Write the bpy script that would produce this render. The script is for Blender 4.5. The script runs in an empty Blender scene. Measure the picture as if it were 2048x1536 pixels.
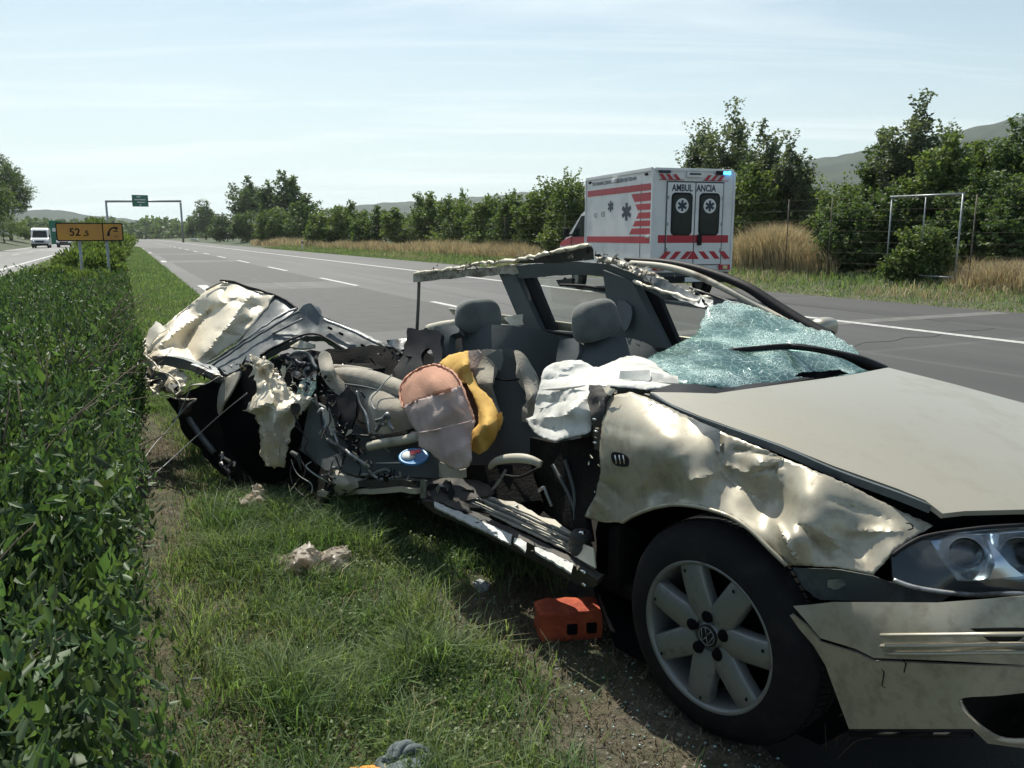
import bpy, bmesh, math, random
import numpy as np
from mathutils import Vector, Matrix, noise
from mathutils.geometry import delaunay_2d_cdt
random.seed(7); rng = np.random.default_rng(11)
scene = bpy.context.scene
COL = scene.collection
# ------------------------------------------------------------ camera
CAM_H = 1.4; FPX = 1600.0; HZN = 472.0
PITCH = math.atan((768 - HZN) / FPX)
cd = bpy.data.cameras.new('camera'); cam = bpy.data.objects.new('camera', cd); COL.objects.link(cam)
cd.sensor_width = 36.0; cd.lens = 36.0 * FPX / 2048.0; cd.clip_start = 0.05; cd.clip_end = 20000
cam.location = (0, 0, CAM_H); cam.rotation_euler = (math.pi / 2 - PITCH, 0, 0)
scene.camera = cam
# ------------------------------------------------------------ light
SUN_AZ = -22.0; SUN_EL = 57.0
scene.view_settings.view_transform = 'Standard'; scene.view_settings.look = 'None'
scene.view_settings.gamma = 1.0; scene.view_settings.use_curve_mapping = False
scene.view_settings.exposure = 0.34
world = bpy.data.worlds.new('World'); scene.world = world; world.use_nodes = True
wn = world.node_tree; wn.nodes.clear()
def N(nt, t, **kw):
    n = nt.nodes.new(t)
    for k, v in kw.items(): setattr(n, k, v)
    return n
sky = N(wn, 'ShaderNodeTexSky', sky_type='NISHITA', sun_disc=False, air_density=1.0, dust_density=1.2, ozone_density=1.3, altitude=150)
sky.sun_elevation = math.radians(SUN_EL); sky.sun_rotation = math.radians(SUN_AZ)
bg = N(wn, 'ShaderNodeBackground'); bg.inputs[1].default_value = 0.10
wo = N(wn, 'ShaderNodeOutputWorld')
tc = N(wn, 'ShaderNodeTexCoord'); sx = N(wn, 'ShaderNodeSeparateXYZ'); wn.links.new(tc.outputs['Generated'], sx.inputs[0])
def wm(op, a, b=None, c=None):
    n = N(wn, 'ShaderNodeMath', operation=op)
    for i, v in enumerate((a, b, c)):
        if v is None: continue
        if isinstance(v, (int, float)): n.inputs[i].default_value = v
        else: wn.links.new(v, n.inputs[i])
    return n.outputs[0]
zz = wm('ADD', wm('MAXIMUM', sx.outputs[2], 0.0), 0.09)
cx_ = wm('DIVIDE', sx.outputs[0], zz); cy_ = wm('DIVIDE', sx.outputs[1], zz)
cmb = N(wn, 'ShaderNodeCombineXYZ'); wn.links.new(cx_, cmb.inputs[0]); wn.links.new(cy_, cmb.inputs[1])
mp = N(wn, 'ShaderNodeMapping'); wn.links.new(cmb.outputs[0], mp.inputs[0])
mp.inputs['Rotation'].default_value = (0, 0, math.radians(27)); mp.inputs['Scale'].default_value = (0.30, 1.5, 1)
nz = N(wn, 'ShaderNodeTexNoise'); nz.inputs['Scale'].default_value = 1.0; nz.inputs['Detail'].default_value = 7; nz.inputs['Roughness'].default_value = 0.58
nz.inputs['Distortion'].default_value = 0.6
wn.links.new(mp.outputs[0], nz.inputs[0])
cr = N(wn, 'ShaderNodeMapRange'); wn.links.new(nz.outputs[0], cr.inputs[0])
cr.inputs[1].default_value = 0.48; cr.inputs[2].default_value = 0.74; cr.inputs[3].default_value = 0.0; cr.inputs[4].default_value = 0.6
mx = N(wn, 'ShaderNodeMix', data_type='RGBA'); wn.links.new(cr.outputs[0], mx.inputs[0])
tint = N(wn, 'ShaderNodeMix', data_type='RGBA', blend_type='MULTIPLY'); tint.inputs[0].default_value = 1.0
wn.links.new(sky.outputs[0], tint.inputs[6]); tint.inputs[7].default_value = (0.92, 1.0, 0.93, 1)
mx.inputs[7].default_value = (8.6, 9.2, 9.1, 1)
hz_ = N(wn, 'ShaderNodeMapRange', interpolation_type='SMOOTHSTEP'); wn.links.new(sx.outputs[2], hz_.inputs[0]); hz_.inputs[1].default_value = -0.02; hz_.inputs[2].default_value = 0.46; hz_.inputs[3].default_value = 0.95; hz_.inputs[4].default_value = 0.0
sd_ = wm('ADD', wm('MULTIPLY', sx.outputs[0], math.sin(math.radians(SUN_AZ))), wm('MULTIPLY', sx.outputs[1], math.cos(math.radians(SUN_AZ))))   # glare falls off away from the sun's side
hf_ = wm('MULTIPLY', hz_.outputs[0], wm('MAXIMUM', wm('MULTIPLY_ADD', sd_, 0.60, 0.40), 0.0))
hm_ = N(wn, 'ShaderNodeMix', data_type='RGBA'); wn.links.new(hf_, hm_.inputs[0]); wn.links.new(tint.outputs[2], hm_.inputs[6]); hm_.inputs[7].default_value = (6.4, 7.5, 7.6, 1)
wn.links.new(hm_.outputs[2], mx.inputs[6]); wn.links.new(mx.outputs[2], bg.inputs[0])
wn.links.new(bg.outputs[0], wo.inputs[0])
sl = bpy.data.lights.new('sun', 'SUN'); sl.energy = 5.0; sl.angle = math.radians(0.5); sl.color = (1.0, 0.95, 0.84)
so = bpy.data.objects.new('sun', sl); COL.objects.link(so)
_a, _e = math.radians(SUN_AZ), math.radians(SUN_EL)
SUND = Vector((math.sin(_a) * math.cos(_e), math.cos(_a) * math.cos(_e), math.sin(_e)))
so.rotation_euler = SUND.to_track_quat('Z', 'Y').to_euler(); so.location = SUND * 50
scene.cycles.max_bounces = 8; scene.cycles.transparent_max_bounces = 24
# ------------------------------------------------------------ frames of reference
def ray(x, y):
    a = (x - 1024) / FPX; b = -(y - 768) / FPX
    return np.array([a, math.cos(PITCH) + b * math.sin(PITCH), -math.sin(PITCH) + b * math.cos(PITCH)])
C0 = np.array([0, 0, CAM_H])
def q(x, y, d): return C0 + ray(x, y) * d
def proj(P):
    d = np.asarray(P, float) - C0
    zc = d[1] * math.cos(PITCH) - d[2] * math.sin(PITCH); yc = d[1] * math.sin(PITCH) + d[2] * math.cos(PITCH)
    return 1024 + FPX * d[0] / zc, 768 - FPX * yc / zc, zc
CO = np.array([0.555, 2.085, 0]); CY = math.radians(-51)
CU = np.array([math.cos(CY), math.sin(CY), 0]); CV = np.array([-math.sin(CY), math.cos(CY), 0]); CW = np.array([0, 0, 1.0])
def car(u, v, w): return CO + CU * u + CV * v + CW * w
def dv(x, y, v):
    r = ray(x, y); return float(np.dot(CO + CV * v - C0, CV) / np.dot(r, CV))
def dw(x, y, w):
    r = ray(x, y); return float((w - CAM_H) / r[2])
def du(x, y, u):
    r = ray(x, y); return float(np.dot(CO + CU * u - C0, CU) / np.dot(r, CU))
def sp(p):
    """a control point -> (x, y, depth)"""
    if p[0] == 'c': return proj(car(*p[1:]))
    if len(p) == 4:
        f = {'v': dv, 'w': dw, 'u': du}[p[2]]; return (p[0], p[1], f(p[0], p[1], p[3]))
    return p
def wp(p):
    if p[0] == 'c': return car(*p[1:])
    return q(*sp(p))
RAZ = math.radians(-25.58)
RD = np.array([math.sin(RAZ), math.cos(RAZ)]); RN = np.array([math.cos(RAZ), -math.sin(RAZ)])
def road(s, t, z=0.0):
    p = RD * s + RN * t; return np.array([p[0], p[1], z])
def W_(x, y, Y):
    r = ray(x, y); return C0 + r * (Y / r[1])
# ------------------------------------------------------------ materials
def mat(name, col=(0.5, 0.5, 0.5), rough=0.6, metal=0.0, col2=None, nscale=8.0, ndet=5, lo=0.4, hi=0.6, bump=0.0, bscale=40.0, coat=0.0, trans=0.0,
        emit=None, estr=0.0, island=0.0, alpha=1.0, spec=0.5, translucent=None, aniso=None, dirt=None, dirtscale=6.0, dirtlo=0.55, dirthi=0.7, sheen=0.0):
    m = bpy.data.materials.new(name); m.use_nodes = True; nt = m.node_tree
    b = nt.nodes['Principled BSDF']; L = nt.links
    b.inputs['Roughness'].default_value = rough; b.inputs['Metallic'].default_value = metal
    b.inputs['Coat Weight'].default_value = coat; b.inputs['Coat Roughness'].default_value = 0.12
    b.inputs['Transmission Weight'].default_value = trans; b.inputs['Alpha'].default_value = alpha
    b.inputs['Specular IOR Level'].default_value = spec
    if sheen: b.inputs['Sheen Weight'].default_value = sheen
    c4 = lambda c: (c[0], c[1], c[2], 1)
    t = N(nt, 'ShaderNodeTexCoord')
    vec = t.outputs['Object']
    if aniso:
        mpn = N(nt, 'ShaderNodeMapping'); mpn.inputs['Scale'].default_value = aniso; L.new(vec, mpn.inputs[0]); vec = mpn.outputs[0]
    out = None
    if col2 is not None:
        n = N(nt, 'ShaderNodeTexNoise'); n.inputs['Scale'].default_value = nscale; n.inputs['Detail'].default_value = ndet; L.new(vec, n.inputs[0])
        mr = N(nt, 'ShaderNodeMapRange'); mr.inputs[1].default_value = lo; mr.inputs[2].default_value = hi; L.new(n.outputs[0], mr.inputs[0])
        x = N(nt, 'ShaderNodeMix', data_type='RGBA'); x.inputs[6].default_value = c4(col); x.inputs[7].default_value = c4(col2); L.new(mr.outputs[0], x.inputs[0])
        out = x.outputs[2]
    if dirt is not None:
        n = N(nt, 'ShaderNodeTexNoise'); n.inputs['Scale'].default_value = dirtscale; n.inputs['Detail'].default_value = 9; n.inputs['Roughness'].default_value = 0.65; L.new(vec, n.inputs[0])
        mr = N(nt, 'ShaderNodeMapRange'); mr.inputs[1].default_value = dirtlo; mr.inputs[2].default_value = dirthi; mr.inputs[4].default_value = 0.85; L.new(n.outputs[0], mr.inputs[0])
        x = N(nt, 'ShaderNodeMix', data_type='RGBA'); L.new(mr.outputs[0], x.inputs[0]); x.inputs[7].default_value = c4(dirt)
        if out: L.new(out, x.inputs[6])
        else: x.inputs[6].default_value = c4(col)
        out = x.outputs[2]
        ra = N(nt, 'ShaderNodeMapRange'); ra.inputs[3].default_value = rough; ra.inputs[4].default_value = max(rough, 0.75); L.new(mr.outputs[0], ra.inputs[0]); L.new(ra.outputs[0], b.inputs['Roughness'])
    if island:
        g = N(nt, 'ShaderNodeNewGeometry'); h = N(nt, 'ShaderNodeHueSaturation')
        m1 = N(nt, 'ShaderNodeMapRange'); m1.inputs[3].default_value = 1 - island; m1.inputs[4].default_value = 1 + island; L.new(g.outputs['Random Per Island'], m1.inputs[0]); L.new(m1.outputs[0], h.inputs['Value'])
        m2 = N(nt, 'ShaderNodeMath', operation='MULTIPLY_ADD'); m2.inputs[1].default_value = 7.31; L.new(g.outputs['Random Per Island'], m2.inputs[0])
        fr = N(nt, 'ShaderNodeMath', operation='FRACT'); L.new(m2.outputs[0], fr.inputs[0])
        m3 = N(nt, 'ShaderNodeMapRange'); m3.inputs[3].default_value = 0.48; m3.inputs[4].default_value = 0.515; L.new(fr.outputs[0], m3.inputs[0]); L.new(m3.outputs[0], h.inputs['Hue'])
        if out: L.new(out, h.inputs['Color'])
        else: h.inputs['Color'].default_value = c4(col)
        out = h.outputs[0]
    if out: L.new(out, b.inputs['Base Color'])
    else: b.inputs['Base Color'].default_value = c4(col)
    if bump:
        n = N(nt, 'ShaderNodeTexNoise'); n.inputs['Scale'].default_value = bscale; n.inputs['Detail'].default_value = 6; L.new(vec, n.inputs[0])
        bp = N(nt, 'ShaderNodeBump'); bp.inputs['Strength'].default_value = bump; bp.inputs['Distance'].default_value = 0.01; L.new(n.outputs[0], bp.inputs['Height']); L.new(bp.outputs[0], b.inputs['Normal'])
    if emit: b.inputs['Emission Color'].default_value = c4(emit); b.inputs['Emission Strength'].default_value = estr
    if translucent:
        tr = N(nt, 'ShaderNodeBsdfTranslucent'); ms = N(nt, 'ShaderNodeMixShader'); ms.inputs[0].default_value = translucent[3]
        if out:
            tm = N(nt, 'ShaderNodeMix', data_type='RGBA', blend_type='MULTIPLY'); tm.inputs[0].default_value = 1; L.new(out, tm.inputs[6]); tm.inputs[7].default_value = c4(translucent); L.new(tm.outputs[2], tr.inputs[0])
        else: tr.inputs[0].default_value = c4([a * c for a, c in zip(col, translucent)])
        L.new(b.outputs[0], ms.inputs[1]); L.new(tr.outputs[0], ms.inputs[2]); L.new(ms.outputs[0], nt.nodes['Material Output'].inputs[0])
    return m
M = {}
PAINT = (0.385, 0.355, 0.275)
def paint_mat(name, dlo=0.52, dhi=0.68, dsc=5.0, bump=0.05, rough=0.3):
    m = mat(name, PAINT, rough, 0.28, coat=0.4, dirt=(0.20, 0.175, 0.13), dirtscale=dsc, dirtlo=dlo, dirthi=dhi, bump=bump, bscale=9)
    return m
M['paint'] = paint_mat('champagne_paint', 0.56, 0.78)
M['paint_clean'] = paint_mat('champagne_paint_bonnet', 0.50, 0.98, 5.0, 0.03, 0.33)
M['paint_dusty'] = paint_mat('champagne_paint_dusty', 0.47, 0.76, 24.0, 0.05, 0.4)
M['paint_torn'] = mat('torn_pale_metal', (0.68, 0.61, 0.47), 0.5, 0.05, dirt=(0.36, 0.29, 0.20), dirtscale=16, dirtlo=0.56, dirthi=0.80, bump=0.2, bscale=14, coat=.15)
M['torn_dull'] = mat('torn_dull_metal', (0.36, 0.34, 0.28), 0.5, 0.2, dirt=(0.10, 0.085, 0.06), dirtscale=20, dirtlo=0.45, dirthi=0.62, bump=0.3, bscale=30)
M['bare'] = mat('bare_steel', (0.33, 0.34, 0.34), 0.42, 0.7, dirt=(0.06, 0.055, 0.05), dirtscale=11, dirtlo=0.45, dirthi=0.62, bump=0.3, bscale=22)
M['greymetal'] = mat('grey_primed_metal', (0.10, 0.115, 0.12), 0.5, 0.2, dirt=(0.04, 0.04, 0.038), dirtscale=9, bump=0.2, bscale=18)
M['darkmetal'] = mat('dark_underbody', (0.035, 0.036, 0.036), 0.7, 0.2, col2=(0.07, 0.062, 0.05), bump=0.3)
M['black'] = mat('black_plastic', (0.010, 0.010, 0.011), 0.6, bump=0.1, spec=0.25)
M['blackmatt'] = mat('black_liner', (0.005, 0.005, 0.006), 1.0, spec=0.1)
M['rubber'] = mat('tyre_rubber', (0.009, 0.009, 0.010), 0.8, spec=0.25, col2=(0.022, 0.021, 0.019), nscale=14, lo=0.5, hi=0.8, bump=0.2, bscale=60)
M['alloy'] = mat('alloy_rim_grey', (0.19, 0.20, 0.195), 0.42, 0.4, dirt=(0.10, 0.095, 0.085), dirtscale=14, bump=0.08)
M['chrome'] = mat('bright_metal', (0.75, 0.75, 0.75), 0.12, 1.0)
M['beige'] = mat('beige_seat_cloth', (0.38, 0.345, 0.27), 0.9, col2=(0.27, 0.24, 0.19), nscale=9, bump=0.3, bscale=120, sheen=0.3)
M['greycloth'] = mat('grey_seat_cloth', (0.125, 0.137, 0.127), 0.95, col2=(0.095, 0.103, 0.097), nscale=12, bump=0.3, bscale=160, sheen=0.3)
M['darkcloth'] = mat('dark_seat_cloth', (0.078, 0.088, 0.087), 0.95, bump=0.3, bscale=160)
M['carpet'] = mat('dark_carpet', (0.012, 0.013, 0.013), 1.0, spec=0.1, col2=(0.022, 0.02, 0.018), bump=0.6, bscale=90)
M['trim'] = mat('grey_interior_trim', (0.10, 0.112, 0.113), 0.7, spec=0.3, bump=0.1)
M['trim_beige'] = mat('beige_interior_trim', (0.44, 0.41, 0.33), 0.6, dirt=(0.12, 0.10, 0.07), dirtscale=8)
M['airbag'] = mat('white_airbag_cloth', (0.68, 0.68, 0.64), 0.85, dirt=(0.30, 0.28, 0.24), dirtscale=9, dirtlo=0.5, dirthi=0.8, bump=0.5, bscale=12, translucent=(1, 1, 1, 0.15))
M['peach'] = mat('peach_cloth', (0.74, 0.43, 0.30), 0.9, col2=(0.66, 0.37, 0.26), bump=0.5, bscale=150, translucent=(1, 0.8, 0.6, 0.25))
M['mesh_grey'] = mat('grey_pink_net', (0.72, 0.60, 0.56), 0.9, alpha=0.88, col2=(0.58, 0.47, 0.45), nscale=7, bump=0.6, bscale=220, translucent=(1, 0.9, 0.85, 0.2))
M['yellow'] = mat('yellow_cloth', (0.72, 0.46, 0.12), 0.85, col2=(0.62, 0.38, 0.09), nscale=6, bump=0.4, bscale=25, translucent=(1, 0.9, 0.6, 0.2))
M['wire'] = mat('cable_black', (0.02, 0.02, 0.02), 0.6)
M['wiregrey'] = mat('cable_grey', (0.35, 0.37, 0.36), 0.5)
M['white_paint'] = mat('white_paint', (0.76, 0.75, 0.73), 0.35, coat=0.3, dirt=(0.45, 0.45, 0.43), dirtscale=1.2, dirtlo=0.5, dirthi=0.85)
M['red'] = mat('red_reflective_film', (0.45, 0.018, 0.035), 0.4)
M['navy'] = mat('navy_film', (0.012, 0.022, 0.05), 0.4)
M['darkglass'] = mat('dark_glass', (0.012, 0.018, 0.02), 0.15, spec=0.25)
M['seam'] = mat('door_seam_rubber', (0.05, 0.06, 0.06), 0.7)
M['galv'] = mat('galvanised_steel', (0.36, 0.38, 0.38), 0.45, 0.6, col2=(0.28, 0.3, 0.3))
M['rust'] = mat('rusty_post', (0.10, 0.085, 0.07), 0.8, col2=(0.16, 0.13, 0.10))
M['asphalt'] = None
def glassy(name, col, alpha, rough=0.05):
    m = bpy.data.materials.new(name); m.use_nodes = True; nt = m.node_tree; nt.nodes.remove(nt.nodes['Principled BSDF'])
    t = N(nt, 'ShaderNodeBsdfTransparent'); t.inputs[0].default_value = (*col, 1)
    g = N(nt, 'ShaderNodeBsdfGlossy'); g.inputs['Roughness'].default_value = rough
    d = N(nt, 'ShaderNodeBsdfDiffuse'); d.inputs[0].default_value = (*[c * 0.6 for c in col], 1)
    f = N(nt, 'ShaderNodeFresnel'); f.inputs[0].default_value = 1.5
    m1 = N(nt, 'ShaderNodeMixShader'); m1.inputs[0].default_value = alpha; nt.links.new(t.outputs[0], m1.inputs[1]); nt.links.new(d.outputs[0], m1.inputs[2])
    m2 = N(nt, 'ShaderNodeMixShader'); nt.links.new(f.outputs[0], m2.inputs[0]); nt.links.new(m1.outputs[0], m2.inputs[1]); nt.links.new(g.outputs[0], m2.inputs[2])
    nt.links.new(m2.outputs[0], nt.nodes['Material Output'].inputs[0]); return m
M['glass'] = glassy('side_glass', (0.85, 0.90, 0.87), 0.05)
M['lens'] = glassy('lamp_lens', (0.75, 0.82, 0.85), 0.06)
M['moulding'] = mat('pale_grey_moulding', (0.50, 0.52, 0.50), 0.5, dirt=(0.2, 0.19, 0.17), dirtscale=30, dirtlo=0.5, dirthi=0.75)
M['film'] = glassy('clear_plastic_film', (0.85, 0.85, 0.80), 0.30, 0.2)
def cracked():
    m = bpy.data.materials.new('shattered_laminated_glass'); m.use_nodes = True; nt = m.node_tree; L = nt.links; nt.nodes.remove(nt.nodes['Principled BSDF'])
    t = N(nt, 'ShaderNodeTexCoord')
    nw = N(nt, 'ShaderNodeTexNoise'); nw.inputs['Scale'].default_value = 4.5; nw.inputs['Detail'].default_value = 3; L.new(t.outputs['Object'], nw.inputs[0])
    def vor(s, lo, hi):
        v = N(nt, 'ShaderNodeTexVoronoi', feature='DISTANCE_TO_EDGE'); v.inputs['Scale'].default_value = s; L.new(t.outputs['Object'], v.inputs[0])
        r = N(nt, 'ShaderNodeMapRange'); r.inputs[1].default_value = lo; r.inputs[2].default_value = hi; r.inputs[3].default_value = 1; r.inputs[4].default_value = 0; L.new(v.outputs['Distance'], r.inputs[0]); return r.outputs[0]
    fine = vor(95, 0.0, 0.16); big = vor(31, 0.0, 0.02)
    mk = N(nt, 'ShaderNodeMapRange'); mk.inputs[1].default_value = 0.44; mk.inputs[2].default_value = 0.56; mk.inputs[3].default_value = 0.02; L.new(nw.outputs[0], mk.inputs[0])
    a = N(nt, 'ShaderNodeMath', operation='MULTIPLY'); L.new(fine, a.inputs[0]); L.new(mk.outputs[0], a.inputs[1])
    b = N(nt, 'ShaderNodeMath', operation='MAXIMUM'); L.new(a.outputs[0], b.inputs[0]); L.new(big, b.inputs[1])
    crack = b.outputs[0]
    tr = N(nt, 'ShaderNodeBsdfTransparent'); tr.inputs[0].default_value = (0.52, 0.72, 0.66, 1)
    df = N(nt, 'ShaderNodeBsdfDiffuse'); cm = N(nt, 'ShaderNodeMix', data_type='RGBA'); L.new(crack, cm.inputs[0]); cm.inputs[6].default_value = (0.18, 0.36, 0.33, 1); cm.inputs[7].default_value = (0.80, 0.95, 0.89, 1); L.new(cm.outputs[2], df.inputs[0])
    m1 = N(nt, 'ShaderNodeMixShader'); fa = N(nt, 'ShaderNodeMapRange'); fa.inputs[3].default_value = 0.15; fa.inputs[4].default_value = 0.95; L.new(crack, fa.inputs[0]); L.new(fa.outputs[0], m1.inputs[0])
    L.new(tr.outputs[0], m1.inputs[1]); L.new(df.outputs[0], m1.inputs[2])
    gl = N(nt, 'ShaderNodeBsdfGlossy'); gl.inputs['Roughness'].default_value = 0.16
    vc = N(nt, 'ShaderNodeTexVoronoi'); vc.inputs['Scale'].default_value = 65; L.new(t.outputs['Object'], vc.inputs[0])
    bp = N(nt, 'ShaderNodeBump'); bp.inputs['Strength'].default_value = 0.5; bp.inputs['Distance'].default_value = 0.01; L.new(vc.outputs['Color'], bp.inputs['Height']); L.new(bp.outputs[0], gl.inputs['Normal'])
    m2 = N(nt, 'ShaderNodeMixShader'); m2.inputs[0].default_value = 0.20; L.new(m1.outputs[0], m2.inputs[1]); L.new(gl.outputs[0], m2.inputs[2])
    L.new(m2.outputs[0], nt.nodes['Material Output'].inputs[0]); return m
M['crackglass'] = cracked()
LEAFT = (1.15, 1.25, 0.55, 0.32)
def leafmat(name, c, c2, isl=0.35, rough=0.55, tr=0.40, nscale=1.2, tc_=(1.2, 1.3, 0.6)):
    return mat(name, c, rough, col2=c2, nscale=nscale, ndet=2, island=isl, translucent=(*tc_, tr), spec=0.4)
M['leaf_hedge'] = leafmat('hedge_leaf', (0.052, 0.094, 0.040), (0.086, 0.132, 0.054), 0.6, 0.50, 0.40)
M['leaf_tree'] = leafmat('tree_leaf', (0.110, 0.160, 0.056), (0.145, 0.190, 0.070), 0.4)
M['leaf_dark'] = leafmat('dark_tree_leaf', (0.080, 0.125, 0.050), (0.105, 0.150, 0.060), 0.4)
M['leaf_silver'] = leafmat('silver_green_leaf', (0.105, 0.135, 0.085), (0.14, 0.165, 0.11), 0.4)
M['leaf_far'] = leafmat('far_tree_leaf', (0.075, 0.115, 0.05), (0.095, 0.135, 0.06), 0.3)
M['grass'] = leafmat('grass_blade', (0.115, 0.185, 0.078), (0.175, 0.230, 0.110), 0.6, 0.5, 0.4, 2.5)
M['grass_dry'] = leafmat('dry_grass_blade', (0.52, 0.44, 0.27), (0.38, 0.315, 0.19), 0.45, 0.7, 0.3, 1.5, (1, .95, .8))
M['litter'] = leafmat('dead_grass_litter', (0.16, 0.125, 0.08), (0.11, 0.09, 0.055), 0.5, 0.8, 0.15, 3, (1, .95, .8))
M['bark'] = mat('bark', (0.09, 0.075, 0.055), 0.9, col2=(0.14, 0.12, 0.09), bump=0.6)
M['stem'] = mat('woody_stem', (0.11, 0.085, 0.055), 0.8)
# ------------------------------------------------------------ mesh helpers
def link(name, me, m=None, parent=None, loc=None, rot=None):
    o = bpy.data.objects.new(name, me); COL.objects.link(o)
    if m is not None: me.materials.append(m)
    if parent is not None: o.parent = parent
    if loc is not None: o.location = loc
    if rot is not None: o.rotation_euler = rot
    return o
def tag(o, label=None, cat=None, group=None, kind=None):
    if label: o['label'] = label
    if cat: o['category'] = cat
    if group: o['group'] = group
    if kind: o['kind'] = kind
    return o
def thing(name, label, cat, loc=(0, 0, 0), rz=0.0, group=None, rot=None):
    o = bpy.data.objects.new(name, None); COL.objects.link(o); o.location = loc
    o.rotation_euler = rot if rot else (0, 0, rz); o.empty_display_size = 0.2
    return tag(o, label, cat, group)
def npmesh(name, V, F, m=None, parent=None, smooth=False, kind=None, loc=None):
    V = np.asarray(V, np.float32).reshape(-1, 3); F = np.asarray(F, np.int32); k = F.shape[1]
    me = bpy.data.meshes.new(name); me.vertices.add(len(V)); me.vertices.foreach_set('co', V.ravel())
    me.loops.add(F.size); me.loops.foreach_set('vertex_index', F.ravel())
    me.polygons.add(len(F)); me.polygons.foreach_set('loop_start', np.arange(0, F.size, k, dtype=np.int32)); me.polygons.foreach_set('loop_total', np.full(len(F), k, np.int32))
    if smooth: me.polygons.foreach_set('use_smooth', np.ones(len(F), bool))
    me.update(calc_edges=True); me.validate()
    o = link(name, me, m, parent, loc)
    if kind: o['kind'] = kind
    return o
def pymesh(name, V, F, m=None, parent=None, smooth=False, loc=None, rot=None):
    me = bpy.data.meshes.new(name); me.from_pydata([tuple(map(float, v)) for v in V], [], F); me.update()
    if smooth: me.polygons.foreach_set('use_smooth', [True] * len(me.polygons))
    return link(name, me, m, parent, loc, rot)
def bmo(name, bm, m, parent=None, smooth=False, loc=None, rot=None):
    me = bpy.data.meshes.new(name); bmesh.ops.recalc_face_normals(bm, faces=bm.faces); bm.to_mesh(me); bm.free()
    if smooth: me.polygons.foreach_set('use_smooth', [True] * len(me.polygons))
    return link(name, me, m, parent, loc, rot)
def abox(bm, c, s, bev=0.0, R=None):
    r = bmesh.ops.create_cube(bm, size=1.0); vs = r['verts']
    for v in vs: v.co = Vector((v.co.x * s[0], v.co.y * s[1], v.co.z * s[2]))
    if bev > 0:
        es = list({e for v in vs for e in v.link_edges})
        rr = bmesh.ops.bevel(bm, geom=es, offset=bev, segments=2, affect='EDGES', profile=0.6)
        vs = list({v for f in rr['faces'] for v in f.verts} | {v for v in vs if v.is_valid})
    for v in vs:
        co = v.co if R is None else R @ v.co
        v.co = co + Vector(c)
    return vs
def box(name, c, s, m, parent=None, bev=0.0, R=None):
    bm = bmesh.new(); abox(bm, c, s, bev, R); return bmo(name, bm, m, parent)
def prism(name, poly, y0, y1, m, parent=None, axis='y', bev=0.0):
    """extrude a 2D polygon; axis y: poly=(x,z); axis x: poly=(y,z); axis z: poly=(x,y)"""
    bm = bmesh.new()
    f = {'y': lambda a, b, t: (a, t, b), 'x': lambda a, b, t: (t, a, b), 'z': lambda a, b, t: (a, b, t)}[axis]
    A = [bm.verts.new(f(a, b, y0)) for a, b in poly]; B = [bm.verts.new(f(a, b, y1)) for a, b in poly]
    bm.faces.new(A); bm.faces.new(B[::-1]); n = len(poly)
    for i in range(n): bm.faces.new((A[i], B[i], B[(i + 1) % n], A[(i + 1) % n]))
    if bev: bmesh.ops.bevel(bm, geom=list(bm.edges), offset=bev, segments=2, affect='EDGES')
    bmesh.ops.triangulate(bm, faces=[f_ for f_ in bm.faces if len(f_.verts) > 4])
    return bmo(name, bm, m, parent)
def catmull(P, n=6, closed=False):
    P = np.asarray(P, float); out = []; k = len(P)
    for i in range(k if closed else k - 1):
        a = P[(i - 1) % k] if closed or i > 0 else P[0]; b = P[i]; c = P[(i + 1) % k]; d = P[(i + 2) % k] if closed or i + 2 < k else P[-1]
        for j in range(n):
            t = j / n
            out.append(0.5 * ((2 * b) + (-a + c) * t + (2 * a - 5 * b + 4 * c - d) * t * t + (-a + 3 * b - 3 * c + d) * t ** 3))
    if not closed: out.append(P[-1])
    return np.array(out)
def tube_geo(P, rad, sides=8, smooth_n=0, up=None, ry=None, crump=0.0, cs=8.0, sq=False):
    """swept tube; rad scalar or per point; ry = second half-width for flat sections; sq = rectangular"""
    P = np.asarray(P, float); k = len(P); rad = np.full(k, rad) if np.isscalar(rad) else np.asarray(rad, float)
    ry = rad if ry is None else (np.full(k, ry) if np.isscalar(ry) else np.asarray(ry, float))
    if len(rad) != k: rad = np.interp(np.linspace(0, 1, k), np.linspace(0, 1, len(rad)), rad)
    if len(ry) != k: ry = np.interp(np.linspace(0, 1, k), np.linspace(0, 1, len(ry)), ry)
    if smooth_n:
        A = catmull(np.column_stack([P, rad, ry]), smooth_n); P, rad, ry = A[:, :3], A[:, 3], A[:, 4]; k = len(P)
    T = np.gradient(P, axis=0); T /= np.linalg.norm(T, axis=1)[:, None] + 1e-9
    U = np.array([0, 0, 1.0]) if up is None else np.asarray(up, float)
    V = []; F = []
    if sq: ang = None; sec = [(-1, -1), (1, -1), (1, 1), (-1, 1)]; sides = 4
    else: sec = [(math.cos(2 * math.pi * j / sides), math.sin(2 * math.pi * j / sides)) for j in range(sides)]
    for i in range(k):
        a = np.cross(T[i], U)
        if np.linalg.norm(a) < 1e-3: a = np.cross(T[i], [1, 0, 0.01])
        a /= np.linalg.norm(a); b = np.cross(a, T[i])
        for c, s in sec:
            p = P[i] + a * c * rad[i] + b * s * ry[i]
            if crump: p = p + np.array(noise.noise_vector(Vector(p * cs))) * crump
            V.append(p)
    for i in range(k - 1):
        for j in range(sides):
            F.append((i * sides + j, i * sides + (j + 1) % sides, (i + 1) * sides + (j + 1) % sides, (i + 1) * sides + j))
    F.append(tuple(range(sides))[::-1]); F.append(tuple((k - 1) * sides + j for j in range(sides)))
    return V, F
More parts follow.
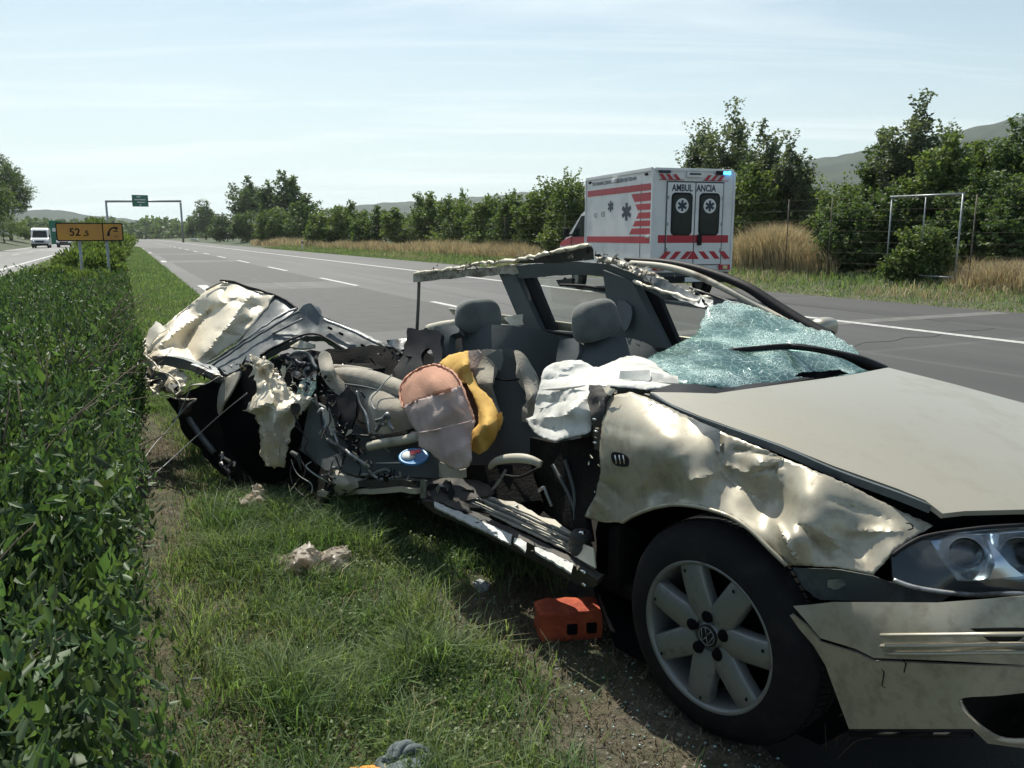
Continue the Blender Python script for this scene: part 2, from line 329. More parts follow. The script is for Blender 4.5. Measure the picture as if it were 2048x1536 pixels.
def tube(name, pts, rad, m, parent=None, sides=8, n=4, world=False, smooth=True, **kw):
    P = [p if world else wp(p) for p in pts]
    V, F = tube_geo(P, rad, sides, n, **kw); return pymesh(name, V, F, m, parent, smooth=smooth and not kw.get('sq'))
def merge(parts):
    V = []; F = []
    for v, f in parts:
        o = len(V); V += list(v); F += [tuple(i + o for i in t) for t in f]
    return V, F
def lathe(prof, n=48, axis='y'):
    """profile of (radius, axial) revolved; returns V,F"""
    V = []; F = []; k = len(prof)
    for i in range(n):
        a = 2 * math.pi * i / n
        for r, h in prof: V.append({'y': (r * math.cos(a), h, r * math.sin(a)), 'z': (r * math.cos(a), r * math.sin(a), h)}[axis])
    for i in range(n):
        for j in range(k - 1):
            F.append((i * k + j, ((i + 1) % n) * k + j, ((i + 1) % n) * k + j + 1, i * k + j + 1))
    return V, F
def inpoly(X, Y, P):
    ins = np.zeros(len(X), bool); n = len(P); j = n - 1
    for i in range(n):
        xi, yi = P[i]; xj, yj = P[j]
        c = ((yi > Y) != (yj > Y)) & (X < (xj - xi) * (Y - yi) / (yj - yi + 1e-12) + xi); ins ^= c; j = i
    return ins
def tps(K):
    """thin plate through 1/depth, exact on planes"""
    K = np.asarray(K, float); xy = K[:, :2] / 300.0; val = 1.0 / K[:, 2]; n = len(K)
    def U(r2): return np.where(r2 > 1e-12, r2 * np.log(r2 + 1e-12), 0)
    D = ((xy[:, None] - xy[None]) ** 2).sum(-1); A = np.zeros((n + 3, n + 3)); A[:n, :n] = U(D) + np.eye(n) * 1e-4
    A[:n, n] = 1; A[:n, n + 1:] = xy; A[n, :n] = 1; A[n + 1:, :n] = xy.T
    w = np.linalg.solve(A, np.concatenate([val, [0, 0, 0]]))
    def f(X):
        X = np.asarray(X, float).reshape(-1, 2) / 300.0; D = ((X[:, None] - xy[None]) ** 2).sum(-1)
        return 1.0 / np.clip(U(D) @ w[:n] + w[n] + X @ w[n + 1:], 1 / 30, 1 / 0.5)
    return f
def sheet(name, outline, m, parent=None, inner=(), res=14, crump=0.0, cs=6.0, jag=0.0, thick=0.004, smooth=True, curve=0, ridge=0.0, rs=5.0, holes=(), aniso=(1, 1, 1), off=1, fold=0.0, ff=4.0, surf=None, creases=()):
    """a real bent sheet with thickness through traced outline points, each with its own depth"""
    O = [sp(p) for p in outline]; I = [sp(p) for p in inner]
    fd = tps(O + I)
    P = np.array([o[:2] for o in O])
    if curve: P = catmull(P, curve, True)
    def dens(P):
        out = []
        for i in range(len(P)):
            a = P[i]; b = P[(i + 1) % len(P)]; k = max(1, int(np.linalg.norm(b - a) / res))
            for j in range(k): out.append(a + (b - a) * j / k)
        return np.array(out)
    R = dens(P); rr = random.Random(len(name) * 31 + int(P[0, 0]))
    if jag:
        R = R + np.array([[rr.uniform(-jag, jag), rr.uniform(-jag, jag)] for _ in R])
    x0, y0 = R.min(0); x1, y1 = R.max(0)
    gx, gy = np.meshgrid(np.arange(x0 + res / 2, x1, res), np.arange(y0 + res / 2, y1, res)); gx = gx.ravel(); gy = gy.ravel()
    gx = gx + np.array([rr.uniform(-.25, .25) * res for _ in gx]); gy = gy + np.array([rr.uniform(-.25, .25) * res for _ in gy])
    k = inpoly(gx, gy, R)
    dmin = np.array([np.min(np.hypot(R[:, 0] - a, R[:, 1] - b)) for a, b in zip(gx, gy)]) if len(gx) else np.array([])
    k &= dmin > res * 0.55
    HR = []
    for h in holes:
        hp = dens(catmull(np.array(h, float), 4, True)); k &= ~inpoly(gx, gy, hp)
        k &= np.array([np.min(np.hypot(hp[:, 0] - a, hp[:, 1] - b)) for a, b in zip(gx, gy)]) > res * 0.5
        HR.append(hp)
    G = np.column_stack([gx[k], gy[k]])
    allp = [Vector(p) for p in R]; ed = [(i, (i + 1) % len(R)) for i in range(len(R))]
    for hp in HR:
        s = len(allp); allp += [Vector(p) for p in hp]; ed += [(s + i, s + (i + 1) % len(hp)) for i in range(len(hp))]
    allp += [Vector(p) for p in G]
    vs, es, fs, *_ = delaunay_2d_cdt(allp, ed, [], 0, 1e-4)
    XY = np.array([(v.x, v.y) for v in vs]); keep = []
    cen = np.array([XY[list(f)].mean(0) for f in fs]); ok = inpoly(cen[:, 0], cen[:, 1], R)
    for hp in HR: ok &= ~inpoly(cen[:, 0], cen[:, 1], hp)
    fs = [f for f, o in zip(fs, ok) if o]
    d = fd(XY); V = []
    if surf:
        for i_, (x, y) in enumerate(XY):
            w_ = .88
            for _ in range(14):
                e_ = q(x, y, dw(x, y, w_)) - CO; w_ = 0.5 * w_ + 0.5 * surf(float(e_ @ CU), float(e_ @ CV))
            d[i_] = dw(x, y, w_)
    for (x, y), dd in zip(XY, d):
        p = q(x, y, dd); pa = p * np.array(aniso)
        if crump: dd += crump * noise.noise(Vector(pa * cs)) + crump * 0.4 * noise.noise(Vector(pa * cs * 2.7))
        if ridge: dd += ridge * (abs(noise.noise(Vector(pa * rs) + Vector((3, 9, 1)))) * 2 - 0.5)
        for (ax0, ay0, ax1, ay1, ch, cw) in creases:
            vx, vy = ax1 - ax0, ay1 - ay0; tt_ = ((x - ax0) * vx + (y - ay0) * vy) / (vx * vx + vy * vy); tc_ = min(1, max(0, tt_)); ds = math.hypot(x - ax0 - vx * tc_ + 4 * noise.noise(Vector((x * .018, y * .018, 1))), y - ay0 - vy * tc_)
            if ds < cw * 4: dd += ch * math.exp(-ds / cw) * (math.sin(math.pi * min(1, max(0, .15 + .7 * tc_))) ** .5)
        if fold:
            wv = noise.noise_vector(Vector(p) * 1.7)
            for k_, (ax, ay, az_) in enumerate(((.9, .2, .5), (-.3, .5, .8), (.6, -.6, .4))):
                f_ = (p[0] * ax + p[1] * ay + p[2] * az_) * ff * (1 + .6 * k_) + wv[k_] * 1.6 + .37 * k_; f_ -= math.floor(f_)
                dd += fold / (1 + .7 * k_) * (abs(f_ - .5) * 2 - .5)
        V.append(q(x, y, dd))
    o = pymesh(name, V, fs, m, parent, smooth)
    bm = bmesh.new(); bm.from_mesh(o.data); bmesh.ops.delete(bm, geom=[v for v in bm.verts if not v.link_faces], context='VERTS'); bmesh.ops.recalc_face_normals(bm, faces=bm.faces)
    n = Vector((0, 0, 0))
    for f in bm.faces: n += f.normal * f.calc_area()
    c0 = Vector(q(float(XY[:, 0].mean()), float(XY[:, 1].mean()), 1.0)) - Vector(C0)
    if n.dot(c0) > 0: bmesh.ops.reverse_faces(bm, faces=bm.faces)
    bm.to_mesh(o.data); bm.free()
    if smooth: o.data.polygons.foreach_set('use_smooth', [True] * len(o.data.polygons))
    if fold or creases: o.data.set_sharp_from_angle(angle=math.radians(24))
    if thick:
        md = o.modifiers.new('thickness', 'SOLIDIFY'); md.thickness = thick; md.offset = -1
        if not fold: es_ = o.modifiers.new('hard_rim', 'EDGE_SPLIT'); es_.split_angle = math.radians(50)
    return o
def sgn(a, e): return math.copysign(abs(a) ** e, a)
def pillow(name, c, size, R, m, parent=None, e=0.45, e2=0.6, nu=20, nv=12, lump=0.0, world=True, taper=0.0):
    V = []; F = []
    for j in range(nv + 1):
        ph = -math.pi / 2 + math.pi * j / nv
        for i in range(nu):
            th = 2 * math.pi * i / nu
            x = sgn(math.cos(ph), e2) * sgn(math.cos(th), e); y = sgn(math.cos(ph), e2) * sgn(math.sin(th), e); z = sgn(math.sin(ph), e2)
            k = 1 - taper * z
            p = Vector((x * size[0] / 2 * k, y * size[1] / 2 * k, z * size[2] / 2))
            if lump: p += noise.noise_vector(p * 7 + Vector(c)) * lump
            V.append(Vector(c) + R @ p)
    for j in range(nv):
        for i in range(nu): F.append((j * nu + i, j * nu + (i + 1) % nu, (j + 1) * nu + (i + 1) % nu, (j + 1) * nu + i))
    return pymesh(name, V, F, m, parent, smooth=True)
RC = Matrix((tuple(CU), tuple(CV), tuple(CW))).transposed()   # car frame: x=front y=left z=up
def text(name, s, size, m, parent, loc, rot, ext=0.004, align='LEFT', sx=1.0, bold=0.0):
    cu = bpy.data.curves.new(name, 'FONT'); cu.body = s; cu.size = size; cu.extrude = ext; cu.align_x = align; cu.offset = bold; cu.resolution_u = 3
    o = bpy.data.objects.new(name, cu); COL.objects.link(o)
    dg = bpy.context.evaluated_depsgraph_get(); me = bpy.data.meshes.new_from_object(o.evaluated_get(dg)); bpy.data.objects.remove(o)
    r = link(name, me, m, parent, loc, rot); r.scale = (sx, 1, 1); return r
# ============================================================ SETTING
RZ = -0.12
def sm(a, b, x): x = np.clip((x - a) / (b - a), 0, 1); return x * x * (3 - 2 * x)
def vnoise(x, y, sc, seed=0):
    """cheap smooth value noise 0..1"""
    x = np.asarray(x, float) * sc + seed * 17.3; y = np.asarray(y, float) * sc + seed * 5.7
    xi = np.floor(x).astype(int); yi = np.floor(y).astype(int); fx = x - xi; fy = y - yi; fx = fx * fx * (3 - 2 * fx); fy = fy * fy * (3 - 2 * fy)
    def h(a, b):
        n = (a * 374761393 + b * 668265263 + seed * 1442695) & 0x7fffffff; n = ((n ^ (n >> 13)) * 1274126177) & 0x7fffffff
        return ((n ^ (n >> 16)) & 0xffff) / 65535.0
    return (h(xi, yi) * (1 - fx) + h(xi + 1, yi) * fx) * (1 - fy) + (h(xi, yi + 1) * (1 - fx) + h(xi + 1, yi + 1) * fx) * fy
def gz(s, t):
    s = np.asarray(s, float); t = np.asarray(t, float)
    z = -0.16 + 0.16 * (1 - sm(1.35, 1.75, t)) * sm(-4.6, -3.6, t)
    z = z + 0.06 * sm(15.9, 16.4, t) + 0.35 * sm(17, 24, t) + 0.08 * sm(-11.4, -12, t) + 1.2 * sm(-13, -20, -np.abs(t)) * 0
    z = z + 0.9 * sm(12.5, 18, -t)
    z = z + np.where((t < 1.3) & (t > -4), 0.03 * (vnoise(s, t, 1.6, 3) - 0.5), 0)
    return z
def st(x, y): return x * RD[0] + y * RD[1], x * RN[0] + y * RN[1]
# ---- ground sheet (non-uniform grid in road coordinates)
def axis_(lo, hi, fine_lo, fine_hi, fine, g=1.18):
    a = list(np.arange(fine_lo, fine_hi, fine)); st_ = fine
    while a[-1] < hi: st_ *= g; a.append(a[-1] + st_)
    st_ = fine
    while a[0] > lo: st_ *= g; a.insert(0, a[0] - st_)
    return np.array(a)
A = axis_(-250, 1900, -1.0, 12.0, 0.12); B = axis_(-1500, 1500, -2.0, 2.2, 0.08, 1.10)
S_, T_ = np.meshgrid(A, B, indexing='ij'); Z_ = gz(S_, T_)
V = np.stack([RD[0] * S_ + RN[0] * T_, RD[1] * S_ + RN[1] * T_, Z_], -1).reshape(-1, 3)
na, nb = len(A), len(B); ii, jj = np.meshgrid(np.arange(na - 1), np.arange(nb - 1), indexing='ij'); k = (ii * nb + jj).ravel()
F = np.stack([k, k + 1, k + nb + 1, k + nb], 1)
def ground_mat():
    m = bpy.data.materials.new('soil_and_turf'); m.use_nodes = True; nt = m.node_tree; L = nt.links; b = nt.nodes['Principled BSDF']; b.inputs['Roughness'].default_value = 0.95
    t = N(nt, 'ShaderNodeTexCoord'); vec = t.outputs['Object']
    def nz_(s, d=6, r=0.6):
        n = N(nt, 'ShaderNodeTexNoise'); n.inputs['Scale'].default_value = s; n.inputs['Detail'].default_value = d; n.inputs['Roughness'].default_value = r; L.new(vec, n.inputs[0]); return n.outputs[0]
    def mixc(f, a, c, lo, hi):
        r = N(nt, 'ShaderNodeMapRange'); r.inputs[1].default_value = lo; r.inputs[2].default_value = hi; L.new(f, r.inputs[0])
        x = N(nt, 'ShaderNodeMix', data_type='RGBA'); L.new(r.outputs[0], x.inputs[0])
        for i, v in ((6, a), (7, c)):
            if isinstance(v, tuple): x.inputs[i].default_value = (*v, 1)
            else: L.new(v, x.inputs[i])
        return x.outputs[2]
    soil = mixc(nz_(22, 8, 0.7), (0.07, 0.058, 0.042), (0.21, 0.18, 0.14), 0.42, 0.66)
    turf = mixc(nz_(9, 6), (0.05, 0.066, 0.026), (0.11, 0.098, 0.05), 0.4, 0.65)
    c = mixc(nz_(1.1, 4), soil, turf, 0.38, 0.55)
    far = mixc(nz_(0.004, 4), (0.045, 0.065, 0.028), (0.12, 0.11, 0.055), 0.45, 0.6)
    g = N(nt, 'ShaderNodeVectorMath', operation='LENGTH'); L.new(vec, g.inputs[0])
    c = mixc(g.outputs['Value'], c, far, 40, 160)
    L.new(c, b.inputs['Base Color'])
    bp = N(nt, 'ShaderNodeBump'); bp.inputs['Strength'].default_value = 0.9; bp.inputs['Distance'].default_value = 0.02; L.new(nz_(45, 8, 0.75), bp.inputs['Height']); L.new(bp.outputs[0], b.inputs['Normal'])
    return m
tag(npmesh('ground', V, F, ground_mat(), smooth=True), kind='structure')
# ---- roads
def asphalt(name, base, dark, spec_seed):
    m = bpy.data.materials.new(name); m.use_nodes = True; nt = m.node_tree; L = nt.links; b = nt.nodes['Principled BSDF']
    t = N(nt, 'ShaderNodeTexCoord'); vec = t.outputs['Object']; sx_ = N(nt, 'ShaderNodeSeparateXYZ'); L.new(vec, sx_.inputs[0])
    def nz_(s, d=5, sc=(1, 1, 1), r=0.55):
        mpn = N(nt, 'ShaderNodeMapping'); mpn.inputs['Scale'].default_value = sc; L.new(vec, mpn.inputs[0])
        n = N(nt, 'ShaderNodeTexNoise'); n.inputs['Scale'].default_value = s; n.inputs['Detail'].default_value = d; n.inputs['Roughness'].default_value = r; L.new(mpn.outputs[0], n.inputs[0]); return n.outputs[0]
    def mr(f, lo, hi, a=0., c=1.):
        r = N(nt, 'ShaderNodeMapRange'); r.inputs[1].default_value = lo; r.inputs[2].default_value = hi; r.inputs[3].default_value = a; r.inputs[4].default_value = c; L.new(f, r.inputs[0]); return r.outputs[0]
    def mixc(f, a, c):
        x = N(nt, 'ShaderNodeMix', data_type='RGBA'); L.new(f, x.inputs[0])
        for i, v in ((6, a), (7, c)):
            if isinstance(v, tuple): x.inputs[i].default_value = (*v, 1)
            else: L.new(v, x.inputs[i])
        return x.outputs[2]
    c = mixc(mr(nz_(0.9, 6, (1.0, 0.06, 1)), 0.35, 0.65), base, tuple(v * 0.62 for v in base))      # lengthwise wear streaks
    # resurfaced dark patches in the left lane, light seams across (local x = across the road, y = along)
    br = N(nt, 'ShaderNodeTexBrick'); br.inputs['Scale'].default_value = 1; br.offset = 0.5
    mp2 = N(nt, 'ShaderNodeMapping'); mp2.inputs['Rotation'].default_value = (0, 0, math.pi / 2); L.new(vec, mp2.inputs[0]); L.new(mp2.outputs[0], br.inputs[0])
    br.inputs['Brick Width'].default_value = 15.0; br.inputs['Row Height'].default_value = 4.4; br.inputs['Mortar Size'].default_value = 0.10; br.inputs['Mortar Smooth'].default_value = 0.6
    br.inputs['Color1'].default_value = (0.75, 0.75, 0.75, 1); br.inputs['Color2'].default_value = (1.1, 1.1, 1.1, 1); br.inputs['Mortar'].default_value = (1.5, 1.5, 1.48, 1)
    x = N(nt, 'ShaderNodeMix', data_type='RGBA', blend_type='MULTIPLY'); x.inputs[0].default_value = 0.9; L.new(c, x.inputs[6]); L.new(br.outputs[0], x.inputs[7]); c = x.outputs[2]
    # oil-dark wheel tracks
    w = N(nt, 'ShaderNodeMath', operation='SINE'); mm = N(nt, 'ShaderNodeMath', operation='MULTIPLY'); mm.inputs[1].default_value = 2.9; L.new(sx_.outputs[0], mm.inputs[0]); L.new(mm.outputs[0], w.inputs[0])
    tr = N(nt, 'ShaderNodeMath', operation='MULTIPLY'); L.new(mr(w.outputs[0], 0.1, 0.9, 0, 0.5), tr.inputs[0]); L.new(mr(nz_(0.5, 4, (1, 0.1, 1)), 0.4, 0.6), tr.inputs[1])
    c = mixc(tr.outputs[0], c, tuple(v * 0.55 for v in base))
    g = nz_(90, 3, r=0.8); c2 = N(nt, 'ShaderNodeMix', data_type='RGBA', blend_type='MULTIPLY'); c2.inputs[0].default_value = 1
    gm = N(nt, 'ShaderNodeCombineColor'); v = mr(g, 0.3, 0.7, 0.75, 1.3)
    for i in range(3): L.new(v, gm.inputs[i])
    L.new(c, c2.inputs[6]); L.new(gm.outputs[0], c2.inputs[7]); L.new(c2.outputs[2], b.inputs['Base Color'])
    b.inputs['Roughness'].default_value = 0.68; b.inputs['Specular IOR Level'].default_value = 0.55
    bp = N(nt, 'ShaderNodeBump'); bp.inputs['Strength'].default_value = 0.5; bp.inputs['Distance'].default_value = 0.006; L.new(g, bp.inputs['Height']); L.new(bp.outputs[0], b.inputs['Normal'])
    return m
def strip(name, t0, t1, s0, s1, z, m, parent=None, ns=1):
    """object whose local x runs across and y along the road"""
    V = []; F = []
    for i in range(ns + 1):
        s = s0 + (s1 - s0) * i / ns; V += [(t0, s, 0), (t1, s, 0)]
    for i in range(ns): F.append((2 * i, 2 * i + 1, 2 * i + 3, 2 * i + 2))
    o = pymesh(name, V, F, m, parent); 
    if parent is None: o.rotation_euler = (0, 0, -RAZ); o.location = (0, 0, z)
    else: o.location = (0, 0, z)
    return o
asp = asphalt('worn_asphalt', (0.050, 0.050, 0.047), None, 1)
asp2 = asphalt('pale_asphalt', (0.15, 0.15, 0.145), None, 2)
r1 = tag(strip('road', 1.45, 16.05, -60, 620, RZ, asp, ns=20), kind='structure', label='near two lane carriageway with wide hard shoulder')
r2 = tag(strip('opposite_carriageway', -11.6, -4.3, -60, 620, RZ, asp2, ns=20), kind='structure', label='opposite carriageway beyond the hedge')
linem = mat('road_marking_paint', (0.46, 0.46, 0.44), 0.6, col2=(0.25, 0.25, 0.24), nscale=9, ndet=9, lo=0.48, hi=0.70)
strip('edge_line', 11.52, 11.74, -60, 600, 0.004, linem, r1, 10)
for s in np.arange(-20, 240, 26.9 / 2 * 1.0):
    pass
def stz(x, y, z): 
    P = q(x, y, dw(x, y, z)); return st(P[0], P[1])
d1 = stz(323, 523, RZ)[0]; d2 = stz(400, 576, RZ)[0]; stp = d1 - d2
s = d2
while s < 420:
    strip('edge_dash', 1.98, 2.26, s - 1.4, s + 1.4, 0.004, linem, r1); s += stp / 2 if False else stp
darkasp = mat('resurfaced_asphalt', (0.031, 0.031, 0.029), 0.75, col2=(0.042, 0.042, 0.039), nscale=2.5, ndet=9, bump=.4, bscale=90); palej = mat('pale_joint_asphalt', (0.125, 0.122, 0.115), 0.8, col2=(0.09, 0.088, 0.083), nscale=4, ndet=9)
for a_, b_, ta, tb in ((d2 + 2.0, d1 - 2.5, 2.45, 6.25), (d1 + 1.5, d1 + 19, 2.45, 6.2), (d2 - 13, d2 - 1.5, 2.5, 6.3), (d1 + 24, d1 + 60, 2.45, 6.2)):
    strip('asphalt_patch', ta, tb, a_, b_, 0.0015, darkasp, r1)
for a_, w_ in ((d2 - .6, .5), (d1 - .4, .5), (d1 + 21, .8), (d2 - 15.5, .45)): strip('asphalt_joint', 1.6, 15.9, a_, a_ + w_, 0.0025, palej, r1)
s = stz(940, 622, RZ)[0] - 36
while s < 420:
    strip('lane_dash', 6.38, 6.54, s - 2.6, s + 2.6, 0.004, linem, r1); s += 12.0
strip('edge_line', -5.25, -5.05, -60, 600, 0.004, linem, r2, 10); strip('edge_line', -11.2, -11.0, -60, 600, 0.004, linem, r2, 10)
for s in np.arange(-8, 300, 12.0): strip('lane_dash', -8.2, -8.05, s, s + 5, 0.004, linem, r2)
# sealed cracks wandering along and across the lanes
for (s0, t0, ds, dt, n_) in ((11, 7.4, 1.6, .04, 22), (8, 9.1, .15, .5, 9), (17, 4.6, 1.8, -.03, 20), (24, 7.9, 2.2, .05, 24), (13.5, 12.4, .5, .3, 10), (9.5, 13.2, 1.3, .06, 18), (33, 2.9, .2, .45, 20)):
    V = []; F = []; r_ = random.Random(int(s0 * 10))
    for i in range(n_):
        s_ = s0 + ds * i * .5 + r_.uniform(-.12, .12); t_ = t0 + dt * i + r_.uniform(-.07, .07); w_ = r_.uniform(.008, .022); V += [(t_ - w_, s_ - (w_ if ds < dt else 0), 0), (t_ + w_, s_ + (w_ if ds < dt else 0), 0)]
    for i in range(n_ - 1): F.append((2 * i, 2 * i + 1, 2 * i + 3, 2 * i + 2))
    pymesh('sealed_crack', V, F, mat('crack_bitumen', (.018, .018, .018), .5), r1, loc=(0, 0, .0035))
# ---- hills
def hill(name, prof, D, depth, m, label):
    xs = np.linspace(prof[0][0], prof[-1][0], 260); ys = np.interp(xs, [p[0] for p in prof], [p[1] for p in prof])
    V = []; nr = 26
    for i, (x, y) in enumerate(zip(xs, ys)):
        r = ray(x, HZN); a = math.atan2(r[0], r[1]); H = (HZN - y) / math.hypot(FPX, 0) * D
        for j in range(nr):
            f = j / (nr - 1); R = D + (f - 0.6) * depth
            prf = math.sin(min(1, f / 0.6) * math.pi / 2) if f < 0.6 else math.cos((f - 0.6) / 0.4 * math.pi / 2)
            p = Vector((math.sin(a) * R, math.cos(a) * R, 0)); h = (H + CAM_H) * prf * R / D
            h += prf * (noise.fractal(p * 0.004, 1, 2, 5) * H * 0.10 + noise.noise(p * 0.03) * 5)
            V.append((p.x, p.y, max(-0.9, h) - 0.3))
    F = [(i * nr + j, (i + 1) * nr + j, (i + 1) * nr + j + 1, i * nr + j + 1) for i in range(len(xs) - 1) for j in range(nr - 1)]
    o = pymesh(name, V, F, m, smooth=True); tag(o, label, kind='structure'); return o
hm = mat('wooded_hillside', (0.018, 0.036, 0.026), 1.0, col2=(0.035, 0.055, 0.033), nscale=0.03, ndet=10, lo=0.4, hi=0.6, bump=1.0, bscale=0.05)
hill('hill', [(1480, 400), (1560, 350), (1610, 333), (1700, 320), (1800, 300), (1900, 290), (1990, 278), (2048, 268), (2300, 240), (2700, 260), (3100, 330)], 1300, 700, hm, 'high wooded ridge at the right')
hill('hill', [(560, 448), (650, 428), (720, 417), (800, 410), (870, 407), (940, 395), (1010, 388), (1080, 386), (1180, 392), (1300, 404), (1450, 430)], 1650, 700, hm, 'low far ridge above the roadside bushes')
hill('hill', [(-900, 420), (-400, 400), (-100, 430), (60, 428), (120, 430), (200, 436), (300, 444), (420, 452), (560, 460)], 1500, 600, hm, 'low wooded rise beyond the left carriageway')
# ============================================================ LEAVES
def rot_basis(n):
    """random orthonormal frames"""
    a = rng.normal(size=(n, 3)); a /= np.linalg.norm(a, axis=1)[:, None]; b = rng.normal(size=(n, 3)); c = np.cross(a, b); c /= np.linalg.norm(c, axis=1)[:, None]
    return a, c
def diamonds(P, D, Nn, ln, wd, fold=0.25):
    """two-triangle folded leaves at P, along D, across Nn"""
    n = len(P); ln = np.asarray(ln).reshape(-1, 1) * np.ones((n, 1)); wd = np.asarray(wd).reshape(-1, 1) * np.ones((n, 1))
    up = np.cross(D, Nn)
    b = P; t = P + D * ln; l = P + D * ln * 0.45 + Nn * wd * 0.5 + up * wd * fold; r = P + D * ln * 0.45 - Nn * wd * 0.5 + up * wd * fold
    V = np.stack([b, l, t, r], 1).reshape(-1, 3); k = np.arange(n)[:, None] * 4
    return V, np.concatenate([k + [0, 1, 2], k + [0, 2, 3]], 1).reshape(-1, 3)
def tree(name, px, t, top, hw, label, cat, group, kind='leaf_tree', shrub=True, n=3000, leaf=0.16, base=0.0, spike=0.0, clumps=26, dens=1.0, squash=1.0, s=None):
    az = math.atan2(ray(px, HZN)[0], ray(px, HZN)[1]); rel = az - RAZ
    if s is None: dist = t / math.sin(rel)
    else: dist = s
    x, y = math.sin(az) * dist, math.cos(az) * dist; ss, tt = st(x, y); z0 = float(gz(ss, tt))
    H = CAM_H + (HZN - top) / FPX * y * 1.0 - z0; R = hw / FPX * y
    root = thing(name, label, cat, (x, y, z0), random.uniform(0, 6.28), group)
    seed = int(abs(px) * 7 + top); r_ = np.random.default_rng(seed)
    # clump centres in an uneven egg
    lo = base * H; cc = []
    while len(cc) < clumps:
        p = r_.uniform(-1, 1, 3)
        if np.linalg.norm(p) < 1 and np.linalg.norm(p) > 0.25: cc.append(p)
    cc = np.array(cc); cz = (lo + H) / 2; hz = (H - lo) / 2
    if shrub: cc[:, 2] = np.linspace(-0.95, 0.9, clumps); cc[:, :2] /= (np.linalg.norm(cc[:, :2], axis=1)[:, None] + .3); cc[:, :2] *= (1.0 - 0.35 * np.clip(cc[:, 2:], 0, 1)) * r_.uniform(.7, 1.15, (clumps, 1))
    C_ = np.column_stack([cc[:, 0] * R * 0.75, cc[:, 1] * R * 0.75 * squash, cz + cc[:, 2] * hz * 0.80 * r_.uniform(.75, 1.0, clumps)])
    top_i = np.argmax(C_[:, 2]); C_[top_i] = (C_[top_i, 0] * 0.4, C_[top_i, 1] * 0.4, lo + 2 * hz * 0.88)
    cr_ = r_.uniform(0.30, 0.52, clumps) * min(R, hz * 1.1)
    w = cr_ ** 2; w /= w.sum(); ci = r_.choice(clumps, n, p=w)
    d = r_.normal(size=(n, 3)); d /= np.linalg.norm(d, axis=1)[:, None]; rr = r_.uniform(0.35, 1.0, n) ** 0.6
    P = C_[ci] + d * (cr_[ci] * rr)[:, None] * np.array([1, 1, 0.8])
    if spike:
        m = int(n * 0.4); ns = max(20, m // 16); si = r_.choice(clumps, ns); so_ = r_.normal(size=(ns, 3)); so_[:, 2] = np.abs(so_[:, 2]) + 1.0; so_ /= np.linalg.norm(so_, axis=1)[:, None]
        out = C_[si] - np.array([0, 0, cz]); out /= np.linalg.norm(out, axis=1)[:, None] + 1e-6; so_ = so_ + 0.9 * out; so_ /= np.linalg.norm(so_, axis=1)[:, None]
        k = r_.integers(0, ns, m); f = r_.uniform(0.2, 1, m); L_ = cr_[si[k]] * (1 + spike * 1.6)
        P[:m] = C_[si[k]] + so_[k] * (f * L_)[:, None] + r_.normal(size=(m, 3)) * 0.035 * R * (1.3 - f)[:, None]
    P[:, 2] = np.maximum(P[:, 2], 0.03)
    D = r_.normal(size=(n, 3)); D[:, 2] *= 0.6; D /= np.linalg.norm(D, axis=1)[:, None]; Q = r_.normal(size=(n, 3)); Nn = np.cross(D, Q); Nn /= np.linalg.norm(Nn, axis=1)[:, None]
    ln = leaf * r_.uniform(0.6, 1.4, n)
    V, F = diamonds(P, D, Nn, ln, ln * 0.62)
    npmesh('crown', V, F, M[kind], root)
    # trunk and limbs
    parts = []
    th = lo + hz * 0.9; w0 = 0.05 + 0.018 * H
    parts.append(tube_geo([(0, 0, -0.1), (0.03 * R, 0.02 * R, th * 0.5), (-0.02 * R, 0, th)], [w0, w0 * 0.75, w0 * 0.45], 7, 3))
    for i in range(min(9, clumps)):
        z = th * (0.25 + 0.08 * i) if shrub else max(lo * 0.8, th * 0.4) + (th * 0.5) * i / 9
        e = C_[i]; parts.append(tube_geo([(0, 0, min(z, th)), tuple(np.array([e[0] * 0.5, e[1] * 0.5, (z + e[2]) / 2 + 0.1])), tuple(e)], [w0 * 0.45, w0 * 0.3, w0 * 0.1], 5, 2))
    V, F = merge(parts); pymesh('trunk', V, F, M['bark'], root, smooth=True)
    return root
g1 = 'trees and bushes along the right verge'
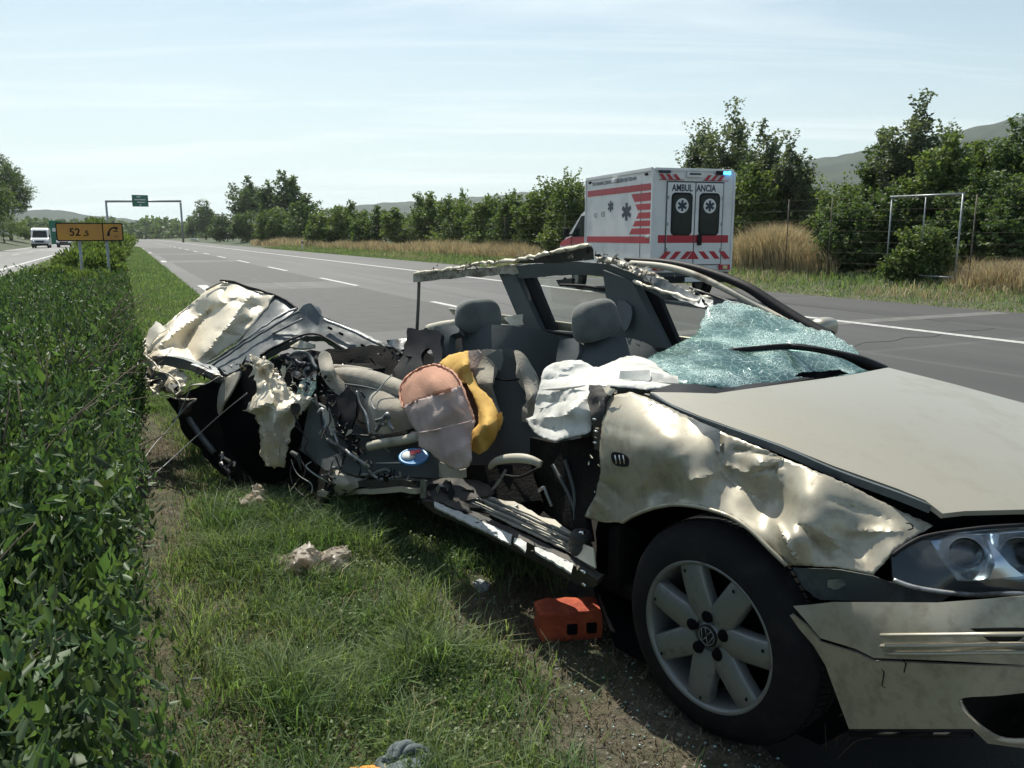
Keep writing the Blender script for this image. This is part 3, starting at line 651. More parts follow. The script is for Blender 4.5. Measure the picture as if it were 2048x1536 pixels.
SH = [
 (385, 22, 432, 14, 'slim dark tree beside the right post of the green sign gantry', 'tree', 'leaf_dark', 1200, .5, .0, 0, 1.6),
 (412, 24, 402, 30, 'round mid green tree right of the green sign gantry', 'tree', 'leaf_far', 2600, .5, .0, 0, 1.0),
 (455, 22, 432, 30, 'low bush between the round tree and the two tall trees', 'bush', 'leaf_far', 2000, .4, 0, 0, 1),
 (494, 27, 360, 34, 'left one of the two tall trees above the bushes', 'tree', 'leaf_dark', 4200, .42, .18, .3, 1),
 (568, 27, 358, 36, 'right one of the two tall trees above the bushes', 'tree', 'leaf_dark', 4200, .42, .18, .4, 1),
 (500, 22, 425, 40, 'bush in front of the left tall tree', 'bush', 'leaf_far', 2600, .34, 0, 0, 1),
 (560, 22, 418, 38, 'bush in front of the right tall tree', 'bush', 'leaf_tree', 2600, .34, 0, 0, 1),
 (615, 23, 404, 34, 'sloping bush right of the two tall trees', 'bush', 'leaf_dark', 2800, .30, 0, .3, 1),
 (655, 21, 425, 32, 'small bush left of the white marker post', 'bush', 'leaf_tree', 2600, .26, 0, .3, 1),
 (700, 23, 418, 36, 'bush above the first dry grass patch', 'bush', 'leaf_tree', 3000, .24, 0, .3, 1),
 (748, 22, 424, 36, 'wide low bush under the far ridge', 'bush', 'leaf_dark', 3000, .22, 0, .3, 1),
 (800, 23, 428, 34, 'lowest bush under the far ridge', 'bush', 'leaf_tree', 3000, .2, 0, .3, 1),
 (860, 24, 398, 30, 'peaked bush with pale shoots under the far ridge', 'bush', 'leaf_tree', 3400, .19, 0, .6, 1),
 (915, 24, 404, 34, 'bush with wispy top next to the peaked bush', 'bush', 'leaf_tree', 3600, .18, 0, .6, 1),
 (970, 24, 405, 34, 'even topped bush midway between peaked bush and ambulance', 'bush', 'leaf_tree', 3600, .17, 0, .4, 1),
 (1030, 23, 402, 40, 'dark bush two places left of the ambulance cab', 'bush', 'leaf_dark', 4200, .16, 0, .3, 1),
 (1085, 23, 383, 42, 'tall rounded bush left of the ambulance cab', 'bush', 'leaf_tree', 5200, .15, 0, .3, 1),
 (1145, 23, 370, 46, 'tallest rounded bush right behind the ambulance cab', 'bush', 'leaf_tree', 6000, .14, 0, .3, 1),
 (1230, 24, 400, 50, 'bush hidden behind the ambulance box', 'bush', 'leaf_tree', 3000, .16, 0, .2, 1),
 (1395, 25, 278, 42, 'grey green tree with spiky top over the left of the ambulance roof', 'tree', 'leaf_silver', 6000, .12, .05, 1.0, 1),
 (1452, 25, 240, 44, 'highest spiky grey green tree behind the ambulance', 'tree', 'leaf_silver', 8000, .12, .05, 1.0, 1),
 (1512, 25, 258, 34, 'slender spiky tree over the right edge of the ambulance', 'tree', 'leaf_silver', 5200, .12, .05, 1.0, 1),
 (1575, 25, 296, 32, 'smaller spiky tree just right of the ambulance trees', 'tree', 'leaf_silver', 4200, .12, .05, 1.0, 1),
 (1500, 24, 345, 60, 'green bush filling in under the spiky trees', 'bush', 'leaf_tree', 7000, .12, 0, .3, 1),
 (1600, 26, 372, 55, 'light green bush behind the tall dry grass', 'bush', 'leaf_tree', 6500, .11, 0, .4, 1),
 (1672, 25, 392, 40, 'bush between the dry grass and the big right thicket', 'bush', 'leaf_tree', 5500, .11, 0, .5, 1),
 (1755, 25, 280, 44, 'leaning tree at the left side of the big right thicket', 'tree', 'leaf_dark', 9000, .11, .0, .7, 1),
 (1822, 25, 222, 42, 'highest tree of the big right thicket', 'tree', 'leaf_silver', 9500, .11, .0, 1.0, 1),
 (1885, 24, 285, 48, 'bushy tree right of the highest thicket tree', 'tree', 'leaf_tree', 8000, .11, 0, .6, 1),
 (1950, 25, 300, 50, 'green tree above the fence post at the right', 'tree', 'leaf_tree', 8000, .11, 0, .6, 1),
 (2020, 25, 276, 60, 'tree at the right border of the view', 'tree', 'leaf_dark', 9000, .11, 0, .6, 1),
 (2110, 25, 285, 70, 'tree cut off by the right border', 'tree', 'leaf_tree', 5000, .13, 0, .5, 1),
 (1700, 21.5, 420, 52, 'dense low bush left of the metal frame', 'bush', 'leaf_dark', 9000, .095, 0, .4, 1),
 (1775, 22.5, 395, 44, 'dark bush behind the left post of the metal frame', 'bush', 'leaf_dark', 8000, .095, 0, .4, 1),
 (1845, 20.3, 470, 44, 'low bush growing through the metal frame', 'bush', 'leaf_tree', 8000, .085, 0, .5, 1),
 (1940, 23, 370, 60, 'dark bush behind the right post of the metal frame', 'bush', 'leaf_dark', 8500, .10, 0, .4, 1),
 (2040, 23, 380, 60, 'dark bush at the right border below the trees', 'bush', 'leaf_dark', 8000, .10, 0, .4, 1),
]
for (px, t, top, hw, lab, cat, kd, n, lf, base, spk, sq) in SH:
    tree('roadside_tree' if cat == 'tree' else 'roadside_bush', px, t, top, hw * (1.35 if px > 1300 else 1.6 if cat != 'tree' else 1.1), lab, cat, g1, kd, cat == 'bush', int(n * 2.1), lf * 1.15, base, spk * (.6 if px < 1300 else 1), clumps=34 if n > 4000 else 22)
g2 = 'trees left of the opposite carriageway'
for (px, t, top, hw, lab, kd, n, lf, base, sp_) in [
 (-75, -15, 305, 100, 'big dark tree at the left border', 'leaf_dark', 34000, .26, .12, .3),
 (22, -17, 322, 42, 'lower tree beside the big dark tree at the left border', 'leaf_dark', 20000, .24, .1, .3),
 (8, -15.5, 430, 45, 'bush under the left border trees', 'leaf_tree', 5000, .18, 0, .3),
 (50, -17, 446, 26, 'small bush by the far left verge', 'leaf_tree', 3000, .3, 0, 0),
 (95, -18, 452, 24, 'bush behind the white van', 'leaf_far', 2500, .5, 0, 0)]:
    tree('roadside_tree' if 'tree' in lab.split(' by')[0].split(' under')[0] else 'roadside_bush', px, t, top, hw, lab, 'tree' if 'bush' not in lab else 'bush', g2, kd, False, n, lf, base, sp_, clumps=30)
# far wood closing the road ahead
nf = 16000; az = rng.uniform(math.radians(-31), math.radians(-14), nf); dd = rng.uniform(430, 640, nf)
hh = 4 + 6 * vnoise(az * 57, dd * 0.0, 0.9, 5) + 3 * vnoise(az * 57, az * 0, 4, 6); zz_ = rng.uniform(0, 1, nf) ** 0.8 * hh
P = np.column_stack([np.sin(az) * dd, np.cos(az) * dd, zz_ - 0.2]); D, Nn = rot_basis(nf)
V, F = diamonds(P, D, Nn, 2.2, 1.8); tag(npmesh('far_wood', V, F, M['leaf_far']), 'low dark wood closing the view where the road runs out', 'wood', kind='stuff')
# ============================================================ HEDGE
def hedge_top(s, t): return 0.86 + 0.38 * (vnoise(s, t, 0.9, 8) - 0.5) + 0.14 * (vnoise(s, t, 3, 9) - 0.5) - 0.26 * sm(7, 12, s)
def hedge_face(s, z): return -0.31 + 0.20 * sm(1.5, 4.2, s) + 0.30 * (vnoise(s, z, 1.1, 4) - 0.55) + 0.09 * np.sin(np.clip(z, 0, 1.1) * 2.6)
def leaf6(P, D, Nn, ln, wd, curl):
    n = len(P); ln = ln[:, None]; wd = wd[:, None]; up = np.cross(D, Nn); c = curl[:, None]
    b = P; t = P + D * ln - up * ln * c * 0.55
    m1 = P + D * ln * 0.28 + up * ln * c * 0.1; m2 = P + D * ln * 0.66 - up * ln * c * 0.1; f = up * wd * 0.16
    V = np.stack([b, m1 + Nn * wd * .42 + f, m2 + Nn * wd * .40 + f, t, m2 - Nn * wd * .40 + f, m1 - Nn * wd * .42 + f], 1).reshape(-1, 3)
    k = np.arange(n)[:, None] * 6
    return V, np.concatenate([k + [0, 1, 2], k + [0, 2, 3], k + [0, 3, 4], k + [0, 4, 5]], 1).reshape(-1, 3)
hedge = thing('hedge', 'long leafy green hedge on the median at the left, reaching to the phone sign', 'hedge', tuple(road(4, -0.9)))
def unit(a): return a / (np.linalg.norm(a, axis=1)[:, None] + 1e-9)
ROT3 = np.array([[RN[0], RN[1], 0], [RD[0], RD[1], 0], [0, 0, 1.0]])    # rows: t,s,z axes in world
def tsz(v): return v @ ROT3
nsh = 18000
s = 0.9 + 17.5 * rng.uniform(0, 1, nsh) ** 1.7; z = rng.uniform(0, 1, nsh) ** 0.75
face = rng.uniform(0, 1, nsh) < 0.60
tt = np.where(face, hedge_face(s, z) - rng.uniform(0, 0.25, nsh) ** 1.5, -rng.uniform(0.0, 1.9, nsh) + 0.0)
zt = hedge_top(s, tt); zz = np.where(face, 0.05 + z * (zt - 0.1), zt - rng.uniform(0, 0.18, nsh) + 0.20 * (rng.uniform(0, 1, nsh) > 0.90))
tip = np.column_stack([tt, s, zz]); 
dr = np.column_stack([np.where(face, rng.uniform(-0.1, 0.7, nsh), rng.normal(0, 0.3, nsh)), rng.normal(0, 0.35, nsh), rng.uniform(0.55, 1.2, nsh)]); dr = unit(dr)
L0 = rng.uniform(0.11, 0.27, nsh); nl = 15
k = np.repeat(np.arange(nsh), nl); f = np.tile(np.linspace(0.05, 1, nl), nsh)
P = tip[k] - dr[k] * (L0[k] * (1 - f))[:, None]
ang = np.tile(np.arange(nl) * 2.4, nsh) + np.repeat(rng.uniform(0, 6, nsh), nl)
a1 = unit(np.cross(dr, [0.3, 0.9, 0.1])); a2 = np.cross(dr, a1)
rad = a1[k] * np.cos(ang)[:, None] + a2[k] * np.sin(ang)[:, None]
D = unit(rad * (1.05 - 0.75 * f)[:, None] + dr[k] * (0.45 + 0.6 * f)[:, None] + rng.normal(0, 0.15, (len(k), 3)))
Nn = unit(np.cross(D, dr[k] + rng.normal(0, 0.25, (len(k), 3))))
ln = rng.uniform(0.021, 0.041, len(k)) * (0.78 + 0.22 * sm(2, 5, s[k])) * (1 + 0.35 * sm(6, 16, s[k])); 
V, F = leaf6(tsz(P), tsz(D), tsz(Nn), ln, ln * rng.uniform(0.30, 0.48, len(k)), rng.uniform(0, 0.5, len(k)))
o = npmesh('foliage', V, F, M['leaf_hedge'], None, kind='stuff'); o.parent = hedge; o.matrix_parent_inverse = Matrix.Translation(-Vector(road(4, -0.9)))
# dense inner leaves so that the hedge is not see-through
ni = 26000; s = 0.9 + 17.5 * rng.uniform(0, 1, ni) ** 1.6; t_ = -rng.uniform(0.06, 1.9, ni) - 0.02; z = rng.uniform(0, 1, ni)
P = np.column_stack([t_, s, z * (hedge_top(s, t_) - 0.07)]); D, Nn = rot_basis(ni); ln = rng.uniform(0.06, 0.11, ni)
V, F = diamonds(tsz(P), D, Nn, ln, ln * 0.45); o = npmesh('inner_foliage', V, F, M['leaf_hedge'], None, kind='stuff'); o.parent = hedge; o.matrix_parent_inverse = Matrix.Translation(-Vector(road(4, -0.9)))
# stems
parts = []
for i in range(420):
    s0 = 0.9 + 11 * random.random() ** 1.5; t0 = -0.38 - 1.2 * random.random() ** 2; 
    e = np.array([t0 + random.uniform(-.1, .1), s0 + random.uniform(-.3, .3), random.uniform(0.5, 0.95)])
    b = np.array([t0, s0, -0.02]); m_ = (b + e) / 2 + np.array([random.uniform(-.06, .06), random.uniform(-.06, .06), 0])
    parts.append(tube_geo(tsz(np.array([b, m_, e])), [0.007, 0.005, 0.002], 4, 2))
V, F = merge(parts); o = pymesh('stems', V, F, M['stem'], hedge, True); o['kind'] = 'stuff'; o.matrix_parent_inverse = Matrix.Translation(-Vector(road(4, -0.9)))
parts = []
for i in range(90):
    s0 = random.uniform(1.2, 7); z0 = random.uniform(.15, .95); t0 = float(hedge_face(np.array([s0]), np.array([z0]))[0]) - .12
    b = np.array([t0, s0, z0]); d = np.array([random.uniform(.1, .3), random.uniform(-.25, .2), random.uniform(.05, .35)])
    parts.append(tube_geo(tsz(np.array([b, b + d * .5 + np.array([0, 0, .03]), b + d])), [0.003, 0.0022, 0.001], 4, 2))
V, F = merge(parts); o = pymesh('twigs', V, F, M['stem'], hedge, True); o['kind'] = 'stuff'; o.matrix_parent_inverse = Matrix.Translation(-Vector(road(4, -0.9)))
# large near leaves, each one a part
shared = []
for i in range(6):
    P = np.zeros((1, 3)); Vv, Ff = leaf6(P, np.array([[1.0, 0, 0]]), np.array([[0, 1.0, 0]]), np.array([0.038]), np.array([0.038 * (0.3 + 0.02 * i)]), np.array([0.08 * i]))
    me = bpy.data.meshes.new('leaf'); me.from_pydata(Vv.tolist(), [], Ff.tolist()); me.update(); me.materials.append(M['leaf_hedge']); shared.append(me)
for i in range(280):
    s0 = random.uniform(1.1, 3.2); z0 = random.uniform(0.1, 1.0); t0 = float(hedge_face(np.array([s0]), np.array([z0]))[0]) + random.uniform(-0.03, 0.06)
    p = road(s0, t0, z0); o = bpy.data.objects.new('leaf', shared[i % 6]); COL.objects.link(o); o.parent = hedge; o.matrix_parent_inverse = Matrix.Translation(-Vector(road(4, -0.9)))
    o.location = p; o.rotation_euler = (random.uniform(-1, 1), random.uniform(-1.3, 0.3), random.uniform(-2.4, 0.8))
# the far, coarser part of the planting is a row of separate shrubs round and behind the phone sign
def median_shrub(s, t, h, r, n, lab, kd='leaf_tree', lf=0.1):
    x, y, _ = road(s, t); root = thing('median_shrub', lab, 'bush', (x, y, 0), random.uniform(0, 6), 'shrubs on the median past the hedge')
    r_ = np.random.default_rng(int(s * 13)); d = r_.normal(size=(n, 3)); d /= np.linalg.norm(d, axis=1)[:, None]; rr = r_.uniform(0.1, 1, n) ** 0.45
    P = d * rr[:, None] * np.array([r, r, h * 0.5]) + np.array([0, 0, h * 0.5]); P *= (1 + 0.25 * (vnoise(P[:, 0], P[:, 2], 2.5 / r, 3) - 0.5))[:, None]; P[:, 2] = np.maximum(P[:, 2], 0.02)
    D = unit(d + np.array([0, 0, 0.8]) + r_.normal(0, 0.5, (n, 3))); Nn = unit(np.cross(D, r_.normal(size=(n, 3)))); ln = lf * r_.uniform(0.7, 1.4, n)
    V, F = diamonds(P, D, Nn, ln, ln * 0.4); npmesh('crown', V, F, M[kd], root)
    V, F = merge([tube_geo([(0, 0, 0), (random.uniform(-.2, .2), random.uniform(-.2, .2), h * 0.7)], [0.02, 0.008], 5) for _ in range(5)]); pymesh('trunk', V, F, M['bark'], root)
for i, (s_, t_, h, r, lab) in enumerate([
 (19.5, -0.7, 0.62, 0.6, 'shrub at the foot of the phone sign'), (22.5, -1.5, 0.62, 0.6, 'loose shrub just past the phone sign'), (25, -0.6, 0.9, 0.6, 'bright shrub right of the phone sign posts'),
 (29, -1.2, 0.95, 0.8, 'shrub behind the phone sign panel'), (34, -0.9, 1.15, 0.9, 'median shrub in the distance before the tall one'), (42, -1.0, 2.2, 1.0, 'tall feathery shrub poking up over the phone sign'),
 (47, -1.0, 1.5, 1.3, 'far median shrub past the feathery one'), (58, -1.0, 1.6, 1.5, 'small far median shrub beside the lane'), (72, -1.0, 1.7, 1.8, 'hazy far median shrub'), (90, -1.0, 1.7, 2.2, 'last median shrub before the gantry')]):
    median_shrub(s_, t_, h, r, 3800, lab, 'leaf_tree', 0.10 + 0.012 * i)
# ============================================================ GRASS
def blades(name, s, t, h, w, m, lean=0.5, zoff=0.0, label=None, cat='grass', seg=True):
    n = len(s); x = RD[0] * s + RN[0] * t; y = RD[1] * s + RN[1] * t; z = gz(s, t) + zoff
    a = rng.uniform(0, 2 * math.pi, n); dx, dy = np.cos(a), np.sin(a); ln_ = lean * rng.uniform(0.2, 1.2, n) * h
    b = rng.uniform(0, 2 * math.pi, n); wx, wy = np.cos(b) * w / 2, np.sin(b) * w / 2
    P0 = np.column_stack([x, y, z - 0.005]); Wd = np.column_stack([wx, wy, np.zeros(n)])
    Pm = P0 + np.column_stack([dx * ln_ * 0.35, dy * ln_ * 0.35, h * 0.6]); Pt = P0 + np.column_stack([dx * ln_, dy * ln_, h * (1 - 0.25 * lean)])
    V = np.stack([P0 - Wd, P0 + Wd, Pm - Wd * 0.75, Pm + Wd * 0.75, Pt], 1).reshape(-1, 3); k = np.arange(n)[:, None] * 5
    F = np.concatenate([k + [0, 1, 3], k + [0, 3, 2], k + [2, 3, 4]], 1).reshape(-1, 3)
    return tag(npmesh(name, V, F, m), label, cat, kind='stuff')
def dist2car(s, t):
    x = RD[0] * s + RN[0] * t - CO[0]; y = RD[1] * s + RN[1] * t - CO[1]
    return x * CU[0] + y * CU[1], x * CV[0] + y * CV[1]
def cover(s, t):
    """green cover 0..1 near the camera: tufts, bare by the wheel and the hedge foot"""
    u, v = dist2car(s, t)
    c = 0.30 + 1.0 * vnoise(s, t, 1.9, 21) * 0.6 + 0.5 * (vnoise(s, t, 6, 22) - 0.4)
    c = c * (1 - sm(-0.42, -0.05, v) * sm(-1.9, -0.9, u))           # bare strip beside the wreck
    gr = sm(-0.65, -0.30, v) * sm(-0.7, -0.2, u); c = c * (1 - 0.95 * gr)
    hf = hedge_face(s, 0 * s) ; c = c * sm(0.12, 0.70, t - hf + 0.25 * (vnoise(s, t, 2, 23) - 0.5))
    return c
n = 560000; s = rng.uniform(0.6, 7.5, n); t = rng.uniform(-0.1, 1.62, n); c = cover(s, t); k = rng.uniform(0, 1, n) < np.clip(c, 0, 1) ** 1.3 * 0.62; s, t = s[k], t[k]
tuft = vnoise(s, t, 7, 24); h = (0.035 + 0.085 * tuft) * rng.uniform(0.6, 1.4, len(s))
h = h * (1 + 0.8 * (vnoise(s, t, 2.6, 27) > 0.62))
blades('grass', s, t, h, 0.0040 * rng.uniform(0.7, 1.5, len(s)), M['grass'], 0.9, label='short green grass in tufts between hedge and wreck')
n = 110000; s = rng.uniform(0.6, 7.5, n); t = rng.uniform(-0.35, 1.55, n); u, v = dist2car(s, t)
k = rng.uniform(0, 1, n) < 0.25 + 0.9 * (vnoise(s, t, 1.7, 31) > 0.55) * (1 - sm(-0.4, -0.1, v) * sm(-1, -.3, u)); s, t = s[k], t[k]
blades('dead_grass', s, t, rng.uniform(0.015, 0.05, len(s)), 0.0035, M['litter'], 1.9, label='brown dead grass and thatch lying between the green tufts')
# clover-like small leaves
n = 15000; s = rng.uniform(0.8, 4.2, n); t = rng.uniform(0.0, 1.25, n); k = (vnoise(s, t, 1.5, 41) > 0.52) & (cover(s, t) > 0.35); s, t = s[k], t[k]; n = len(s)
P = np.column_stack([RD[0] * s + RN[0] * t, RD[1] * s + RN[1] * t, gz(s, t) + rng.uniform(0.015, 0.06, n)]); D = unit(np.column_stack([rng.normal(size=n), rng.normal(size=n), 0.5 + 0 * s])); Nn = unit(np.cross(D, np.array([0, 0, 1.0]) + rng.normal(0, .3, (n, 3))))
V, F = diamonds(P, D, Nn, 0.014, 0.010, 0.1); tag(npmesh('clover', V, F, M['leaf_tree']), 'patches of small round leaved weeds in the grass', 'weeds', kind='stuff')
# median strip further on
n = 95000; s = 7.0 + 90 * rng.uniform(0, 1, n) ** 2.4; t = rng.uniform(-4.0, 1.68, n) ; s, t = s, np.where(rng.uniform(0, 1, n) < 0.7, rng.uniform(-0.3, 1.68, n), t)
sc = 1 + 0.06 * s
blades('grass', s, t, 0.05 * sc * rng.uniform(0.6, 1.3, n), 0.006 * sc, M['grass'], 0.7, label='mown grass strip along the left edge of the near carriageway')
# right verge
n = 80000; s = -3 + 110 * rng.uniform(0, 1, n) ** 2; t = 16.0 + 7.5 * rng.uniform(0, 1, n) ** 1.3; 
h = (0.05 + 0.16 * sm(16.6, 20, t)) * rng.uniform(0.6, 1.5, n); sc = 1 + 0.02 * s
blades('verge_grass', s, t, h * sc, 0.014 * sc, M['grass'], 0.8, label='green grass on the right verge below the bushes')
n = 26000; s = -3 + 130 * rng.uniform(0, 1, n) ** 1.7; t = 16.8 + 6.5 * rng.uniform(0, 1, n)
k = vnoise(s, t, 0.35, 51) > 0.42; s, t = s[k], t[k]; n = len(s)
blades('dry_verge_grass', s, t, rng.uniform(0.15, 0.45, n), 0.016, M['grass_dry'], 0.8, label='straw coloured grass and weeds scattered over the right verge')
def dry_patch(x0, x1, t0, t1, n, h0, lab):
    a0 = math.atan2(ray(x0, HZN)[0], ray(x0, HZN)[1]) - RAZ; a1 = math.atan2(ray(x1, HZN)[0], ray(x1, HZN)[1]) - RAZ
    t = rng.uniform(t0, t1, n); a = rng.uniform(a0, a1, n); s = t / np.tan(a)
    ef = np.clip(np.minimum(a - a0, a1 - a) / (a1 - a0) * 4, 0, 1) ** .6; h0 = h0 * (.6 + .4 * ef); keep_ = rng.uniform(0, 1, n) < (.25 + .75 * ef) * (.35 + .9 * vnoise(s, t, .6, 53)); s, t, h0 = s[keep_], t[keep_], h0[keep_]; n = len(s)
    h = h0 * rng.uniform(0.45, 1.15, n) * (0.65 + 0.5 * vnoise(s, t, 0.8, 52))
    blades('tall_dry_grass', s, t, h, 0.018 + 0.0004 * s, M['grass_dry'], 0.45, label=lab)
dry_patch(1440, 1680, 20.3, 23.8, 26000, 1.75, 'stand of tall golden dry grass right of the ambulance')
dry_patch(790, 1090, 19.4, 22.0, 17000, 1.1, 'pale dry grass at the foot of the bushes left of the ambulance')
dry_patch(500, 660, 18.5, 21.5, 9000, 1.3, 'golden dry grass patch left of the white marker post')
dry_patch(1900, 2150, 19.4, 22.5, 9000, 0.8, 'brownish dry weeds at the right border')
dry_patch(640, 820, 19.0, 21.5, 10000, 1.0, 'dry grass patch between marker post and peaked bush')
# gravel by the wheel
n = 9000; u = rng.uniform(-1.3, 1.4, n); v = rng.uniform(-0.75, 0.5, n); k = rng.uniform(0, 1, n) < sm(-1.3, -0.2, u) * 1.0; u, v = u[k], v[k]; n = len(u)
X = CO[0] + CU[0] * u + CV[0] * v; Y = CO[1] + CU[1] * u + CV[1] * v; s, t = st(X, Y); r = 0.0025 + 0.010 * rng.uniform(0, 1, n) ** 4
oc = np.array([(1, 0, 0), (-1, 0, 0), (0, 1, 0), (0, -1, 0), (0, 0, .7), (0, 0, -.7)]); of = np.array([(0, 2, 4), (2, 1, 4), (1, 3, 4), (3, 0, 4), (2, 0, 5), (1, 2, 5), (3, 1, 5), (0, 3, 5)])
V = np.column_stack([X, Y, gz(s, t)])[:, None] + oc[None] * r[:, None, None] * rng.uniform(0.6, 1.3, (n, 6, 1)); F = np.arange(n)[:, None, None] * 6 + of[None]
grm = mat('gravel_stone', (0.17, 0.15, 0.12), 0.9, col2=(0.11, 0.10, 0.085), nscale=30, island=0.5)
tag(npmesh('gravel', V.reshape(-1, 3), F.reshape(-1, 3), grm), 'loose gravel and grit beside the front wheel', 'gravel', kind='stuff')

# straw-coloured taller stalks standing in the tufts
n = 5200; s = rng.uniform(0.8, 6.5, n); t = rng.uniform(-0.1, 1.4, n); k = (rng.uniform(0, 1, n) < np.clip(cover(s, t), 0, 1) * vnoise(s, t, 1.3, 61)); s, t = s[k], t[k]
blades('straw_stalks', s, t, rng.uniform(0.05, 0.15, len(s)), 0.0028, M['grass_dry'], 1.1, label='pale straw stalks among the green tufts')
# ============================================================ AMBULANCE (local x right, y forward, z up; origin under the rear left corner)
AAZ = math.atan2(484 - 1024, FPX / math.cos(PITCH))
P0 = W_(1307, 335, 19.0)
amb = thing('ambulance', 'white box ambulance with red stripes parked on the hard shoulder, blue lamp lit', 'ambulance', (P0[0], P0[1], RZ), -AAZ)
AW, AL, AB, AT = 2.17, 3.84, 0.66, 3.07
def am(name, poly, plane, m, off=0.006, th=0.004, parent=None, label=None):
    """flat film on the box: plane 'rear' (x,z) or 'side' (y,z)"""
    if plane == 'rear': o = prism(name, poly, -off - th, -off + 0.001, m, parent or amb, 'y')
    else: o = prism(name, poly, -off - th, -off + 0.001, m, parent or amb, 'x')
    if label: o['label'] = label
    return o
body = box('box_body', (AW / 2, AL / 2, (AB + AT) / 2), (AW, AL, AT - AB), M['white_paint'], amb, 0.035)
for nm, c, s in (('roof_rail', (-0.01, AL / 2, AT - 0.03), (0.05, AL - 0.04, 0.09)), ('corner_post', (0.0, 0.0, 1.86), (0.055, 0.055, 2.3)), ('corner_post', (AW, 0.0, 1.86), (0.055, 0.055, 2.3)), ('corner_post', (0.0, AL, 1.86), (0.05, 0.05, 2.3)), ('roof_rail', (AW / 2, -0.008, AT - 0.03), (AW - .08, 0.04, 0.07))):
    box(nm, c, s, M['white_paint'], amb, 0.012)
sd = box('sill_skirt', (AW / 2, AL / 2, 0.56), (AW - 0.06, AL - 0.1, 0.22), M['trim'], amb)
# rear doors
for i, (x0, x1) in enumerate(((0.37, 1.11), (1.125, 1.87))):
    d = box('rear_door', ((x0 + x1) / 2, -0.012, 1.80), (x1 - x0 - 0.012, 0.03, 1.90), M['white_paint'], amb, 0.01)
    wx = (0.50, 1.02) if i == 0 else (1.24, 1.76)
    def rr_(x0, x1, z0, z1, r, k=5):
        P = []
        for cx, cz, a0 in ((x1 - r, z1 - r, 0), (x0 + r, z1 - r, 90), (x0 + r, z0 + r, 180), (x1 - r, z0 + r, 270)):
            for j in range(k + 1): a = math.radians(a0 + 90 * j / k); P.append((cx + r * math.cos(a), cz + r * math.sin(a)))
        return P
    prism('window_rubber', rr_(wx[0] - 0.02, wx[1] + 0.02, 1.53, 2.52, 0.11), -0.034, -0.026, M['black'], d)
    w = prism('window', rr_(wx[0] + 0.02, wx[1] - 0.02, 1.57, 2.48, 0.09), -0.040, -0.030, M['darkglass'], d)
    # medical star roundel on the pane
    cx = sum(wx) / 2; cz = 2.22
    prism('roundel', [(cx + 0.17 * math.cos(a), cz + 0.17 * math.sin(a)) for a in np.linspace(0, 2 * math.pi, 28, endpoint=False)], -0.046, -0.042, M['white_paint'], w)
    def star(cx, cz, R, wdt):
        polys = []
        for k in range(3):
            a = math.radians(90 + 60 * k); c, s = math.cos(a), math.sin(a)
            polys.append([(cx + c * R * e - s * wdt * f, cz + s * R * e + c * wdt * f) for e, f in ((1, 1), (-1, 1), (-1, -1), (1, -1))])
        return polys
    def starobj(cx, cz, R, wdt, plane, off, parent, sq=1.0):
        bm = bmesh.new()
        for j, pl in enumerate(star(0, 0, R, wdt)):
            o_ = off + j * 0.0015
            A = [bm.verts.new((cx + a * sq, -o_, cz + b) if plane == 'rear' else (-o_, cx + a * sq, cz + b)) for a, b in pl]; bm.faces.new(A)
        me = bpy.data.meshes.new('medical_star'); bm.to_mesh(me); bm.free(); return link('medical_star', me, M['navy'], parent)
    starobj(cx, cz, 0.125, 0.03, 'rear', 0.048, w)
    for z in (1.2, 1.8, 2.4): box('hinge', (0.385 if i == 0 else 1.855, -0.035, z), (0.05, 0.025, 0.08), M['galv'], d)
for x in (0.365, 1.117, 1.876): box('door_gap', (x, -0.006, 1.80), (0.018, 0.030, 1.92), M['seam'], amb)
box('door_gap', (1.12, -0.006, 0.845), (1.53, 0.026, 0.022), M['seam'], amb); box('door_gap', (1.12, -0.006, 2.765), (1.53, 0.026, 0.03), M['seam'], amb)
h = box('door_handle', (1.25, -0.06, 1.43), (0.11, 0.05, 0.26), M['black'], amb, 0.02)
for x0, x1 in ((0.17, 0.36), (0.38, 1.10), (1.13, 1.86), (1.89, 2.07)): am('red_stripe', [(x0, 1.36), (x1, 1.36), (x1, 1.54), (x0, 1.54)], 'rear', M['red'], 0.027 if 0.37 < x0 < 1.8 else 0.002)
# hazard chevrons, low and high
def para(x, w, z0, z1, sk): return [(x, z0), (x + w, z0), (x + w + sk, z1), (x + sk, z1)]
for x, sk in ((0.20, 0.17), (0.47, 0.17), (0.76, 0.17)): am('hazard_stripe', para(x, 0.15, 0.98, 1.16, sk), 'rear', M['red'], 0.028)
for x, sk in ((1.42, -0.17), (1.70, -0.17), (1.98, -0.17)): am('hazard_stripe', para(x, 0.15, 0.98, 1.16, sk), 'rear', M['red'], 0.028)
am('hazard_stripe', [(0.95, 0.98), (1.27, 0.98), (1.11, 1.19)], 'rear', M['red'], 0.032)
for x in (0.16, 0.34, 0.52): am('hazard_stripe', para(x + 0.1, 0.09, 2.80, 2.93, -0.12), 'rear', M['red'], 0.032)
for x in (1.32, 1.50, 1.68): am('hazard_stripe', para(x, 0.09, 2.80, 2.93, 0.12), 'rear', M['red'], 0.032)
am('hazard_base', [(0.14, 2.80), (0.80, 2.80), (0.80, 2.815), (0.14, 2.815)], 'rear', M['red'], 0.032); am('hazard_base', [(1.3, 2.80), (1.98, 2.80), (1.98, 2.815), (1.3, 2.815)], 'rear', M['red'], 0.032)
bm = bmesh.new(); abox(bm, (1.07, -0.035, 2.93), (0.42, 0.05, 0.13), 0.015); bmo('roof_vent', bm, M['white_paint'], amb); box('vent_slot', (1.07, -0.063, 2.945), (0.30, 0.012, 0.035), M['black'], amb)
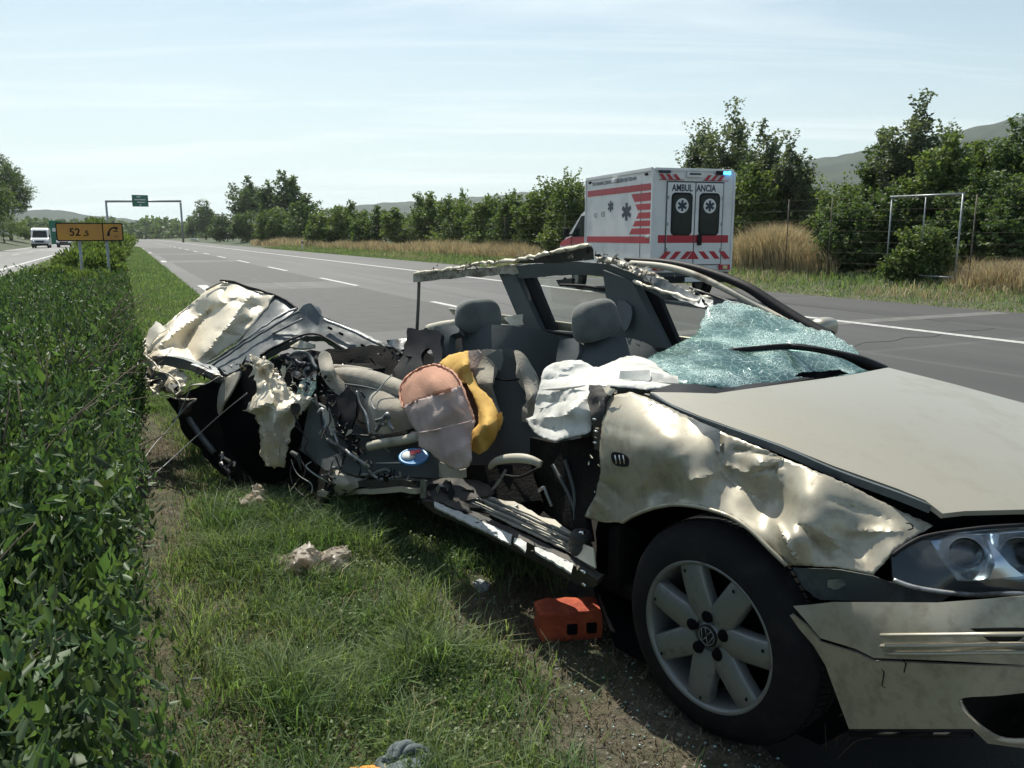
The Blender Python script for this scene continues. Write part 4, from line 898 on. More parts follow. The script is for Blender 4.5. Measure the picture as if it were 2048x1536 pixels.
blue = mat('blue_beacon_lit', (0.05, 0.3, 0.9), 0.2, emit=(0.05, 0.42, 1.0), estr=5)
bl = box('warning_lamp', (1.93, -0.04, 2.985), (0.20, 0.05, 0.075), blue, amb, 0.02, None); bl['label'] = 'lit blue warning lamp'
box('warning_lamp_base', (1.82, -0.035, 2.985), (0.36, 0.03, 0.095), M['black'], amb, 0.01)
w2 = box('warning_lamp', (0.28, -0.035, 2.985), (0.30, 0.04, 0.06), M['navy'], amb, 0.01); w2['label'] = 'unlit blue warning lamp'
text('lettering', 'AMBUL', 0.215, M['navy'], amb, (0.485, -0.029, 2.555), (math.pi / 2, 0, 0), 0.002, sx=0.78, bold=0.006)
text('lettering', 'ANCIA', 0.215, M['navy'], amb, (1.135, -0.029, 2.555), (math.pi / 2, 0, 0), 0.002, sx=0.78, bold=0.006)
# tail: bumper, lamps, wheels
box('rear_bumper', (AW / 2, -0.05, 0.50), (AW - 0.1, 0.16, 0.16), M['black'], amb, 0.03)
for x in (0.2, 1.98):
    tl = box('tail_lamp', (x, -0.035, 0.78), (0.30, 0.06, 0.12), M['red'], amb, 0.015); box('lamp_lens', (x, -0.068, 0.78), (0.12, 0.012, 0.08), M['chrome'], tl)
lp = box('number_plate', (1.1, -0.14, 0.50), (0.50, 0.012, 0.11), M['white_paint'], amb)
def wheel_simple(name, c, r, w, parent, tyre, rim, axis='x'):
    V, F = lathe([(r * 0.55, -w / 2), (r * 0.9, -w / 2), (r, -w / 2 + 0.03), (r, w / 2 - 0.03), (r * 0.9, w / 2), (r * 0.55, w / 2)], 28, 'y')
    V = [(v[1], v[0], v[2]) for v in V]; o = pymesh('wheel', V, F, tyre, parent, True, c)
    V, F = lathe([(0.0, -w / 2 + 0.02), (r * 0.25, -w / 2 + 0.0), (r * 0.45, -w / 2 + 0.03), (r * 0.58, -w / 2 - 0.003), (r * 0.58, w / 2), (0, w / 2 - 0.01)], 24, 'y'); V = [(v[1], v[0], v[2]) for v in V]
    pymesh('rim', V, F, rim, o, True); return o
for x, y in ((0.18, 0.95), (AW - 0.18, 0.95), (0.22, 4.75), (AW - 0.22, 4.75)): wheel_simple('wheel', (x, y, 0.34), 0.34, 0.22, amb, M['rubber'], M['alloy'])
# side films: front is larger y
def sidep(y0, y1, z0, z1): return [(y0, z0), (y1, z0), (y1, z1), (y0, z1)]
am('red_stripe', sidep(0.08, 3.72, 2.57, 2.725), 'side', M['red']); am('red_stripe', sidep(0.08, 3.72, 1.35, 1.51), 'side', M['red'])
def tipx(z): return 0.66 + (abs(z - 2.07) / 0.5) * 0.46
for z0, z1 in ((2.33, 2.52), (2.13, 2.27), (1.93, 2.07), (1.75, 1.88), (1.56, 1.70)):
    am('red_stripe', [(0.08, z0), (tipx(z0), z0), (tipx(z1), z1), (0.08, z1)], 'side', M['red'])
starobj(1.32, 2.11, 0.215, 0.05, 'side', 0.008, amb, 1.25); starobj(2.24, 2.27, 0.14, 0.035, 'side', 0.008, amb, 1.2)
RT = (math.pi / 2, 0, -math.pi / 2)
text('lettering', 'ZÁCHRANNÁ ZDRAVOTNÁ SLUŽBA BRATISLAVA', 0.135, M['navy'], amb, (-0.007, 3.42, 2.84), RT, 0.001, sx=0.86)
text('lettering', '112', 0.17, M['trim'], amb, (-0.007, 3.30, 2.01), RT, 0.001, sx=0.95); text('lettering', '155', 0.19, M['navy'], amb, (-0.007, 2.84, 2.02), RT, 0.001, sx=0.95)
for y in (0.30, 3.55): box('marker_lamp', (-0.025, y, 2.94), (0.04, 0.10, 0.06), M['black'], amb, 0.01)
bulge = box('side_lamp', (-0.05, 1.95, 2.90), (0.09, 0.22, 0.11), M['white_paint'], amb, 0.03)
for y in (0.56,): box('door_gap', (-0.004, y, 1.72), (0.012, 0.014, 2.05), M['seam'], amb)
box('side_handle', (-0.03, 0.17, 1.50), (0.05, 0.16, 0.05), M['chrome'], amb, 0.012)
# cab and the fairing over it
prof = [(AL - 0.02, 0.45), (AL - 0.02, 2.22), (4.1, 2.25), (4.45, 2.18), (5.35, 1.50), (5.95, 1.36), (6.12, 1.2), (6.16, 0.75), (6.12, 0.45)]
cab = prism('cab', prof, 0.12, AW - 0.12, M['white_paint'], amb, 'x', 0.05)
prism('side_window', [(3.98, 1.50), (3.98, 2.10), (4.40, 2.07), (5.08, 1.56), (5.02, 1.50)], 0.10, 0.13, M['darkglass'], cab, 'x')
prism('side_window', [(3.98, 1.50), (3.98, 2.10), (4.40, 2.07), (5.08, 1.56), (5.02, 1.50)], AW - 0.13, AW - 0.10, M['darkglass'], cab, 'x')
prism('windscreen', [(4.52, 2.12), (5.30, 1.545), (5.32, 1.56), (4.54, 2.15)], 0.22, AW - 0.22, M['darkglass'], cab, 'x')
prism('door_gap', [(5.12, 0.6), (5.14, 0.6), (5.14, 1.5), (5.12, 1.5)], 0.095, 0.14, M['seam'], cab, 'x')
prism('red_stripe', [(3.88, 1.35), (3.88, 1.51), (5.2, 1.49), (5.9, 1.36), (6.05, 1.25), (5.9, 1.22)], 0.108, 0.13, M['red'], cab, 'x')
mr_ = box('door_mirror', (-0.06, 5.12, 1.62), (0.16, 0.12, 0.26), M['black'], cab, 0.03); box('mirror_arm', (0.06, 5.12, 1.55), (0.14, 0.05, 0.05), M['black'], mr_)
pillow('roof_fairing', (AW / 2, AL + 0.22, 2.62), (AW - 0.2, 0.75, 0.95), Matrix.Identity(3), M['white_paint'], amb, 0.6, 0.7)
box('roof_beacon', (AW / 2, AL - 0.25, AT + 0.02), (AW - 0.9, 0.22, 0.04), M['white_paint'], amb, 0.01)
bpy.data.objects['roof_fairing'].location = (0, 0, 0)
# ============================================================ PHONE SIGN "52,5"
a = math.atan2(ray(180, HZN)[0], ray(180, HZN)[1]); D = 21.5
sx0 = W_(180, 464, 21.5 * math.cos(a)); rz = -RAZ - 0.02
sg = thing('kilometre_sign', 'orange kilometre sign 52,5 with emergency phone symbol, standing in the hedge', 'road sign', (sx0[0], sx0[1], 0), -a * 0.92)
SW = 1.40; SZ = sx0[2]; SH_ = 0.42
orange = mat('faded_orange_sign', (0.62, 0.30, 0.045), 0.5, col2=(0.52, 0.24, 0.06), nscale=2)
prism('sign_border', rr_(-SW / 2, SW / 2, SZ - SH_ / 2, SZ + SH_ / 2, 0.04), -0.012, 0.012, M['black'], sg)
pn = prism('sign_panel', rr_(-SW / 2 + 0.025, SW / 2 - 0.025, SZ - SH_ / 2 + 0.025, SZ + SH_ / 2 - 0.025, 0.03), -0.018, -0.013, orange, sg)
box('divider', (0.27, -0.020, SZ), (0.022, 0.006, SH_ - 0.05), M['black'], pn)
text('number', '52', 0.245, M['black'], pn, (-0.43, -0.022, SZ - 0.085), (math.pi / 2, 0, 0), 0.002, sx=0.95, bold=0.004)
text('number', ',5', 0.17, M['black'], pn, (-0.145, -0.022, SZ - 0.085), (math.pi / 2, 0, 0), 0.002, sx=1.0, bold=0.003)
hs = [(0.38 + 0.13 * (1 - math.cos(t_)), 0, SZ - 0.10 + 0.20 * math.sin(t_)) for t_ in np.linspace(0.05, 2.15, 9)]
V, F = tube_geo(hs, [0.035, 0.028, 0.02, 0.018, 0.018, 0.018, 0.02, 0.03, 0.036], 6, 2, up=(0, 1, 0), ry=0.003); V = [(v[0], -0.021 + 0.02 * (v[1]), v[2]) for v in V]; pymesh('phone_symbol', V, F, M['black'], pn)
box('symbol_bar', (0.54, -0.021, SZ + 0.02), (0.10, 0.006, 0.025), M['black'], pn)
text('small_print', 'SOS', 0.055, M['black'], pn, (0.50, -0.022, SZ - 0.12), (math.pi / 2, 0, 0), 0.002)
for x in (-0.24, 0.33): tube('sign_post', [(x, 0.03, -0.2), (x, 0.03, SZ + 0.1)], 0.032, M['galv'], sg, 10, 0, world=True)
# ============================================================ GANTRY
def az_st(px, s):
    a = math.atan2(ray(px, HZN)[0], ray(px, HZN)[1]) - RAZ; return s * math.tan(a)
gs = 215.0; tl_, tr_ = az_st(218, gs), az_st(366, gs); pg = road(gs, 0, RZ); yG = pg[1]
zt = CAM_H + (HZN - 405) / FPX * yG
gan = thing('sign_gantry', 'grey portal over the near carriageway carrying a small green sign', 'gantry', tuple(pg), -RAZ)
for t in (tl_, tr_): tube('gantry_post', [(t, 0, -0.3), (t, 0, zt)], 0.24, M['galv'], gan, 8, 0, world=True)
tube('gantry_beam', [(tl_ - 0.2, 0, zt), (tr_ + 0.2, 0, zt + 0.35)], 0.26, M['galv'], gan, 8, 0, world=True)
t0_, t1_ = az_st(270, gs), az_st(302, gs); green = mat('green_road_sign', (0.0, 0.16, 0.085), 0.5)
gp = box('sign_panel', ((t0_ + t1_) / 2, -0.4, zt + 0.25), (t1_ - t0_, 0.12, 2.7), green, gan)
for x, z, w_, h_ in ((-0.3, 0.9, 0.9, 0.22), (0, 0.25, 2.4, 0.22), (0.2, -0.35, 1.7, 0.22), (0, -0.95, 0.3, 0.35)): box('legend_line', ((t0_ + t1_) / 2 + x, -0.48, zt + 0.25 + z), (w_, 0.03, h_), M['white_paint'], gp)
# small green sign beyond the opposite road
x, y, z = W_(112, 466, 120); gs2 = thing('green_roadside_sign', 'small green sign left of the orange kilometre sign, beside the far carriageway', 'road sign', (x, y, 0), 0.45)
p_ = box('sign_panel', (0, 0, 1.9), (1.6, 0.08, 3.4), green, gs2); box('legend_line', (0, -0.06, 2.3), (0.9, 0.03, 0.5), M['white_paint'], p_); box('sign_post', (0, 0.08, 0.5), (0.12, 0.12, 2.0), M['galv'], gs2)
# ============================================================ white marker post, guard rail
def at_t(px, t):
    a = math.atan2(ray(px, HZN)[0], ray(px, HZN)[1]); d = t / math.sin(a - RAZ); return math.sin(a) * d, math.cos(a) * d
x, y = at_t(604, 17.2); s_, t_ = st(x, y); z = float(gz(s_, t_)); mp_ = thing('marker_post', 'white plastic marker post with dark band at the right road edge', 'marker post', (x, y, z))
box('post', (0, 0, 0.5), (0.13, 0.10, 1.1), M['white_paint'], mp_, 0.03); box('band', (0, 0, 0.82), (0.137, 0.107, 0.22), M['black'], mp_)
x, y = at_t(388, 17.0); z = -0.1; gr = thing('guard_rail', 'pale short guard rail at the right roadside below the gantry', 'guard rail', (x, y, z), -RAZ)
tube('rail', [(0, -14, 0.2), (0, -10, 0.72), (0, 14, 0.72)], 0.06, M['galv'], gr, 6, 0, world=True, ry=0.16)
for y_ in np.arange(-9, 14, 4.0): box('rail_post', (0.1, y_, 0.3), (0.12, 0.1, 0.8), M['galv'], gr)
# ============================================================ fence and metal frame on the right
fence = thing('wire_fence', 'rusty post and wire mesh fence in front of the right hand bushes', 'fence', tuple(road(15, 19.6)))
iv = Matrix.Translation(-Vector(road(15, 19.6)))
FT = 20.2; tops = []
def fpost(px, ytop, h=None, m='rust'):
    x, y = at_t(px, FT); s_, t_ = st(x, y); z = float(gz(s_, t_)); zt = CAM_H + (HZN - ytop) / FPX * y
    o = tube('fence_post', [(x, y, z - 0.2), (x, y, zt)], 0.017, M[m], fence, 6, 0, world=True); o.matrix_parent_inverse = iv; tops.append((s_, x, y, z, zt))
for px, yt in ((1574, 402), (1946, 392), (1660, 398), (2100, 385), (1440, 410), (1330, 418), (1130, 430), (1010, 436), (900, 444), (820, 448), (755, 452)): fpost(px, yt)
tops.sort(); 
for j in range(8):
    f = 0.08 + 0.92 * j / 7
    P = [(x, y, z + (zt - z) * f * 0.98) for s_, x, y, z, zt in tops]; o = tube('fence_wire', P, 0.0022, M['rust'], fence, 4, 0, world=True); o.matrix_parent_inverse = iv
# metal frame
fr = thing('metal_frame', 'galvanised three post sign frame without a panel, in front of the dark bushes', 'metal frame', (0, 0, 0))
FPp = []
for px, py in ((1778, 397), (1845, 396), (1918, 391)):
    x, y = at_t(px, 19.7 + (px - 1778) * 0.000); s_, t_ = st(x, y); z = float(gz(s_, t_)); zt = CAM_H + (HZN - py) / FPX * y; FPp.append((x, y, z, zt))
fr.location = FPp[0][:3]; iv2 = Matrix.Translation(-Vector(FPp[0][:3]))
for i, (x, y, z, zt) in enumerate(FPp):
    r_ = 0.024 if i != 1 else 0.018; o = tube('frame_post', [(x, y, z - 0.1 if i != 1 else z + 1.0), (x, y, zt)], r_, M['galv'], fr, 8, 0, world=True); o.matrix_parent_inverse = iv2
o = tube('frame_beam', [(FPp[0][0] - 0.05, FPp[0][1], FPp[0][3]), (FPp[2][0] + 0.05, FPp[2][1], FPp[2][3])], 0.027, M['galv'], fr, 8, 0, world=True); o.matrix_parent_inverse = iv2
o = tube('frame_beam', [(FPp[1][0], FPp[1][1], FPp[0][2] + 0.32), (FPp[2][0], FPp[2][1], FPp[2][2] + 0.30)], 0.02, M['galv'], fr, 8, 0, world=True); o.matrix_parent_inverse = iv2
# ============================================================ oncoming vehicles
def van(px, t, name, label, cat, col, L, Wd, H, snub):
    a = math.atan2(ray(px, HZN)[0], ray(px, HZN)[1]); d = t / math.sin(a - RAZ); x, y = math.sin(a) * d, math.cos(a) * d
    r = thing(name, label, cat, (x, y, RZ), -RAZ)      # local -y is its front
    m = mat(name + '_paint', col, 0.3, coat=0.6)
    if snub: prof = [(0, 0.3), (0, 0.95), (0.15, 1.12), (0.95, 1.28), (1.75, H * 0.93), (2.2, H), (L - 0.1, H), (L, H - 0.15), (L, 0.35)]
    else: prof = [(0, 0.3), (0, 0.65), (0.15, 0.8), (1.15, 0.95), (1.9, H * 0.97), (2.5, H), (3.3, H * 0.98), (L - 0.4, 1.0), (L, 0.9), (L, 0.35)]
    b = prism('body', prof, -Wd / 2, Wd / 2, m, r, 'x', 0.07)
    if snub: wz = [(1.02, 1.36), (1.66, H * 0.86)]
    else: wz = [(1.22, 1.0), (1.80, H * 0.93)]
    (ya, za), (yb, zb) = wz
    V = [(-Wd * .43, ya - 0.06, za), (Wd * .43, ya - 0.06, za), (Wd * .38, yb - 0.06, zb), (-Wd * .38, yb - 0.06, zb)]; V += [(p[0], p[1] + 0.05, p[2] - 0.03) for p in V]
    pymesh('windscreen', V, [(0, 1, 2, 3), (7, 6, 5, 4), (0, 4, 5, 1), (1, 5, 6, 2), (2, 6, 7, 3), (3, 7, 4, 0)], M['darkglass'], r)
    for sx_ in (-1, 1):
        hl = pillow('headlight', (sx_ * Wd * .38, -0.0, 0.85 if snub else 0.66), (0.34, 0.14, 0.22), Matrix.Identity(3), M['chrome'], r)
        box('door_mirror', (sx_ * (Wd / 2 + 0.12), ya + 0.1, za + 0.1), (0.16, 0.10, 0.26 if snub else .14), M['black'], r, 0.02)
        box('side_window', (sx_ * (Wd / 2 + 0.0), ya + 1.0, za + 0.25), (0.03, 0.9, 0.40), M['darkglass'], r)
    box('grille', (0, -0.035, 0.80 if snub else 0.6), (Wd * 0.5, 0.06, 0.22), M['black'], r, 0.01); box('bumper', (0, -0.06, 0.42), (Wd * 0.98, 0.16, 0.26), M['black'] if snub else m, r, 0.04)
    for sx_ in (-1, 1):
        for y_ in (0.9, L - 1.0): wheel_simple('wheel', (sx_ * (Wd / 2 - 0.12), y_, 0.33), 0.33, 0.22, r, M['rubber'], M['alloy'])
    return r
van(78, -9.6, 'white_van', 'white van with headlights driving towards us on the opposite carriageway', 'van', (0.72, 0.73, 0.74), 5.2, 1.95, 2.55, True)
van(126, -7.2, 'dark_car', 'dark car following the white van, half behind the orange sign', 'car', (0.03, 0.03, 0.035), 4.3, 1.75, 1.45, False)
# ============================================================ THE WRECKED CAR
car_root = thing('wrecked_car', 'wrecked champagne saloon with torn open side and roof cut away, at the road edge', 'car', tuple(car(0, 0.85, 0)))
CINV = Matrix.Translation(-Vector(car(0, 0.85, 0)))
CR_FIX = []
def cp(o): CR_FIX.append(o); return o
_sh, _tu, _pm, _bx, _pl = sheet, tube, pymesh, box, pillow
K = car_root
def csheet(name, outline, m, parent=None, **kw): return _sh(name, outline, M[m] if isinstance(m, str) else m, parent or K, **kw)
def ctube(name, pts, rad, m, parent=None, **kw): return _tu(name, pts, rad, M[m], parent or K, **kw)
def cbox(name, c, s, m, parent=None, bev=0.01, R=None):
    return _bx(name, tuple(car(*c)), s, M[m], parent or K, bev, R if R is not None else RC)
def cbeam(name, pts, w, h, m, parent=None, n=3, crump=0.0, cs=9): return ctube(name, pts, w, m, parent, ry=h, sq=True, n=n, crump=crump, cs=cs)
# ---- bonnet
bon = csheet('bonnet', [(1300, 784, 'v', .13), (1330, 803, 'v', .12), (1400, 832, 'v', .12), (1564, 890, 'v', .13), (1668, 932, 'v', .145), (1797, 978, 'v', .17), (1850, 1000, 'v', .185), (1885, 1027, 'v', .22),
    (1930, 1022, 'v', .29), (2048, 1019, 'v', .44), ('c', .74, .62, .71), ('c', .80, .95, .70), ('c', .76, 1.3, .71), ('c', .62, 1.52, .74), ('c', .35, 1.54, .79), (2048, 806, 'v', 1.52), (1900, 766, 'v', 1.5), (1776, 735, 'v', 1.44),
    (1705, 749, 'v', 1.26), (1595, 764, 'v', .95), (1486, 779, 'v', .62), (1431, 787, 'v', .46), (1363, 785, 'v', .28)], 'paint_clean',
    surf=lambda u, v: .905 + .045 * (1 - ((v - .85) / .75) ** 2) - .035 * max(0, .46 + .12 * u - v) - .17 * (max(0, u + .36) / .95) ** 1.6, res=13, thick=.014, crump=.0)
_unused = ([(1380, 797, 'w', .94), (1600, 850, 'w', .925), (1800, 915, 'w', .875), (1960, 985, 'w', .80)])
seal = [(1302, 792, 'v', .125), (1345, 818, 'v', .125), (1420, 848, 'v', .12), (1564, 900, 'v', .125), (1668, 945, 'v', .14), (1797, 992, 'v', .165), (1860, 1018, 'v', .20)]
cbeam('bonnet_edge', seal, .006, .010, 'greymetal', bon)
csheet('bonnet_gap', [(1300, 794, 'v', .15), (1420, 850, 'v', .15), (1564, 905, 'v', .15), (1797, 995, 'v', .19), (1885, 1030, 'v', .26), (2048, 1020, 'v', .50), ('c', .72, .7, .69), ('c', .70, .7, .58), (2048, 1062, 'v', .42), (1867, 1066, 'v', .25), (1694, 985, 'v', .2), (1569, 935, 'v', .19), (1440, 880, 'v', .2)], 'blackmatt', res=24, thick=.01)
# ---- front wing
fw = csheet('front_wing', [(1214, 794, 'v', .10), (1260, 784, 'v', .12), (1300, 797, 'v', .11), (1383, 836, 'v', .10), (1440, 862, 'v', .10), (1569, 916, 'v', .10), (1694, 968, 'v', .11), (1797, 1020, 'v', .15), (1867, 1051, 'v', .20),
    (1822, 1078, 'v', .12), (1787, 1103, 'v', .07), (1745, 1149, 'v', .03), (1678, 1134, 'v', .01), (1574, 1131, 'v', -.02), (1538, 1097, 'v', -.025), (1502, 1061, 'v', -.02), (1460, 1033, 'v', -.015), (1403, 1015, 'v', -.015), (1352, 1009, 'v', -.01), (1310, 1015, 'v', -.01),
    (1269, 1030, 'v', 0), (1243, 1046, 'v', .01), (1196, 1043, 'v', .02), (1170, 1033, 'v', -.02), (1191, 989, 'v', .01), (1201, 947, 'v', .01), (1199, 895, 'v', .02), (1204, 844, 'v', .04)], 'paint_dusty',
    inner=[(1250, 860, 'v', .015), (1340, 880, 'v', .0), (1400, 900, 'v', .03), (1438, 905, 'v', .055), (1470, 885, 'v', .10), (1470, 935, 'v', .085), (1520, 930, 'v', .045), (1550, 945, 'v', .08), (1450, 990, 'v', .02), (1380, 960, 'v', -.012), (1340, 985, 'v', .03), (1600, 990, 'v', .03), (1560, 1010, 'v', .06), (1530, 1040, 'v', .02),
           (1700, 1030, 'v', .07), (1640, 1060, 'v', .005), (1590, 1075, 'v', -.035), (1660, 1090, 'v', .03), (1720, 1100, 'v', .065), (1280, 960, 'v', -.01), (1235, 980, 'v', .03), (1250, 910, 'v', -.004)],
    res=6, crump=.003, cs=9, ridge=.002, rs=6, jag=1.0, thick=.004, fold=.003, ff=1.7,
    creases=[(1436, 868, 1442, 925, .03, 9), (1442, 925, 1500, 948, -.022, 8), (1470, 900, 1560, 912, .024, 8), (1500, 948, 1566, 930, .02, 7), (1560, 920, 1560, 965, -.014, 7), (1380, 960, 1440, 945, -.014, 9), (1440, 945, 1530, 1010, .016, 9), (1555, 1050, 1590, 1120, -.028, 8),
             (1600, 1050, 1660, 1110, .022, 9), (1655, 1070, 1720, 1128, -.014, 10), (1660, 1000, 1780, 1040, .008, 6), (1700, 1060, 1800, 1062, -.010, 8), (1200, 960, 1260, 1010, .014, 8), (1190, 1000, 1235, 1035, -.012, 6), (1210, 850, 1290, 870, .008, 9), (1290, 940, 1380, 905, -.006, 10), (1250, 1000, 1300, 955, -.010, 7)])
arch = [(1574, 1131, 'v', -.03), (1538, 1097, 'v', -.035), (1502, 1061, 'v', -.03), (1460, 1033, 'v', -.025), (1403, 1015, 'v', -.022), (1352, 1009, 'v', -.02), (1310, 1015, 'v', -.018), (1269, 1030, 'v', -.01), (1246, 1044, 'v', .0)]
ctube('arch_lip', arch, .006, 'paint_dusty', fw, n=3)
lmp = csheet('side_repeater', [(1224, 905, 'v', .0), (1243, 906, 'v', -.005), (1257, 917, 'v', -.008), (1254, 933, 'v', -.008), (1232, 931, 'v', -.004), (1223, 920, 'v', 0)], 'black', fw, res=5, curve=3, thick=.01)
for dx in (-8, 0, 8): ctube('repeater_rib', [(1238 + dx, 910, 'v', -.022), (1241 + dx, 928, 'v', -.022)], .0022, 'chrome', lmp, sides=5, n=0)
# pushed-in blue grey flap at the joint
csheet('torn_flap', [(1366, 830, 'v', .10), (1440, 860, 'v', .09), (1440, 905, 'v', .055), (1400, 885, 'v', .05), (1374, 862, 'v', .07)], 'greymetal', res=9, crump=.01, thick=.003)
# ---- dark inner parts round the wheel
csheet('wheel_arch_liner', [(1196, 1040, 'v', .12), (1243, 1035, 'v', .14), (1310, 1002, 'v', .2), (1403, 1000, 'v', .2), (1502, 1050, 'v', .2), (1580, 1120, 'v', .16), (1690, 1128, 'v', .14), (1745, 1150, 'v', .14), (1800, 1150, 'v', .18), (1850, 1175, 'v', .22), (1940, 1190, 'v', .3), (2048, 1185, 'v', .42), (2048, 1230, 'v', .4), (1700, 1230, 'v', .12), (1660, 1300, 'v', .14), (1700, 1460, 'v', .16), (1640, 1490, 'w', .03), (1400, 1380, 'w', .10), (1230, 1290, 'w', .06), (1190, 1180, 'v', .15)],
       'blackmatt', inner=[(1420, 1180, 'v', .42), (1300, 1120, 'v', .38), (1520, 1200, 'v', .38)], res=26, crump=.02, thick=.01)
csheet('crash_bar_cover', [(1580, 1135, 'v', .06), (1680, 1140, 'v', .06), (1745, 1152, 'v', .08), (1800, 1170, 'v', .13), (1900, 1192, 'v', .2), (1880, 1205, 'v', .17), (1640, 1200, 'v', .06), (1605, 1175, 'v', .05)], 'greymetal', res=12, crump=.012, thick=.006)
csheet('bracket', [(1655, 1160, 'v', .05), (1690, 1156, 'v', .06), (1692, 1170, 'v', .06), (1672, 1180, 'v', .055), (1655, 1174, 'v', .05)], 'bare', res=6, thick=.003)
# ---- wheel
wc = q(1418, 1270, 2.245)
WR = Matrix((tuple(CU), tuple(-CV), tuple(CW))).transposed()   # local y points outwards (towards the verge)
def wloc(V): return [Vector(wc) + WR @ Vector(v) for v in V]
V, F = lathe([(.216, .02), (.228, .022), (.262, .016), (.295, -.004), (.3135, -.03), (.316, -.06), (.316, -.15), (.3135, -.18), (.28, -.205), (.215, -.20), (.208, -.1), (.208, .0), (.216, .02)], 96)
wheel = pymesh('wheel', wloc(V), F, M['rubber'], K, True); wheel['label'] = 'front wheel with black tyre and grey seven spoke rim'
V = []; F = []
for k in range(96):            # tread blocks round the shoulder
    a = 2 * math.pi * k / 96; 
    for y0, y1 in ((-.045, -.10), (-.11, -.165)):
        b = len(V)
        for r in (.314, .321):
            for da in (-.024, .024):
                for y in (y0, y1): V.append((r * math.cos(a + da + y * 1.2), y, r * math.sin(a + da + y * 1.2)))
        F += [(b + 4, b + 5, b + 7, b + 6), (b, b + 1, b + 5, b + 4), (b + 2, b + 6, b + 7, b + 3), (b, b + 4, b + 6, b + 2), (b + 1, b + 3, b + 7, b + 5)]
pymesh('tread', wloc(V), F, M['rubber'], wheel)['kind'] = 'stuff'
V, F = lathe([(.188, -.16), (.195, -.02), (.200, .004), (.205, .016), (.213, .022), (.2175, .018), (.2165, -.01), (.208, -.03), (.2, -.16)], 96)
RA = merge([(V, F)])
parts = [(V, F)]
for k in range(7):
    a = math.radians(-96 + 360 / 7 * k); c, s = math.cos(a), math.sin(a)
    sec = [(.045, .046, .000), (.088, .0415, .009), (.14, .0395, .014), (.18, .039, .014), (.205, .040, .010)]
    Vs = []; Fs = []
    for r, hw, y in sec:
        for x_, y_ in ((-hw, y - .035), (-hw, y - .005), (-hw + .006, y + .001), (0, y + .0035), (hw - .006, y + .001), (hw, y - .005), (hw, y - .035)):
            Vs.append((r * c - x_ * s, y_, r * s + x_ * c))
    for i in range(4):
        for j in range(6): Fs.append((i * 7 + j, i * 7 + j + 1, (i + 1) * 7 + j + 1, (i + 1) * 7 + j))
    parts.append((Vs, Fs))
    # small slot near the rim on every spoke
V, F = lathe([(0, .004), (.034, .004), (.036, -.004), (.05, -.002), (.072, .006), (.086, .004), (.092, -.03)], 48); parts.append((V, F))
V, F = merge(parts); rim = pymesh('rim', wloc(V), F, M['alloy'], wheel, True)
V, F = lathe([(.0, -.075), (.15, -.07), (.155, -.09), (.19, -.10)], 40); pymesh('brake_disc', wloc(V), F, M['blackmatt'], wheel, True)
parts = []
for k in range(5):
    a = math.radians(-50 + 72 * k); V, F = lathe([(0, .0115), (.0160, .0115), (.0175, .0), ], 16)
    parts.append(([(v[0] + .056 * math.cos(a), v[1] + .0, v[2] + .056 * math.sin(a)) for v in V], F))
for k in range(7):
    a = math.radians(-96 + 360 / 7 * k); V, F = lathe([(0, .0205), (.006, .0205)], 8); parts.append(([(v[0] * .7 + .188 * math.cos(a + .08), v[1], v[2] + .188 * math.sin(a + .08)) for v in V], F))
V, F = merge(parts); o = pymesh('bolt_recess', wloc(V), F, M['blackmatt'], wheel, True); o['kind'] = 'stuff'
V, F = lathe([(0, .010), (.029, .010), (.032, .006), (.032, -.004)], 32); cap = pymesh('hub_cap', wloc(V), F, M['black'], wheel, True)
em = []; r_ = .0255
ringp = [(r_ * math.cos(a), .0115, r_ * math.sin(a)) for a in np.linspace(0, 2 * math.pi, 25)]
em.append(tube_geo(ringp, .0016, 5, 0, up=(0, 1, 0)))
ra_ = math.radians(-12)
def rr2(x, z): return (x * math.cos(ra_) - z * math.sin(ra_), .0115, x * math.sin(ra_) + z * math.cos(ra_))
for pl in ([(-.0105, .0225), (0, .002), (.0105, .0225)], [(-.021, .013), (-.0095, -.022), (0, -.002), (.0095, -.022), (.021, .013)]):
    for a, b in zip(pl[:-1], pl[1:]): em.append(tube_geo([rr2(*a), rr2(*b)], .0017, 5, 0, up=(0, 1, 0)))
V, F = merge(em); o = pymesh('emblem', wloc(V), F, M['alloy'], wheel, True); o['kind'] = 'stuff'
for u, v in ((.0, 1.62), (-2.72, 1.60)):
    V, F = lathe([(.2, .0), (.29, .0), (.315, -.03), (.315, -.17), (.29, -.2), (.0, -.2)], 40)
    c_ = car(u, v, .19); pymesh('wheel', [Vector(c_) + Matrix((tuple(CU), tuple(CV), tuple(CW))).transposed() @ Vector(p) for p in V], F, M['rubber'], K, True)
# ---- bumper
bl_ = csheet('front_bumper', [(1586, 1212, 'v', -.005), (1623, 1209, 'v', .0), (1665, 1204, 'v', -.01), (1760, 1204, 'v', -.005), (1874, 1205, 'v', .01), (2048, 1192, 'v', .06), ('c', .90, .32, .63), ('c', .95, .6, .62), ('c', .96, 1.1, .62), ('c', .95, 1.1, .48), ('c', .95, .6, .48), ('c', .91, .32, .49), (2048, 1330, 'v', .04), (1900, 1322, 'v', -.02), (1804, 1318, 'v', -.03), (1748, 1316, 'v', -.035), (1710, 1297, 'v', -.03), (1640, 1276, 'v', -.015), (1612, 1242, 'v', -.01)],
    'paint_dusty', res=18, crump=.004, cs=5, thick=.006, inner=[(1700, 1240, 'v', -.025), (1850, 1250, 'v', -.015), (1960, 1250, 'v', .01)])
fog_hole = [(1918, 1400), (1990, 1392), (2090, 1388), (2110, 1440), (2060, 1478), (2000, 1476), (1945, 1440)]
